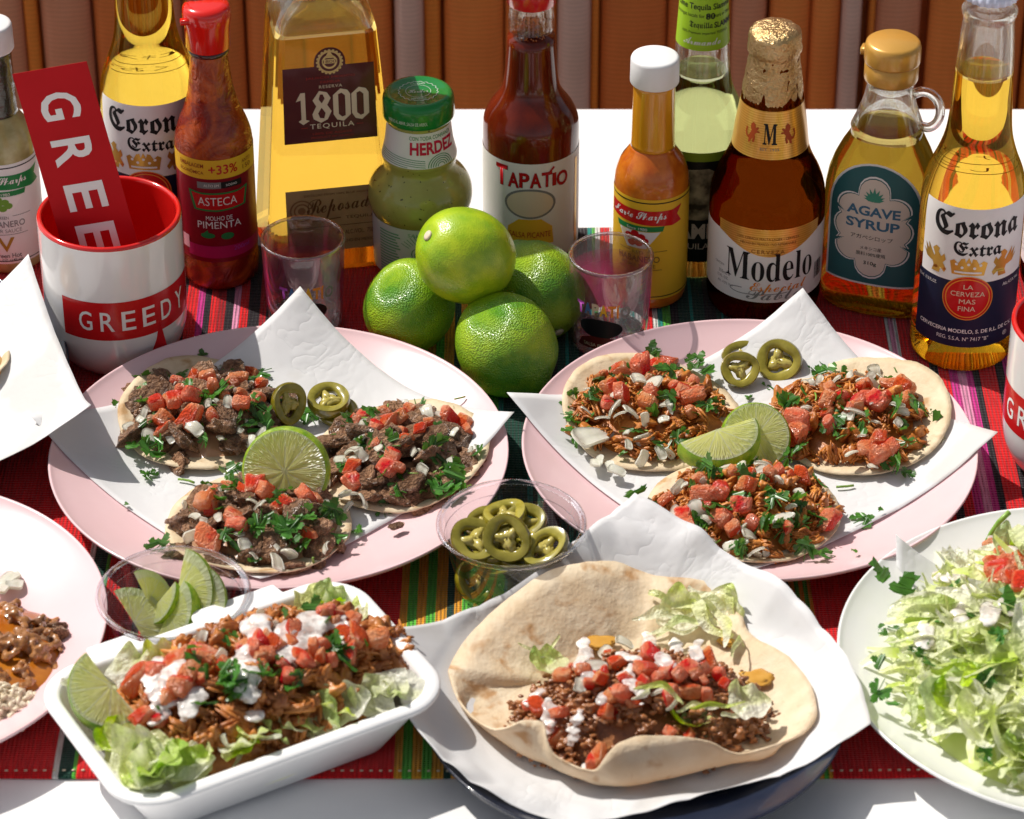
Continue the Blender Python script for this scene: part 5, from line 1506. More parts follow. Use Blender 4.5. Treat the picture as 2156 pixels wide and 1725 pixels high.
class Heap:
    """A mound: height above a base plane at (x, y)."""
    def __init__(self, c, rx, ry, h, z0, rot=0.0, seed=0.0, flat=2.0, floor=None):
        self.floor = floor
        self.c, self.rx, self.ry, self.h, self.z0, self.rot, self.seed, self.flat = Vector((c[0], c[1], 0)), rx, ry, h, z0, rot, seed, flat
    def q(self, x, y):
        dx, dy = x - self.c.x, y - self.c.y
        cs, sn = math.cos(self.rot), math.sin(self.rot)
        return math.hypot((dx * cs + dy * sn) / self.rx, (-dx * sn + dy * cs) / self.ry)
    def z(self, x, y):
        k = self.q(x, y)
        b = self.h * max(0.0, 1 - min(k, 1) ** self.flat)
        z = self.z0 + b * (1 + 0.22 * noise.noise(Vector((x * 60, y * 60, self.seed)))) + 0.0004
        return max(z, self.floor(x, y) + 0.0035) if self.floor else z
    def at(self, px, py, up=0.0):
        z = self.z0 + 0.01
        for _ in range(6):
            p = W(px, py, z)
            z = self.z(p.x, p.y) + up
        return W(px, py, z)
    def rnd(self, kmax=1.0):
        a, k = R.uniform(0, 2 * math.pi), kmax * math.sqrt(R.random())
        x, y = k * self.rx * math.cos(a), k * self.ry * math.sin(a)
        cs, sn = math.cos(self.rot), math.sin(self.rot)
        X, Y = self.c.x + x * cs - y * sn, self.c.y + x * sn + y * cs
        return Vector((X, Y, self.z(X, Y)))
    def bed(self, name, mat, parent, sink=0.003, n=40, rr=0.97):
        V, F = [tuple(Vector((self.c.x, self.c.y, self.z(self.c.x, self.c.y) - sink)) - parent.location)], []
        rings = 9
        for i in range(1, rings + 1):
            for j in range(n):
                a = 2 * math.pi * j / n
                k = rr * i / rings * (1 + 0.08 * noise.noise(Vector((math.cos(a) * 2, math.sin(a) * 2, self.seed))))
                x, y = k * self.rx * math.cos(a), k * self.ry * math.sin(a)
                cs, sn = math.cos(self.rot), math.sin(self.rot)
                X, Y = self.c.x + x * cs - y * sn, self.c.y + x * sn + y * cs
                zz = (self.z(X, Y) - sink if i < rings else (self.floor(X, Y) if self.floor else self.z0 - 0.001)) + 0.002 * noise.noise(Vector((X * 160, Y * 160, 2)))
                V.append(tuple(Vector((X, Y, zz)) - parent.location))
        for j in range(n):
            F.append((0, 1 + j, 1 + (j + 1) % n))
        for i in range(rings - 1):
            for j in range(n):
                a, b = 1 + i * n, 1 + (i + 1) * n
                F.append((a + j, b + j, b + (j + 1) % n, a + (j + 1) % n))
        return part(name, V, F, mat, parent)

def shreds(heap, parent, count, mat, name, lo=0.006, hi=0.016, rad=0.0007, kmax=1.0, spread=0.006, lumps=0):
    """Pulled meat: bundles of fibres lying on the heap, one piece of uncountable stuff."""
    V, F = [], []
    done = 0
    while done < count:
        c = heap.rnd(kmax)
        d = Vector((R.gauss(0, 1), R.gauss(0, 1), R.gauss(0, 0.45))).normalized()
        nb = R.randint(7, 16)
        L0 = R.uniform(lo, hi)
        bow = Vector((R.gauss(0, 1), R.gauss(0, 1), R.gauss(0.3, 0.8))) * 0.42
        for _ in range(nb):
            off = Vector((R.gauss(0, 1), R.gauss(0, 1), R.gauss(0.2, 0.8))) * 0.0011
            L = L0 * R.uniform(0.6, 1.1)
            r = rad * R.uniform(0.6, 1.6)
            pts = []
            dd = (d + Vector((R.gauss(0, 1), R.gauss(0, 1), R.gauss(0, 1))) * 0.10).normalized()
            for k in range(5):
                t = -1 + k / 2
                p = c + off + dd * (t * L / 2) + bow * (1 - t * t) * L * 0.5 + Vector((R.gauss(0, 1), R.gauss(0, 1), R.gauss(0, 1))) * 0.0005
                p.z = max(p.z, heap.z(p.x, p.y) - 0.003, heap.z0 + 0.0006)
                pts.append(p - parent.location)
            v, f = tube(pts, [r * 0.5, r, r * 1.15, r, r * 0.45], 5)
            o = len(V); V += v; F += [tuple(i + o for i in q) for q in f]
            done += 1
    for _ in range(lumps):
        c = heap.rnd(kmax)
        s = R.uniform(0.0028, 0.0062)
        o2 = Vector((R.random() * 50, R.random() * 50, 0))
        v, f = ico(3)
        o = len(V)
        e = Euler(rot_rand()).to_matrix()
        for p in v:
            k = 1 + 0.55 * noise.noise(p * 1.6 + o2) + 0.35 * noise.noise(Vector((p.x * 2, p.y * 7, p.z * 7)) + o2) * 0.55 + 0.10 * noise.noise(p * 9 + o2)
            V.append(e @ Vector((p.x * 1.5, p.y * 0.8, p.z * 0.6)) * s * k + c - parent.location)
        F += [tuple(i + o for i in q) for q in f]
    return stuff(part(name, V, F, mat, parent))

def tortilla_disc(name, mat, parent, c, r, z, thick=0.0019, wob=0.06, lift=0.0015, seed=0.0, zf=None, tilt=(0, 0)):
    n, rings = 72, 14
    top, V, F = [], [], []
    for s in (1, -1):
        V.append(Vector((0, 0, (thick if s > 0 else 0))))
        for i in range(1, rings + 1):
            for j in range(n):
                a = 2 * math.pi * j / n
                k = i / rings
                rr = r * k * (1 + wob * k * noise.noise(Vector((math.cos(a) * 1.3, math.sin(a) * 1.3, seed))) + 0.012 * k * noise.noise(Vector((math.cos(a) * 7, math.sin(a) * 7, seed))))
                x, y = rr * math.cos(a), rr * math.sin(a)
                zz = lift * k ** 4 * (0.6 + noise.noise(Vector((math.cos(a) * 1.1, math.sin(a) * 1.1, seed + 5)))) * 2
                zz += 0.0005 * noise.noise(Vector((x * 120, y * 120, seed)))
                e = thick if s > 0 else 0.0
                if i == rings: e = thick * (0.72 if s > 0 else 0.28)
                if zf: zz += max(0, zf(c[0] + x, c[1] + y) - z)
                V.append(Vector((x, y, zz + e + tilt[0] * x + tilt[1] * y)))
    N = 1 + rings * n
    for s in (0, 1):
        o = s * N
        for j in range(n):
            t_ = (o, o + 1 + j, o + 1 + (j + 1) % n)
            F.append(t_ if s == 0 else t_[::-1])
        for i in range(rings - 1):
            for j in range(n):
                a, b = o + 1 + i * n, o + 1 + (i + 1) * n
                t_ = (a + j, b + j, b + (j + 1) % n, a + (j + 1) % n)
                F.append(t_ if s == 0 else t_[::-1])
    a, b = 1 + (rings - 1) * n, N + 1 + (rings - 1) * n
    for j in range(n):
        F.append((a + j, b + j, b + (j + 1) % n, a + (j + 1) % n))
    off = Vector((c[0], c[1], z)) - parent.location
    return part(name, [v + off for v in V], F, mat, parent)

def scatter_list(kind, heap, parent, pts, f, size, up=0.0, flatness=0.5, sd=0.2):
    for p in pts:
        x, y = f(p)
        w = heap.at(x, y, up)
        s = size * R.uniform(1 - sd, 1 + sd)
        if kind == 'cilantro_leaf':
            rot = (R.gauss(0.35, flatness), R.gauss(0, flatness), R.uniform(0, 6.28))
        elif kind in ('tomato_cube', 'meat_chunk'):
            rot = (R.gauss(0, 0.7), R.gauss(0, 0.7), R.uniform(0, 6.28))
        else:
            rot = (R.gauss(0.3, flatness), R.gauss(0, flatness), R.uniform(0, 6.28))
        put(kind, parent, w, s, rot)

zA = tf(0.3298, 60, 659); zA2 = tf(0.2995, 584, 786); zD = tf(0.3298, 1048, 659); zE = tf(0.3298, 1557, 659)
z5 = tf(0.3488, 0, 1123); z6 = tf(0.3315, 449, 1153); z7 = tf(0.3922, 883, 1048); z8 = tf(0.3749, 1482, 1078)

def both(l1, f1, l2=(), f2=None):
    return [f1(p) for p in l1] + [f2(p) for p in l2]
ident = lambda p: p

TG = 'open tacos on the pink plates'
def build_taco(label, plate, pc, rpx, tom, oni, cil, kind, seed, hc=None, hr=(0.040, 0.037), r=0.055, tcol=None):
    c = W(pc[0], pc[1], 0.013)
    z = LIFT + plate_z(math.hypot(c.x - plate.x, c.y - plate.y)) + 0.0012
    t = thing('taco', label, 'taco', (c.x, c.y, z), 0, TG)
    zf = zplate(plate, SL if plate is PL else SR)
    r *= 0.92
    hr = (hr[0] * 1.08, hr[1] * 1.10)
    z = LIFT + plate_z(0.07) + 0.0014
    tortilla_disc('corn_tortilla', M['corn'], t, c, r, z, seed=seed, zf=lambda x, y: zf(x, y) + 0.0014)
    hcx = W(*(hc or pc), 0.02)
    hp = Heap((hcx.x, hcx.y), hr[0], hr[1], 0.016, z + 0.0024, 0, seed, 2.4)
    if kind == 'beef':
        hp.bed('meat_bed', M['meat'], t, 0.005)
        for i in range(66):
            p = hp.rnd(1.0)
            put('meat_chunk', t, p + Vector((0, 0, R.uniform(-0.003, 0.0015))), R.uniform(5.2, 10.5), rot_rand(False, 0.5))
    else:
        hp.bed('chicken_bed', M['shred'], t, 0.005)
        shreds(hp, t, 1500, M['shred'], 'shredded_chicken', lumps=34, rad=0.00065, lo=0.006, hi=0.014)
    tm = 4.8
    scatter_list('tomato_cube', hp, t, tom, ident, tm, 0.0055, sd=0.36)
    scatter_list('onion_piece', hp, t, oni, ident, 4.0, 0.0048, 0.6, 0.3)
    scatter_list('cilantro_leaf', hp, t, cil, ident, 6.5, 0.0064, 0.55, 0.3)
    for _ in range(7):
        p = hp.rnd(0.9)
        put('cilantro_stem', t, p + Vector((0, 0, 0.004)), R.uniform(2.4, 4.2), rot_rand(False, 0.5))
    for _ in range(16):
        p = hp.rnd(0.95)
        put('onion_piece', t, p + Vector((0, 0, 0.004)), R.uniform(2.4, 3.8), rot_rand(False, 0.6))
    for _ in range(9):
        p = hp.rnd(0.75)
        put('tomato_cube', t, p + Vector((0, 0, 0.004)), R.uniform(3.0, 4.6), rot_rand())
    for _ in range(20):
        p = hp.rnd(0.98)
        put('cilantro_leaf', t, p + Vector((0, 0, 0.0045)), R.uniform(3.2, 5.6), rot_rand(False, 0.6))
    return t, hp

def build_tacos():
    a = [(950, 430), (1075, 410), (1140, 430), (1330, 420), (1420, 380), (1480, 455), (930, 550), (1040, 530), (860, 690), (1360, 580), (1175, 660), (1030, 670), (810, 570), (860, 745)]
    o = [(740, 640), (1060, 740), (1200, 570), (1270, 570), (1330, 730), (1400, 700), (780, 780), (1420, 820), (1250, 380), (1480, 780)]
    ci = [(740, 420), (700, 500), (650, 510), (610, 600), (740, 560), (1000, 480), (1190, 470), (1230, 480), (1120, 540), (690, 840), (780, 870), (1400, 680), (1460, 600), (1510, 660), (1500, 370), (1110, 830), (760, 700), (1430, 590), (1090, 520), (1480, 720)]
    build_taco('dark beef taco at the back of its plate, below the white mug', PL, (432, 885), 0, both(a, zA), both(o, zA), both(ci, zA), 'beef', 1.7, (432, 868), (0.044, 0.038))
    a = both([(1140, 1210), (1310, 1290), (1150, 1440), (1430, 1100), (1500, 1130), (1760, 1060), (1790, 1200), (1620, 1220), (1330, 1350)], zA, [(190, 760), (220, 890)], zA2)
    o = both([(1120, 1330), (1210, 1310), (1060, 1420), (1470, 1250), (1540, 1440), (1440, 1550), (1660, 1540), (1400, 1480), (1580, 1590), (1500, 1040), (1640, 1060), (1570, 1500)], zA, [(330, 770), (470, 850), (500, 940), (350, 1230)], zA2)
    ci = both([(1330, 1020), (1310, 1100), (1240, 1200), (1260, 1130), (1480, 1330), (1640, 1310), (1760, 1300), (1730, 1350), (1310, 1520), (1280, 1410), (1370, 1380), (1660, 1210), (1750, 1500), (1620, 1400), (1290, 1060)], zA, [(70, 1060), (180, 1010), (230, 700), (380, 1000)], zA2)
    build_taco('dark beef taco nearest the lime wedge cup, half a lime wheel leaning at its back', PL, (545, 1108), 0, a, o, ci, 'beef', 3.1, (545, 1098), (0.046, 0.038), 0.0565)
    a = both([(600, 290), (760, 350), (840, 320), (1000, 390), (900, 470), (810, 570), (770, 660), (850, 660), (520, 660), (530, 760), (1210, 320), (1310, 350), (1340, 400), (700, 380)], zA2)
    o = both([(610, 370), (620, 460), (590, 570), (700, 520), (1000, 560), (1020, 690), (1060, 280), (900, 250), (540, 560), (600, 900), (500, 860), (1150, 300)], zA2)
    ci = both([(530, 330), (690, 280), (750, 280), (980, 240), (730, 440), (640, 380), (780, 510), (1470, 410), (1240, 690), (1170, 720), (1200, 830), (1080, 600), (830, 740), (1130, 540), (1400, 560), (1100, 850), (1150, 780), (1230, 760)], zA2)
    build_taco('dark beef taco beside the limes, at the edge where paper curls over the plate', PL, (845, 968), 0, a, o, ci, 'beef', 5.3, (850, 950), (0.046, 0.040), 0.0555)
    a = both([(770, 370), (910, 310), (910, 370), (1000, 330), (720, 470), (790, 510), (700, 580), (990, 510), (960, 570), (1130, 470), (1180, 490), (1240, 530), (1060, 340)], zD)
    o = both([(750, 610), (780, 650), (850, 640), (900, 430), (1100, 600), (1060, 680), (890, 810), (940, 800), (650, 940), (720, 980), (760, 1010), (920, 930), (1040, 890), (1090, 900), (990, 450), (620, 960)], zD)
    ci = both([(980, 270), (980, 300), (850, 370), (610, 420), (620, 530), (880, 500), (1080, 380), (1200, 370), (1260, 310), (1180, 340), (1080, 560), (1040, 640), (1300, 650), (1320, 600), (1300, 360), (450, 650), (480, 750), (520, 820), (850, 740), (1000, 810), (1120, 830), (1180, 800), (790, 900), (500, 790)], zD)
    t, hp = build_taco('shredded chicken taco by the shot glass, a long onion strip on its rim', PR, (1372, 882), 0, a, o, ci, 'chicken', 7.9, (1352, 860), (0.046, 0.040), 0.0575)
    put('onion_piece', t, hp.at(*zD((615, 795)), 0.005), 9.5, (0.2, 0.3, 0.65), 2)
    a = both([(590, 500), (640, 540), (800, 520), (870, 560), (930, 540), (990, 450), (1050, 480), (380, 680), (360, 780), (820, 860), (890, 800), (950, 870), (880, 910), (560, 560)], zE)
    o = both([(560, 410), (510, 430), (620, 430), (780, 430), (830, 410), (860, 390), (430, 620), (740, 640), (690, 660), (1040, 630), (1000, 600), (870, 700), (1010, 700), (710, 900), (850, 980), (1230, 830), (1290, 830)], zE)
    ci = both([(550, 340), (480, 370), (290, 560), (340, 580), (280, 620), (600, 570), (660, 550), (590, 690), (680, 740), (750, 710), (1150, 600), (1170, 680), (1060, 770), (1120, 790), (1040, 820), (940, 950), (1000, 970), (1000, 400), (990, 600), (350, 860), (290, 930), (250, 540)], zE)
    build_taco('shredded chicken taco below the pair of pepper slices, toward the clear lager bottle', PR, (1806, 895), 0, a, o, ci, 'chicken', 9.4, (1800, 872), (0.046, 0.041), 0.0565)
    a = both([(1070, 1190), (1190, 1290), (1220, 1350), (1220, 1430), (1310, 1160), (1340, 1230), (1420, 1130), (1590, 1100), (1600, 1040), (1550, 1230), (1500, 1380), (1440, 1310)], zD, [(190, 1020), (320, 1030), (400, 1040), (570, 1320)], zE)
    o = both([(1150, 1110), (1320, 1080), (1290, 940), (1650, 930), (1720, 900), (1700, 990), (1270, 1260), (1330, 1320), (1600, 1440), (1520, 1480), (1650, 1530)], zD, [(240, 1070), (280, 1310), (60, 1420), (20, 1380), (110, 1540)], zE)
    ci = both([(1330, 1010), (1400, 1020), (1270, 1110), (1500, 1130), (1410, 1230), (1360, 1290), (1280, 1390), (1400, 1540), (1550, 1500), (910, 1170), (990, 1250), (1680, 1350), (1540, 1000), (1620, 1080)], zD, [(170, 1100), (230, 1130), (310, 1190), (240, 1200), (390, 1330), (360, 1380), (130, 1340), (500, 1300), (510, 1080), (30, 1510), (260, 1390), (420, 1520)], zE)
    build_taco('shredded chicken taco at the front of its plate above the big open tortilla', PR, (1565, 1082), 0, a, o, ci, 'chicken', 12.2, (1565, 1068), (0.048, 0.040), 0.0575)

# ---- limes, lime pieces, pepper slices
def build_lime(label, px, py, z, r, mat, rot, nip=1.0):
    p = W(px, py, z)
    V, F = ico(5)
    out = []
    for v in V:
        q = Vector((v.x, v.y, v.z * 1.10))
        d = abs(v.z)
        if v.z > 0.9:
            q.z += 0.16 * nip * ((v.z - 0.9) / 0.1) ** 1.6
        if v.z < -0.96:
            q.z += 0.05 * ((-v.z - 0.96) / 0.04)
        q *= 1 + 0.02 * noise.noise(v * 1.4 + Vector((px, 0, 0))) + 0.004 * noise.noise(v * 22)
        out.append(q)
    t = thing('lime', label, 'lime', p, 0, 'pile of whole limes')
    k = 0.001 * r
    part('lime_skin', out, F, mat, t, rot=rot, scale=k)
    e = Euler(rot).to_matrix()
    V, F = lathe([(0, -0.02), (0.10, -0.02), (0.115, 0.02), (0.07, 0.05), (0, 0.03)], 20, 1.0)
    part('stem_scar', V, F, M['print_cream'], t, rot=Euler((math.pi + rot[0], rot[1], rot[2])) if False else (e @ Euler((math.pi, 0, 0)).to_matrix()).to_euler(), scale=k, loc=e @ Vector((0, 0, -1.055)) * k)

def lime_wheel(name, label, p, r, rot, a0=0, a1=360, th=0.24, group='cut limes'):
    """Slice of lime as a disc or a sector, rind round the curved edge."""
    t = thing(name, label, 'lime slice', p, 0, group)
    n = 48
    V, F, mi = [], [], []
    full = abs(a1 - a0) >= 360
    A = [RAD(a0 + (a1 - a0) * i / n) for i in range(n if full else n + 1)]
    prof = [(0.0, th), (0.5, th), (0.93, th), (0.985, th * 0.7), (1.0, 0), (0.985, -th * 0.7), (0.93, -th), (0.5, -th), (0.0, -th)]
    m = len(prof)
    for a in A:
        for rr, z in prof:
            V.append((rr * math.cos(a), rr * math.sin(a), z + 0.008 * math.sin(9 * a) * (rr < 0.9)))
    cnt = len(A)
    for i in range(cnt if full else cnt - 1):
        j = (i + 1) % cnt
        for k in range(m - 1):
            F.append((i * m + k, i * m + k + 1, j * m + k + 1, j * m + k)); mi.append(1 if 2 <= k <= 5 else 0)
    if not full:
        F.append(tuple(range(m))); mi.append(0)
        F.append(tuple(reversed(range((cnt - 1) * m, cnt * m)))); mi.append(0)
    Fp = [f for f, q in zip(F, mi) if q == 0]; Fr = [f for f, q in zip(F, mi) if q == 1]
    k = 0.001 * r
    part('pulp', V, Fp, M['pulp'], t, rot=rot, scale=k, smooth=False)
    part('rind', V, Fr, M['rind'], t, rot=rot, scale=k)
    return t

def lime_wedge(label, p, r, rot, span=80, group='cut limes'):
    """A wedge cut lengthways: two flat pulp faces and a skin back."""
    t = thing('lime_wedge', label, 'lime wedge', p, 0, group)
    nl, nm = 12, 16
    V, F, mi = [], [], []
    for i in range(nm + 1):
        lat = math.pi * i / nm
        for j in range(nl + 1):
            lon = RAD(-span / 2 + span * j / nl)
            V.append((math.sin(lat) * math.cos(lon), math.sin(lat) * math.sin(lon), 1.18 * math.cos(lat)))
    w = nl + 1
    for i in range(nm):
        for j in range(nl):
            F.append((i * w + j, (i + 1) * w + j, (i + 1) * w + j + 1, i * w + j + 1))
    k = 0.001 * r
    lon = RAD(-span / 2)                         # turn one pulp face the way rot looks, its core edge upright
    A = Matrix(((math.cos(lon), math.sin(lon), 0), (0, 0, 1), (math.sin(lon), -math.cos(lon), 0)))
    e = rot.to_matrix() @ A
    rd = part('rind', V, F, M['rind'], t, rot=e.to_euler(), scale=k)
    for s in (-1, 1):                            # each cut face in its own plane so that its pulp pattern is flat
        lon = RAD(s * span / 2)
        V2 = [(0, 0, 0)]
        for i in range(nm + 1):
            lat = math.pi * i / nm
            V2.append((math.sin(lat), 1.18 * math.cos(lat), 0))
        F2 = [(0, i + 1, i + 2) if s > 0 else (0, i + 2, i + 1) for i in range(nm)]
        bx = Matrix(((math.cos(lon), 0, math.sin(lon)), (math.sin(lon), 0, -math.cos(lon)), (0, 1, 0)))
        part('pulp', V2, F2, M['pulp'], t, rot=(e @ bx).to_euler(), scale=k, smooth=False)
    return t

def pepper_slice(label, p, r, rot, seed=0, group='pickled green pepper slices'):
    t = thing('pepper_slice', label, 'pepper slice', p, 0, group)
    q = random.Random(seed)
    n = 40
    th = q.uniform(0.15, 0.27)
    el = q.uniform(0.74, 1.0)
    def ringpts(rad, z, wv):
        return [(rad * math.cos(a) * (1 + wv * math.cos(3 * a + seed)), rad * el * math.sin(a) * (1 + wv * math.cos(3 * a + seed)), z + 0.05 * math.sin(2 * a + seed)) for a in [2 * math.pi * i / n for i in range(n)]]
    rings = [ringpts(0.95, th, 0.02), ringpts(1.0, th * 0.6, 0.02), ringpts(1.01, 0, 0.02), ringpts(1.0, -th * 0.6, 0.02), ringpts(0.95, -th, 0.02)]
    V, F = loft(rings, False, False)
    F = [f[::-1] for f in F]
    part('skin', V, F, M['jal_skin'], t, rot=rot, scale=r * 0.001)
    rings = [ringpts(0.95, th, 0.02), ringpts(0.86, th * 1.0, 0.03), ringpts(0.64, th * 0.92, 0.10), ringpts(0.56, th * 0.6, 0.14), ringpts(0.54, 0, 0.14), ringpts(0.56, -th * 0.6, 0.14), ringpts(0.64, -th * 0.92, 0.10), ringpts(0.86, -th * 1.0, 0.03), ringpts(0.95, -th, 0.02)]
    V, F = loft(rings, False, False)
    part('flesh', V, F, M['jal_flesh'], t, rot=rot, scale=r * 0.001)
    parts = []
    for k in range(3):
        a = 2 * math.pi * k / 3 + seed
        v, f = tube([(0.7 * math.cos(a), 0.7 * el * math.sin(a), 0), (0.35 * math.cos(a), 0.35 * el * math.sin(a), 0.02), (0, 0, 0)], [0.13, 0.15, 0.22], 8)
        parts.append((v, f))
    v, f = ico(3)
    o2 = Vector((seed * 3.1, 1, 2))
    parts.append(([Vector((x.x * el, x.y * el, x.z * 0.36)) * 0.46 * (1 + 0.28 * math.cos(3 * math.atan2(x.y, x.x) - 3 * seed) + 0.55 * noise.noise(x * 2.2 + o2) + 0.22 * noise.noise(x * 6 + o2)) for x in v], f))
    V, F = merge(parts)
    part('seed_core', V, F, M['jal_seed'], t, rot=rot, scale=r * 0.001)
    return t

def face_cam(tilt=0.0, spin=0.0, yaw=0.0):
    """Rotation that turns a disc's +z face to the viewer; tilt > 0 lays it back towards the table."""
    m = Matrix.Rotation(yaw, 3, 'Z') @ Matrix.Rotation(math.pi / 2 - PITCH - tilt, 3, 'X') @ Matrix.Rotation(spin, 3, 'Z')
    return m.to_euler()

def build_cut_fruit():
    build_lime('whole yellow-green lime on top of the pile', 980, 538, 0.0705, 28.2, M['lime_yellow'], tuple(Vector((0.72, 0.29, -0.63)).to_track_quat('Z', 'Y').to_euler()), 0.5)
    build_lime('whole lime of the pile next to the salsa jar, small glossy highlight', 862, 645, 0.0275, 27.2, M['lime_skin'], (RAD(70), 0, RAD(160)))
    build_lime('whole lime in front of the pile, touching the plate of chicken tacos', 1066, 727, 0.0290, 29.4, M['lime_skin'], tuple(Vector((0.53, -0.6, -0.47)).to_track_quat('Z', 'Y').to_euler()))
    build_lime('shaded whole lime of the pile beside the shot glass', 1130, 612, 0.0285, 28.4, M['lime_skin'], (RAD(60), 0, RAD(210)))
    lime_wheel('lime_slice', 'round lime slice leaning upright behind the front beef taco', W(603, 990, 0.036), 24.5, face_cam(-0.10, 0.4, -0.12))
    lime_wheel('lime_slice', 'half lime slice leaning over another, in front of the chicken taco by the shot glass', W(1508, 918, 0.030), 25, face_cam(0.75, RAD(24), 0.0), -178, -2, 0.22)
    lime_wheel('lime_slice', 'round lime slice partly under a half slice, between the chicken tacos', W(1590, 922, 0.024), 20, face_cam(0.25, 0.3, 0.10), 0, 360, 0.28)
    pepper_slice('pepper slice standing on edge against the back beef taco', W(608, 850, 0.026), 12.6, face_cam(-0.10, 1.1, 0.6), 9)
    pepper_slice('upper pepper slice of the leaning two by the beef tacos', W(692, 842, 0.022), 12.4, face_cam(0.75, 0, 0.1), 2)
    pepper_slice('lower pepper slice of the leaning two by the beef tacos', W(712, 866, 0.0155), 12.0, face_cam(0.70, 0, 0.2), 3)
    pepper_slice('pepper slice at the back of three on the greasy paper', W(1566, 752, 0.018), 13.2, face_cam(0.45, 0, 0.1), 4)
    pepper_slice('pepper slice leaning in front of two on the greasy paper', W(1558, 778, 0.022), 11.4, face_cam(0.1, 0, 0.0), 5)
    pepper_slice('pepper slice with a plump seed core nearest the amber bottle, on the greasy paper', W(1640, 760, 0.022), 13.6, face_cam(0.1, 0, -0.25), 6)

CUP = [(0, 0), (27, 0), (28.5, 1.2), (29.5, 4), (36.6, 40), (37, 42)]
def build_cup(label, p):
    t = thing('plastic_cup', label, 'cup', p, 0, 'clear plastic portion cups')
    V, F = lathe(CUP, 72)
    part('cup_wall', V, F, M['plastic'], t)
    V, F = lathe([(37, 42), (38.2, 42.2), (38.6, 43.4), (39.6, 43.8), (40.4, 43.0), (40.6, 41.6), (39.8, 41.0), (39, 41.6)], 72)
    part('rolled_rim', V, F, M['plastic_rim'], t)
    V, F = lathe([(35.8, 36), (36.3, 36.3), (35.9, 36.8)], 72)
    part('inner_ridge', V, F, M['plastic_rim'], t)
    return t

def build_cups():
    c = base(1077, 1245)
    build_cup('clear plastic cup of pickled pepper slices between the plates and the open tortilla', c)
    G = 'pepper slices in the clear cup'
    specs = [((460, 95), 0.044, 13.5, 0.9, 0.5, 'standing on edge at the back of the cup'), ((560, 140), 0.040, 13, 0.7, -0.3, 'lying flat behind the others in the cup'), ((472, 220), 0.045, 13.8, 0.22, -0.15, 'with two holes on top of the cup facing out'),
             ((300, 232), 0.040, 14.5, 0.62, 0.25, 'broad one at the cup wall by the orange stripes'), ((605, 195), 0.039, 11, 0.75, -0.2, 'small one tucked behind the topmost in the cup'), ((680, 270), 0.041, 13.6, 0.35, -0.35, 'showing seeds at the cup wall by the white stripes'),
             ((425, 350), 0.030, 13, 0.8, 0.0, 'below the rim at the front of the cup'), ((310, 440), 0.016, 13, 0.3, 0.3, 'low in the cup seen through its wall'), ((420, 500), 0.011, 13, 0.5, -0.2, 'at the bottom of the cup seen through its wall'), ((560, 420), 0.018, 13, 0.6, -0.4, 'deep in the shaded side of the cup')]
    specs += [((360, 150), 0.036, 12, 0.6, 0.4, 'half sunk behind the broad one in the cup'), ((520, 300), 0.033, 12.5, 0.5, 0.1, 'under the topmost in the cup'), ((370, 290), 0.034, 12, 0.9, -0.3, 'in the middle layer under the broad one'), ((640, 330), 0.027, 12, 0.4, 0.5, 'under the seeded one at the wall'), ((470, 430), 0.020, 12.5, 0.2, 0.2, 'standing at the shaded front wall of the cup')]
    for i, (p, z, r, tl, yaw, d) in enumerate(specs):
        pepper_slice('pickled pepper slice ' + d, W(*z7(p), z), r, face_cam(tl + R.uniform(-0.25, 0.4), R.uniform(0, 6), yaw * 1.8), 10 + i, G)
    c = base(375, 1392)
    build_cup('clear plastic cup of lime wedges behind the white foam tray', c)
    G = 'lime wedges in the clear cup'
    lime_wedge('tall lime wedge at the back of the cup, pulp facing out', W(372, 1250, 0.044), 20.5, face_cam(-0.05, 0.03, -0.45), 80, G)
    lime_wedge('lime wedge in the middle of the cup with its pulp half covered', W(398, 1278, 0.040), 19.5, face_cam(0.05, -0.22, -0.4), 80, G)
    lime_wedge('lime wedge at the front of the cup, bright rind turned outward', W(352, 1296, 0.036), 17.5, face_cam(0.0, 0.06, -0.95), 75, G)
    lime_wedge('thin pointed lime wedge standing up in the cup', W(312, 1268, 0.038), 15, face_cam(-0.1, 0.1, 0.75), 34, G)
    lime_wedge('small lime wedge wedged between the larger ones in the cup', W(338, 1262, 0.040), 12, face_cam(0.0, -0.2, -1.2), 60, G)
    lime_wedge('lime wedge lying low at the cup wall', W(282, 1312, 0.032), 17, face_cam(0.3, 0.35, 0.3), 60, G)

# ---- blobs of cream joined into one part
def cream_part(parent, heap, pts, size=0.0042, up=0.008, name='sour_cream'):
    parts = []
    for i, (x, y) in enumerate(pts):
        p = heap.at(x, y, up)
        nb = R.randint(5, 9)
        d = Vector((R.gauss(0, 0.45), R.choice((-1, 1)), 0)).normalized()
        for k in range(nb):
            q = p + d * (k - nb / 2) * size * 0.62 + Vector((R.gauss(0, 1), R.gauss(0, 1), 0)) * size * 0.22
            q.z = heap.z(q.x, q.y) + up + R.gauss(0, 0.0006)
            s = size * R.uniform(0.45, 0.9) * (1.0 if 0 < k < nb - 1 else 0.6)
            o = Vector((R.random() * 40, i, k))
            v, f = ico(2)
            parts.append(([Vector((a.x * 1.6, a.y * 1.5, a.z * 0.42)) * s * (1 + 0.45 * noise.noise(a * 1.3 + o)) + q - parent.location for a in v], f))
    V, F = merge(parts)
    o = part(name, V, F, M['cream'], parent)
    rm = o.modifiers.new('flow', 'REMESH')
    rm.mode = 'VOXEL'; rm.voxel_size = 0.0006; rm.use_smooth_shade = True
    sm = o.modifiers.new('settle', 'SMOOTH'); sm.factor, sm.iterations = 0.6, 16
    return stuff(o)

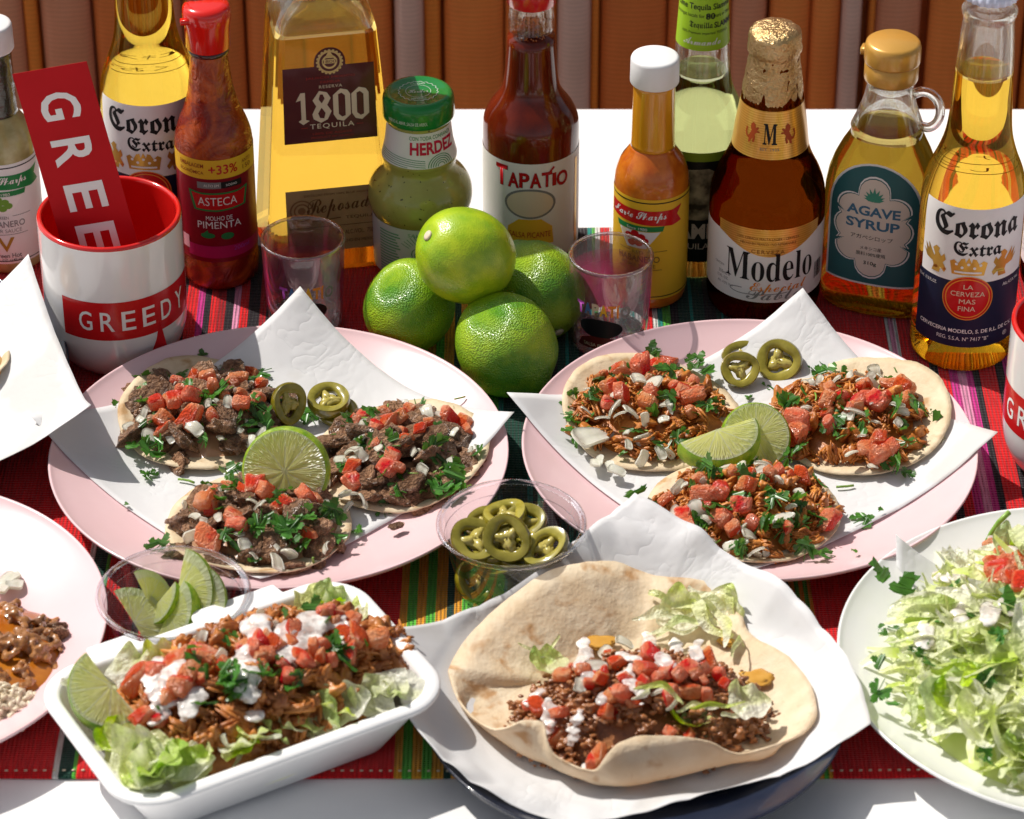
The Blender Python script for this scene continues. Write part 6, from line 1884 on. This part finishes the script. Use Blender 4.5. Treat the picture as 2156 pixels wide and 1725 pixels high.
# ---- white foam tray
def build_tray():
    zr = 0.043
    A, B, Cc, Dd = [W(*p, zr) for p in ((66, 1418), (748, 1205), (948, 1462), (262, 1738))]
    c = (A + B + Cc + Dd) / 4
    ux = ((B - A) + (Cc - Dd)).normalized()
    ang = math.atan2(ux.y, ux.x)
    hw = ((B - A).length + (Cc - Dd).length) / 4
    uy = Vector((-ux.y, ux.x, 0))
    hd = (abs((A - Dd).dot(uy)) + abs((B - Cc).dot(uy))) / 4
    t = thing('foam_tray', 'white foam takeaway tray of roast pork, salsa and lettuce', 'tray', (c.x, c.y, 0.0032), ang)
    hw *= 1000; hd *= 1000
    H = 40
    def ring(ins, z, r): return rrect(hw - ins, hd - ins, max(r - ins, 4), z, 10)
    R0 = 27
    outer = [ring(26, 0, R0 + 12), ring(24, 1.2, R0 + 12), ring(8, H - 8, R0), ring(6.4, H - 4, R0), ring(1.2, H - 3.4, R0), ring(0.2, H - 2.2, R0), ring(0, H - 0.6, R0), ring(0.8, H + 0.4, R0), ring(5.5, H + 0.9, R0), ring(7.6, H + 0.2, R0)]
    inner = [ring(8.8, H - 3, R0), ring(11, H - 12, R0), ring(25, 6, R0 + 10), ring(30, 4, R0 + 10)]
    V, F = loft(outer + inner)
    part('tray_shell', V, F, M['foam'], t)
    # hinge tabs on the long back edge
    for u0, u1 in ((-28, 8),):
        pass
    V, F = [], []
    def tab(x0, x1):
        v, f = loft([[(x0 * 0.001, (hd - 3) * 0.001, (H - 3) * 0.001), (x1 * 0.001, (hd - 3) * 0.001, (H - 3) * 0.001), ((x1 - 2) * 0.001, (hd + 9) * 0.001, (H - 3) * 0.001), ((x0 + 2) * 0.001, (hd + 9) * 0.001, (H - 3) * 0.001)],
                     [(x0 * 0.001, (hd - 3) * 0.001, (H + 0.2) * 0.001), (x1 * 0.001, (hd - 3) * 0.001, (H + 0.2) * 0.001), ((x1 - 2) * 0.001, (hd + 9) * 0.001, (H + 0.2) * 0.001), ((x0 + 2) * 0.001, (hd + 9) * 0.001, (H + 0.2) * 0.001)]])
        o = part('hinge_tab', v, f, M['foam'], t, smooth=False)
        b = o.modifiers.new('rounding', 'BEVEL'); b.width = 0.0022; b.segments = 3
    tab(0.02 * hw, 0.60 * hw)
    tab(-0.62 * hw, -0.30 * hw)
    # ------------- contents
    fd = thing('pork_and_lettuce', 'roast pork with salsa and cream on lettuce filling the foam tray', 'food', (c.x, c.y, 0.010))
    mc = W(545, 1425, 0.045)
    hp = Heap((mc.x, mc.y), 0.088, 0.048, 0.028, 0.031, ang + 0.02, 5.5, 3.2)
    def inside(p, m):
        dx, dy = p.x - c.x, p.y - c.y
        u, v = dx * math.cos(ang) + dy * math.sin(ang), -dx * math.sin(ang) + dy * math.cos(ang)
        u = max(-(hw - m) * 0.001, min((hw - m) * 0.001, u)); v = max(-(hd - m) * 0.001, min((hd - m) * 0.001, v))
        return Vector((c.x + u * math.cos(ang) - v * math.sin(ang), c.y + u * math.sin(ang) + v * math.cos(ang), p.z))
    base_h = Heap((c.x, c.y), (hw - 20) * 0.001, (hd - 17) * 0.001, 0.012, 0.016, ang, 1.1, 4)
    base_h.bed('lettuce_bed', M['lettuce'], fd, 0.002)
    hp.bed('pork_bed', M['shred_dark'], fd, 0.005)
    shreds(hp, fd, 2600, M['shred_dark'], 'roast_pork', 0.007, 0.017, 0.00095, lumps=260, kmax=0.93)
    for i in range(90):
        a = R.uniform(0, 6.28); k = R.uniform(0.6, 0.9)
        x, y = k * (hw - 20) * 0.001 * math.copysign(abs(math.cos(a)) ** 0.6, math.cos(a)), k * (hd - 17) * 0.001 * math.copysign(abs(math.sin(a)) ** 0.6, math.sin(a))
        X, Y = c.x + x * math.cos(ang) - y * math.sin(ang), c.y + x * math.sin(ang) + y * math.cos(ang)
        put('lettuce_shred', fd, (X, Y, 0.034 + R.uniform(-0.004, 0.004)), R.uniform(9, 14), rot_rand(False, 0.3))
    big = both([(690, 690), (900, 650), (400, 1130), (520, 1290), (780, 1480), (920, 1430), (1090, 1560), (1480, 1330), (1300, 1480), (440, 1430), (700, 1540), (370, 900), (560, 1330), (850, 1560), (1200, 1480), (1130, 1420)], z5,
               [(870, 1010), (1060, 930), (560, 1240), (180, 1330), (800, 1180), (1150, 1100), (1250, 950), (1000, 450), (760, 340), (650, 370), (870, 340), (880, 1160), (350, 1330), (960, 420), (1200, 1020), (460, 1280), (300, 1380), (700, 1220)], z6)
    for x, y in big:
        p = inside(W(x, y, 0.043), 21)
        put('lettuce_leaf', fd, p, R.uniform(9, 14), (R.gauss(0.4, 0.3), R.gauss(0, 0.3), R.uniform(0, 6.28)))
    for x, y, s in ((700, 1500, 17), (860, 1490, 16), (560, 1450, 15), (1050, 1500, 14)):
        p = inside(W(*z5((x, y)), 0.045), 24)
        put('lettuce_leaf', fd, p, s, (R.gauss(0.5, 0.2), R.gauss(0, 0.3), R.uniform(0, 6.28)))
    tom = both([(950, 830), (1060, 790), (830, 880), (1000, 990), (1480, 700), (1090, 920), (1580, 730), (860, 1110), (900, 990), (1130, 850), (950, 1120)], z5,
               [(220, 640), (350, 680), (510, 620), (720, 440), (760, 450), (1040, 580), (900, 560), (590, 720), (680, 690), (450, 740), (860, 680), (270, 650), (500, 560), (560, 700), (640, 640), (300, 600), (380, 620), (830, 560)], z6)
    scatter_list('tomato_cube', hp, fd, tom, ident, 5.2, 0.008, sd=0.3)
    for _ in range(18):
        put('tomato_cube', fd, hp.rnd(0.62) + Vector((0, 0, 0.006)), R.uniform(3.2, 5.0), rot_rand())
    for _ in range(14):
        put('onion_piece', fd, hp.rnd(0.7) + Vector((0, 0, 0.006)), R.uniform(2.6, 4.0), rot_rand())
    cil = both([(1180, 700), (1230, 750), (1150, 830), (1270, 830), (1400, 880), (1560, 850), (1240, 1030), (1000, 1050), (860, 730), (1140, 1280), (1430, 920), (1350, 870)], z5,
               [(130, 840), (290, 810), (430, 750), (740, 580), (780, 620), (830, 720), (950, 630), (540, 830), (500, 880), (640, 420), (410, 470), (110, 570), (470, 400), (700, 460), (110, 780), (330, 780), (800, 700), (160, 880)], z6)
    scatter_list('cilantro_leaf', hp, fd, cil, ident, 6.2, 0.0095, 0.5, 0.3)
    cream_part(fd, hp, both([(1000, 890), (920, 850), (960, 900), (940, 1040), (970, 1110), (1550, 620), (1170, 990), (1440, 860), (990, 950), (1040, 910), (1580, 600), (1150, 1010)], z5,
                            [(280, 560), (330, 520), (200, 700), (240, 800), (600, 540), (680, 450), (560, 500), (640, 590), (230, 880), (490, 660), (800, 480), (300, 540), (460, 560), (580, 580)], z6), 0.0046, 0.0092)
    lime_wheel('lime_wedge', 'big lime wedge at the corner of the white foam tray', W(238, 1452, 0.053), 22.5, face_cam(0.35, 0, 0.0), 128, 312, 0.36, 'cut limes')

# ---- rim of the big tortilla
# rim: (photo x, photo y, rim height mm, foot x, foot y or None)
RIM = [(946, 1424, 13, None), (973, 1487, 22, (985, 1500)), (1012, 1520, 25, (1030, 1538)), (1052, 1534, 30, (1062, 1560)), (1078, 1526, 35, (1085, 1578)), (1103, 1517, 38, (1112, 1594)), (1142, 1521, 38, (1150, 1610)), (1150, 1558, 33, (1172, 1620)), (1165, 1589, 28, (1192, 1630)), (1197, 1609, 25, (1215, 1638)), (1224, 1619, 24, (1238, 1646)), (1252, 1621, 24, (1262, 1651)), (1275, 1593, 32, (1290, 1655)), (1307, 1562, 38, (1318, 1656)), (1354, 1548, 40, (1362, 1650)), (1432, 1550, 38, (1440, 1632)), (1495, 1562, 33, (1500, 1616)), (1557, 1588, 24, (1555, 1606)), (1632, 1569, 24, (1622, 1590)), (1692, 1543, 15, None), (1718, 1509, 15, None), (1716, 1468, 13, None), (1699, 1427, 13, None), (1662, 1385, 13, None), (1613, 1357, 14, None), (1574, 1325, 18, None), (1561, 1290, 21, None), (1538, 1255, 21, None), (1495, 1228, 21, None), (1409, 1214, 30, 'flap'), (1358, 1205, 30, 'flap'), (1295, 1185, 36, 'flap'), (1236, 1184, 40, 'flap'), (1165, 1199, 40, 'flap'), (1103, 1236, 37, 'flap'), (1040, 1283, 34, 'flap'), (1001, 1323, 31, 'flap'), (969, 1362, 27, 'flap'), (948, 1401, 22, 'flap')]
TORT_C = W(1330, 1440, LIFT + 0.0068)
RIMXY.append((TORT_C.x, TORT_C.y))
for _x, _y, _z, _f in RIM:
    _p = W(_x, _y, _z * 0.001 + 0.001)
    RIMXY.append((_p.x, _p.y))

# ---- the big open flour tortilla
def build_open_tortilla():
    zb = LIFT + 0.0068
    c = W(1330, 1440, zb)
    t = thing('open_burrito', 'big open flour tortilla filled with minced beef, salsa and cream', 'burrito', (c.x, c.y, zb))
    rim, foot = [], []
    ztort = zplate(PN, SN)
    for x, y, z, f in RIM:
        p = W(x, y, z * 0.001 + 0.001)
        for _ in range(4):
            p = W(x, y, max(z * 0.001 + 0.001, ztort(p.x, p.y) + 0.0045))
        rim.append(p)
        if f == 'flap':                             # the back flap leans up in one broad slope
            q = c + (p - c) * 0.50
            q.z = max(zb + 0.0015, ztort(q.x, q.y) + 0.002)
        elif f:
            q = W(f[0], f[1], zb + 0.004)
        else:
            q = c + (p - c) * 0.80
            q.z = max(zb + 0.0015, ztort(q.x, q.y) + 0.002)
        foot.append(q)
    sub = 4
    def dens(P):
        out = []
        n = len(P)
        for i in range(n):
            p0, p1, p2, p3 = P[i - 1], P[i], P[(i + 1) % n], P[(i + 2) % n]
            for s in range(sub):
                u = s / sub
                out.append(0.5 * (2 * p1 + (p2 - p0) * u + (2 * p0 - 5 * p1 + 4 * p2 - p3) * u * u + (3 * p1 - p0 - 3 * p2 + p3) * u ** 3))
        return out
    rim, foot = dens(rim), dens(foot)
    n = len(rim)
    K = 22
    V, F = [Vector((0, 0, 0))], []
    for k in range(1, K + 1):
        u = k / K
        for j in range(n):
            if u <= 0.7:
                w = u / 0.7
                p = c.lerp(foot[j], w)
                p.z = zb + (foot[j].z - zb) * w ** 3
            else:
                w = (u - 0.7) / 0.3
                a, b = foot[j], rim[j]
                out = (a - c); out.z = 0
                ctrl = a + out.normalized() * min(0.006, (b - a).length * 0.3)
                ctrl.z = a.z + (b.z - a.z) * 0.32
                p = a * (1 - w) ** 2 + ctrl * 2 * w * (1 - w) + b * w * w
            p = p.copy()
            p.z += 0.0015 * u * noise.noise(Vector((p.x * 45, p.y * 45, 3))) + 0.0008 * noise.noise(Vector((p.x * 150, p.y * 150, 8)))
            V.append(p - c)
    for j in range(n):
        F.append((0, 1 + j, 1 + (j + 1) % n))
    for k in range(K - 1):
        for j in range(n):
            a, b = 1 + k * n, 1 + (k + 1) * n
            F.append((a + j, b + j, b + (j + 1) % n, a + (j + 1) % n))
    o = part('flour_tortilla', V, F, M['flour'], t)
    md = o.modifiers.new('thickness', 'SOLIDIFY'); md.thickness, md.offset = 0.0011, 0
    hc = W(1352, 1462, 0.03)
    hp = Heap((hc.x, hc.y), 0.066, 0.044, 0.028, zb + 0.003, RAD(8), 2.2, 2.4)
    hp.bed('mince_bed', M['mince'], t, 0.007)
    V, F = [], []
    for i in range(380):
        cc = hp.rnd(1.02)
        for j in range(R.randint(6, 11)):
            p = cc + Vector((R.gauss(0, 1), R.gauss(0, 1), R.gauss(0, 0.7))) * 0.0022
            s = R.uniform(0.0007, 0.0017)
            o2 = Vector((R.random() * 60, i * 0.1, j))
            v, f = ico(2)
            b = len(V)
            V += [Vector((q.x * 1.3, q.y, q.z * 0.85)) * (1 + 0.6 * noise.noise(q * 1.7 + o2) + 0.3 * noise.noise(q * 4 + o2)) * s + p - t.location for q in v]
            F += [tuple(x + b for x in y) for y in f]
    mo = stuff(part('minced_beef', V, F, M['mince'], t))
    rm = mo.modifiers.new('clump', 'REMESH'); rm.mode = 'VOXEL'; rm.voxel_size = 0.00055; rm.use_smooth_shade = True
    tom = both([(770, 950), (1010, 850), (970, 970), (1060, 880), (1170, 910), (1220, 920), (1340, 930), (1440, 910), (1550, 880), (1450, 1040), (1540, 1060), (760, 1150), (590, 1110), (640, 1120), (1050, 1140), (720, 1250), (740, 1290), (930, 1410), (1250, 850), (1030, 1060), (1150, 1100), (880, 920), (960, 1190), (1110, 970), (1280, 960), (1390, 950), (1200, 990), (1090, 1050), (1500, 930), (960, 1390)], z7)
    scatter_list('tomato_cube', hp, t, tom, ident, 4.3, 0.0052, sd=0.3)
    for _ in range(16):
        put('tomato_cube', t, hp.rnd(0.8) + Vector((0, 0, 0.004)), R.uniform(2.6, 4.2), rot_rand())
    put('onion_piece', t, hp.at(*z7((945, 905)), 0.006), 4.5, (0.3, 0.2, 0.4), 0)
    for p in both([(1000, 830), (1100, 780), (860, 1010), (1300, 1040)], z7):
        put('onion_piece', t, hp.at(*p, 0.004), 4, rot_rand(False))
    cream_part(t, hp, both([(890, 810), (875, 880), (890, 960), (1130, 930), (1140, 990), (1230, 780), (1280, 870), (1480, 790), (610, 1080), (700, 1200), (910, 1410), (830, 1340), (1000, 1050), (1220, 830), (1380, 800), (1140, 870), (690, 1160), (880, 920), (1180, 1040), (1490, 860), (1320, 880)], z7), 0.0033, 0.0062)
    # lettuce: ruffled leaf at the back, loops and strips in front
    for p, s, rot, v in ((z7((1420, 620)), 13, (0.7, 0.2, -0.4), 2), (z8((110, 560)), 13, (0.7, 0.5, -0.8), 5),
                         (z7((1240, 1190)), 10, (0.5, 0, 0.5), 3), (z7((1420, 1200)), 12, (0.4, 0.2, 1.9), 0), (z7((1500, 1220)), 10, (0.6, -0.2, 0.9), 6), (z8((255, 1080)), 12, (0.3, 0.2, 0.3), 8), (z7((690, 895)), 10, (0.3, 0.1, 0.8), 0), (z7((1380, 1230)), 9, (0.4, 0.1, 0.2), 3)):
        w = hp.at(*p, 0.008)
        put('lettuce_leaf', t, w, s, rot, v)
    for p, s, rot, v in ((z7((640, 840)), 13, (0.4, 0.2, 0.4), 5), (z7((1210, 1050)), 11, (1.2, 0.3, 1.0), 1), (z7((1300, 1010)), 13, (0.9, 0.2, -0.2), 3), (z7((1380, 1080)), 12, (1.2, 0.4, 1.4), 7), (z8((70, 1085)), 15, (0.9, 0, 0.1), 9),
                         (z7((1340, 640)), 16, (0.5, 0.1, 0.2), 11), (z7((1280, 610)), 15, (0.6, 0.2, 0.5), 4), (z7((1400, 570)), 18, (0.7, 0.2, -0.1), 6), (z7((1480, 590)), 18, (0.6, 0.1, -0.5), 8), (z7((1530, 660)), 17, (0.6, 0.3, -1.0), 10), (z7((1430, 660)), 17, (0.5, 0.0, 0.3), 12), (z8((120, 620)), 17, (0.6, 0.3, -1.2), 14), (z8((60, 520)), 17, (0.6, 0.3, -0.4), 16), (z8((150, 540)), 15, (0.5, 0.5, -1.3), 17), (z7((1360, 720)), 14, (0.3, 0.1, 0.2), 11), (z7((1470, 1120)), 13, (0.5, 0.2, 0.4), 13), (z8((190, 720)), 14, (0.9, 0.5, 1.2), 15), (z8((200, 1130)), 10, (0.3, 0.2, 0.6), 2)):
        w = hp.at(*p, 0.012)
        put('lettuce_shred', t, w, s, rot, v)
    cheese = pbr('melted_cheese', noisy((0.62, 0.30, 0.03), (0.74, 0.42, 0.08), 60), rough=0.25, coat=0.4, transl=0.2)
    for p, s, k in ((z7((960, 775)), 1.0, 0), (z8((300, 930)), 1.0, 1), (z8((150, 720)), 0.8, 2)):
        w = hp.at(*p, 0.003) - t.location
        v, f = ico(3)
        V = [Vector((q.x * 0.009, q.y * 0.006, q.z * 0.0009)) * s * (1 + 0.5 * noise.noise(q * 1.7 + Vector((k, 3, 1)))) + w for q in v]
        part('melted_cheese', V, f, cheese, t)

# ---- lettuce salad on the white plate
def build_salad():
    ct = W(2330, 1385, 0.03)
    t = thing('lettuce_salad', 'mound of shredded lettuce with cilantro, salsa and cream on the white plate', 'salad', (ct.x, ct.y, LIFT + 0.007))
    hp = Heap((ct.x, ct.y), 0.118, 0.110, 0.048, LIFT + 0.009, 0, 3.3, 1.7, zplate(PWH, SWH))
    hp.bed('lettuce_bed', M['lettuce_green'], t, 0.002, rr=0.9)
    n = 0
    while n < 300:
        p = hp.rnd(0.90)
        if p.x > W(2200, 1400, 0.04).x: 
            if R.random() < 0.85: continue
        put('lettuce_shred', t, p + Vector((0, 0, R.uniform(-0.002, 0.006))), R.uniform(20, 34) * (1 if hp.q(p.x, p.y) < 0.75 else 0.6), (R.gauss(0, 0.35), R.gauss(0, 0.35), R.uniform(0, 6.28)))
        n += 1
    V, F = [], []                                # the finer shreds, past counting
    for i in range(260):
        p = hp.rnd(0.93) + Vector((0, 0, R.uniform(0, 0.005)))
        L, w, a, b = R.uniform(0.010, 0.024), R.uniform(0.0014, 0.0034), R.uniform(0, 6.28), R.uniform(-1.2, 1.2)
        d, n2 = Vector((math.cos(a), math.sin(a), R.gauss(0, 0.2))), Vector((-math.sin(a), math.cos(a), R.gauss(0, 0.5)))
        o = len(V)
        for k in range(7):
            u = -1 + k / 3
            c2 = p + d * (u * L) + n2 * (b * L * 0.35 * u * u) + Vector((0, 0, 0.004 * math.cos(2.4 * u + i) - 0.3 * L * u * u * 0.5))
            for sgn in (-1, 0, 1):
                V.append(c2 + n2 * (sgn * w * (1 - 0.5 * abs(u) ** 3)) + Vector((0, 0, 0.0005 * abs(sgn))) - t.location)
        for k in range(6):
            for m_ in (0, 1):
                e = o + k * 3 + m_
                F.append((e, e + 3, e + 4, e + 1))
    stuff(part('shredded_lettuce', V, F, pbr('fine_lettuce', noisy((0.70, 0.82, 0.20), (0.94, 0.95, 0.72), 60, 0.38, 0.62), rough=0.28, coat=0.25, transl=0.42), t))
    for p, s, rot, v in ((z8((1200, 1240)), 18, (0.5, -0.3, -0.5), 1), (z8((1080, 1180)), 12, (0.3, 0.2, 0.4), 0), (z8((1640, 1490)), 10, (0.3, 0.3, 0.6), 3), (z8((980, 560)), 13, (0.6, 0.4, 2.0), 2), (z8((1480, 1240)), 17, (0.6, 0.1, 1.0), 4), (z8((1700, 1280)), 20, (0.7, 0.2, 1.3), 5),
                         (z8((1570, 1440)), 10, (0.3, 0.1, 2.3), 6), (z8((1340, 1090)), 18, (0.6, -0.2, 0.9), 3), (z8((1600, 140)), 16, (0.4, 0.2, 0.4), 0), (z8((1740, 110)), 18, (0.4, 0.2, 1.4), 3), (z8((1250, 400)), 14, (0.5, 0.4, 1.7), 8)):
        w = hp.at(*p, 0.006)
        k = hp.q(w.x, w.y)
        if k > 0.80:
            w = Vector((hp.c.x + (w.x - hp.c.x) * 0.80 / k, hp.c.y + (w.y - hp.c.y) * 0.80 / k, 0))
            w.z = hp.z(w.x, w.y) + 0.006
        put('lettuce_leaf', t, w, s, rot, v)
    tom = [z8(p) for p in ((1640, 210), (1720, 180), (1660, 330), (1720, 300), (1760, 200), (1690, 380), (1640, 290), (1740, 390), (1780, 330), (1700, 240), (1780, 270), (1800, 400))]
    scatter_list('tomato_cube', hp, t, tom, ident, 6.2, 0.011, sd=0.2)
    cil = [z8(p) for p in ((1190, 350), (1430, 440), (1400, 420), (1530, 440), (1040, 660), (1350, 630), (1320, 610), (1390, 690), (1500, 570), (1560, 640), (1520, 600), (1660, 640), (1210, 750), (1180, 720), (1230, 830), (1200, 860), (1280, 860), (1480, 890), (1570, 960), (1540, 990), (1060, 1090), (940, 930), (990, 990), (1330, 1210), (1600, 1400), (1650, 1390), (1570, 1360), (1760, 580), (1760, 490), (1740, 420), (1640, 700), (1470, 560), (1780, 640), (1550, 690), (1010, 860), (1130, 960))]
    scatter_list('cilantro_leaf', hp, t, cil[::2], ident, 5.2, 0.010, 0.5, 0.3)
    for p, s, rot in ((z8((1060, 385)), 11, (0.6, 0.2, 1.2)), (z8((1115, 490)), 11, (0.5, 0.2, -0.3)), (z8((1780, 560)), 11, (0.4, 0.2, 0.6))):
        put('cilantro_leaf', t, hp.at(*p, 0.010), s, rot, 8)
    put('cilantro_stem', t, hp.at(*z8((1650, 90)), 0.012), 11, (0.2, -1.0, 0.3), 0)
    cream_part(t, hp, [z8(p) for p in ((1650, 190), (1740, 240), (1770, 190), (1700, 190), (1370, 370), (1480, 470), (1600, 560), (1700, 520), (1430, 600), (1250, 680))], 0.0044, 0.0125)

# ---- stew and rice on the plate at the picture edge
def build_stew():
    ct = W(-130, 1420, 0.02)
    t = thing('stew_and_rice', 'brown stew with orange gravy beside rice on the cut-off pink plate', 'food', (ct.x, ct.y, LIFT + 0.007))
    z0 = LIFT + 0.0075
    sc_ = W(-60, 1370, 0.02)
    hp = Heap((sc_.x, sc_.y), 0.054, 0.054, 0.013, z0, 0, 6.1, 2.6)
    gravy = pbr('orange_gravy', noisy((0.40, 0.10, 0.006), (0.56, 0.20, 0.02), 60), rough=0.12, coat=1.0, transl=0.15)
    hp.bed('gravy', gravy, t, 0.0)
    V, F = [], []
    gr = Heap((sc_.x + 0.006, sc_.y + 0.004), 0.045, 0.048, 0.018, z0, 0, 7.7, 2.2)
    for i in range(110):
        cc = gr.rnd(1.0)
        for j in range(8):
            p = cc + Vector((R.gauss(0, 1), R.gauss(0, 1), R.gauss(0, 0.6))) * 0.0026
            s = R.uniform(0.0010, 0.0026)
            v, f = ico(2); b = len(V)
            o2 = Vector((i, j, 0))
            V += [q * s * (1 + 0.6 * noise.noise(q * 1.5 + o2)) + p - t.location for q in v]
            F += [tuple(x + b for x in y) for y in f]
    stuff(part('stew_bit', V, F, pbr('stew_meat', noisy((0.20, 0.085, 0.030), (0.44, 0.19, 0.055), 60), rough=0.2, coat=0.7), t)).modifiers.new('clump', 'REMESH').voxel_size = 0.0010
    rc = W(-12, 1478, 0.015)
    rh = Heap((rc.x, rc.y), 0.024, 0.020, 0.012, z0, 0, 2.7, 2.0)
    V, F = [], []
    for i in range(420):
        p = rh.rnd(1.0); p.z += R.uniform(-0.001, 0.0015)
        e = Euler((R.uniform(-0.6, 0.6), R.uniform(-0.6, 0.6), R.uniform(0, 6.28))).to_matrix()
        v, f = ico(1); b = len(V)
        V += [e @ Vector((q.x * 0.0036, q.y * 0.0015, q.z * 0.0014)) + p - t.location for q in v]
        F += [tuple(x + b for x in y) for y in f]
    rh.bed('rice_bed', M['rice'], t, 0.001)
    stuff(part('rice_grain', V, F, M['rice'], t))
    for p, s in (((14, 1172), 6), ((6, 1166), 6)):
        w = W(*p, 0.012)
        put('lettuce_shred', t, w, s, (0.1, 0.1, R.uniform(0, 3)), 3)
    for p in ((15, 1225), (30, 1232), (8, 1240)):
        put('onion_piece', t, hp.at(*p, 0.003), 6, rot_rand(False, 0.4))
    for p in ((120, 1325), (130, 1340), (110, 1350)):
        put('meat_chunk', t, W(*p, 0.016), 6, rot_rand())

def build_edge_taco():
    c = W(-75, 800, 0.02)
    t = thing('grilled_taco', 'golden grilled cheese taco cut off by the picture edge beside the white mug', 'taco', (c.x, c.y, LIFT + 0.009))
    z = LIFT + 0.026
    tortilla_disc('corn_tortilla', M['corn'], t, c, 0.027, z, seed=3.9, lift=0.004)
    hp = Heap((c.x, c.y), 0.025, 0.026, 0.013, z + 0.002, 0, 4.4, 2.0)
    ch = pbr('grilled_cheese', noisy((0.62, 0.26, 0.03), (0.78, 0.55, 0.22), 90), rough=0.35, coat=0.3)
    hp.bed('cheese_crust', ch, t, 0.0, rr=1.04)

# ---- bits that fell on the papers and plates
def build_bits():
    G = 'cilantro scraps fallen beside the tacos'
    zl, zr = zplate(PL, SL), zplate(PR, SR)
    def bit(label, px, py, zf, kind, s, rot, var=None, cat='herb scrap', nm=None):
        z = 0.012
        for _ in range(6):
            p = W(px, py, z); z = zf(p.x, p.y) + 0.0032
        p = W(px, py, z)
        me = LIB[kind][var] if var is not None else R.choice(LIB[kind])
        o = link(nm or ('herb_sprig' if kind == 'cilantro_leaf' else 'chopped_herb'), me, None, p, rot, s * 0.001)
        tag(o, label, cat, G)
    L = 'cilantro_leaf'
    bit('cilantro leaf alone on the pink rim under the mug', 430, 750, zl, L, 4.2, (0.2, 0.1, 0.4), 8)
    bit('cilantro leaf on white paper in front of the back beef taco', 317, 1003, zl, L, 5, (0.2, 0.1, 1.2), 0)
    bit('tiny cilantro crumb on white paper near the plate rim by the red cloth', 271, 1060, zl, L, 2.2, (0.2, 0.1, 2.2), 9)
    bit('big cilantro sprig on the pink rim above the lime wedge cup', 333, 1152, zl, L, 7, (0.3, -0.2, -0.8), 2)
    bit('cilantro leaf on paper below the beef taco beside the limes', 808, 1074, zl, L, 5.2, (0.5, 0.1, 0.2), 1)
    bit('cilantro leaf lying flat beside the front beef taco', 766, 1116, zl, L, 5.0, (0.1, 0.1, 1.7), 9)
    bit('cilantro leaf next to the pepper slices on the beef plate', 655, 880, zl, L, 6, (0.4, 0.1, 0.5), 3)
    S = 'cilantro_stem'
    bit('green stem bit on paper between the back and front beef tacos', 392, 1013, zl, S, 5, (0, 0, -0.35), 0)
    bit('pale stem bit on the pink rim near the limes', 968, 838, zl, S, 3.4, (0, 0, 0.4), 1)
    bit('green stem bit at the corner of the beef taco beside the limes', 984, 1026, zl, S, 3, (0, 0, 0.8), 2)
    bit('green stem hanging over the edge of the front beef taco', 660, 1180, lambda x, y: zl(x, y) + 0.004, S, 5, (0.3, 0.9, 1.6), 0)
    bit('clover-like cilantro sprig on paper under the chicken tacos', 1815, 1094, zr, L, 6.8, (0.1, 0.1, -1.0), 4)
    bit('yellow-green cilantro crumb beside the clover-like sprig', 1863, 1083, zr, L, 4, (0.1, 0.1, 0.5), 10)
    bit('dark cilantro leaf on the front pink rim of the chicken plate', 1740, 1168, zr, L, 5.6, (0.2, 0.2, 1.4), 5)
    bit('small cilantro leaf on the front pink rim nearer the magenta cloth', 1808, 1160, zr, L, 3, (0.2, 0.2, 1.6), 8)
    bit('cilantro leaf at the lower edge of the chicken taco toward the lager bottle', 1911, 1000, zr, L, 4.4, (0.2, 0.2, 0.4), 6)
    bit('green stem bit on paper below the chicken taco toward the lager bottle', 1779, 1024, zr, S, 5, (0, 0, 0.15), 1)
    bit('tiny cilantro leaf between the pepper slices and the lime slices', 1581, 840, zr, L, 3.2, (0.3, 0.1, 0.9), 9)
    bit('cilantro crumb between the two rear chicken tacos', 1595, 865, zr, L, 2.6, (0.3, 0.1, 1.9), 10)
    bit('dark cilantro leaf under the plump pepper slice', 1625, 812, zr, L, 4.6, (0.1, 0.1, 1.3), 1)
    bit('thin cilantro sprig behind the chicken taco toward the lager bottle', 1735, 790, lambda x, y: zr(x, y) + 0.004, L, 7, (0.5, 0.1, -0.9), 0)
    p = W(835, 1115, 0.014)
    o = link('meat_crumb', LIB['meat_chunk'][2], None, (p.x, p.y, 0.0165), (0, 0, 0.5), 0.0034)
    tag(o, 'crumb of beef alone on the paper near the pepper cup', 'food scrap')

# ================================================================== build
build_table()
build_fence()
build_cloth()
build_dishes()
build_papers()
build_bottles()
build_tacos()
build_cut_fruit()
build_cups()
build_tray()
build_open_tortilla()
build_salad()
build_stew()
build_edge_taco()
build_bits()

# prints and labels are matt inks
for _m in bpy.data.materials:
    if _m.name.split('.')[0].endswith(('_print', '_label', '_ink', '_card', '_enamel')):
        for _n in _m.node_tree.nodes:
            if _n.type == 'BSDF_PRINCIPLED':
                _n.inputs['Specular IOR Level'].default_value = 0.2
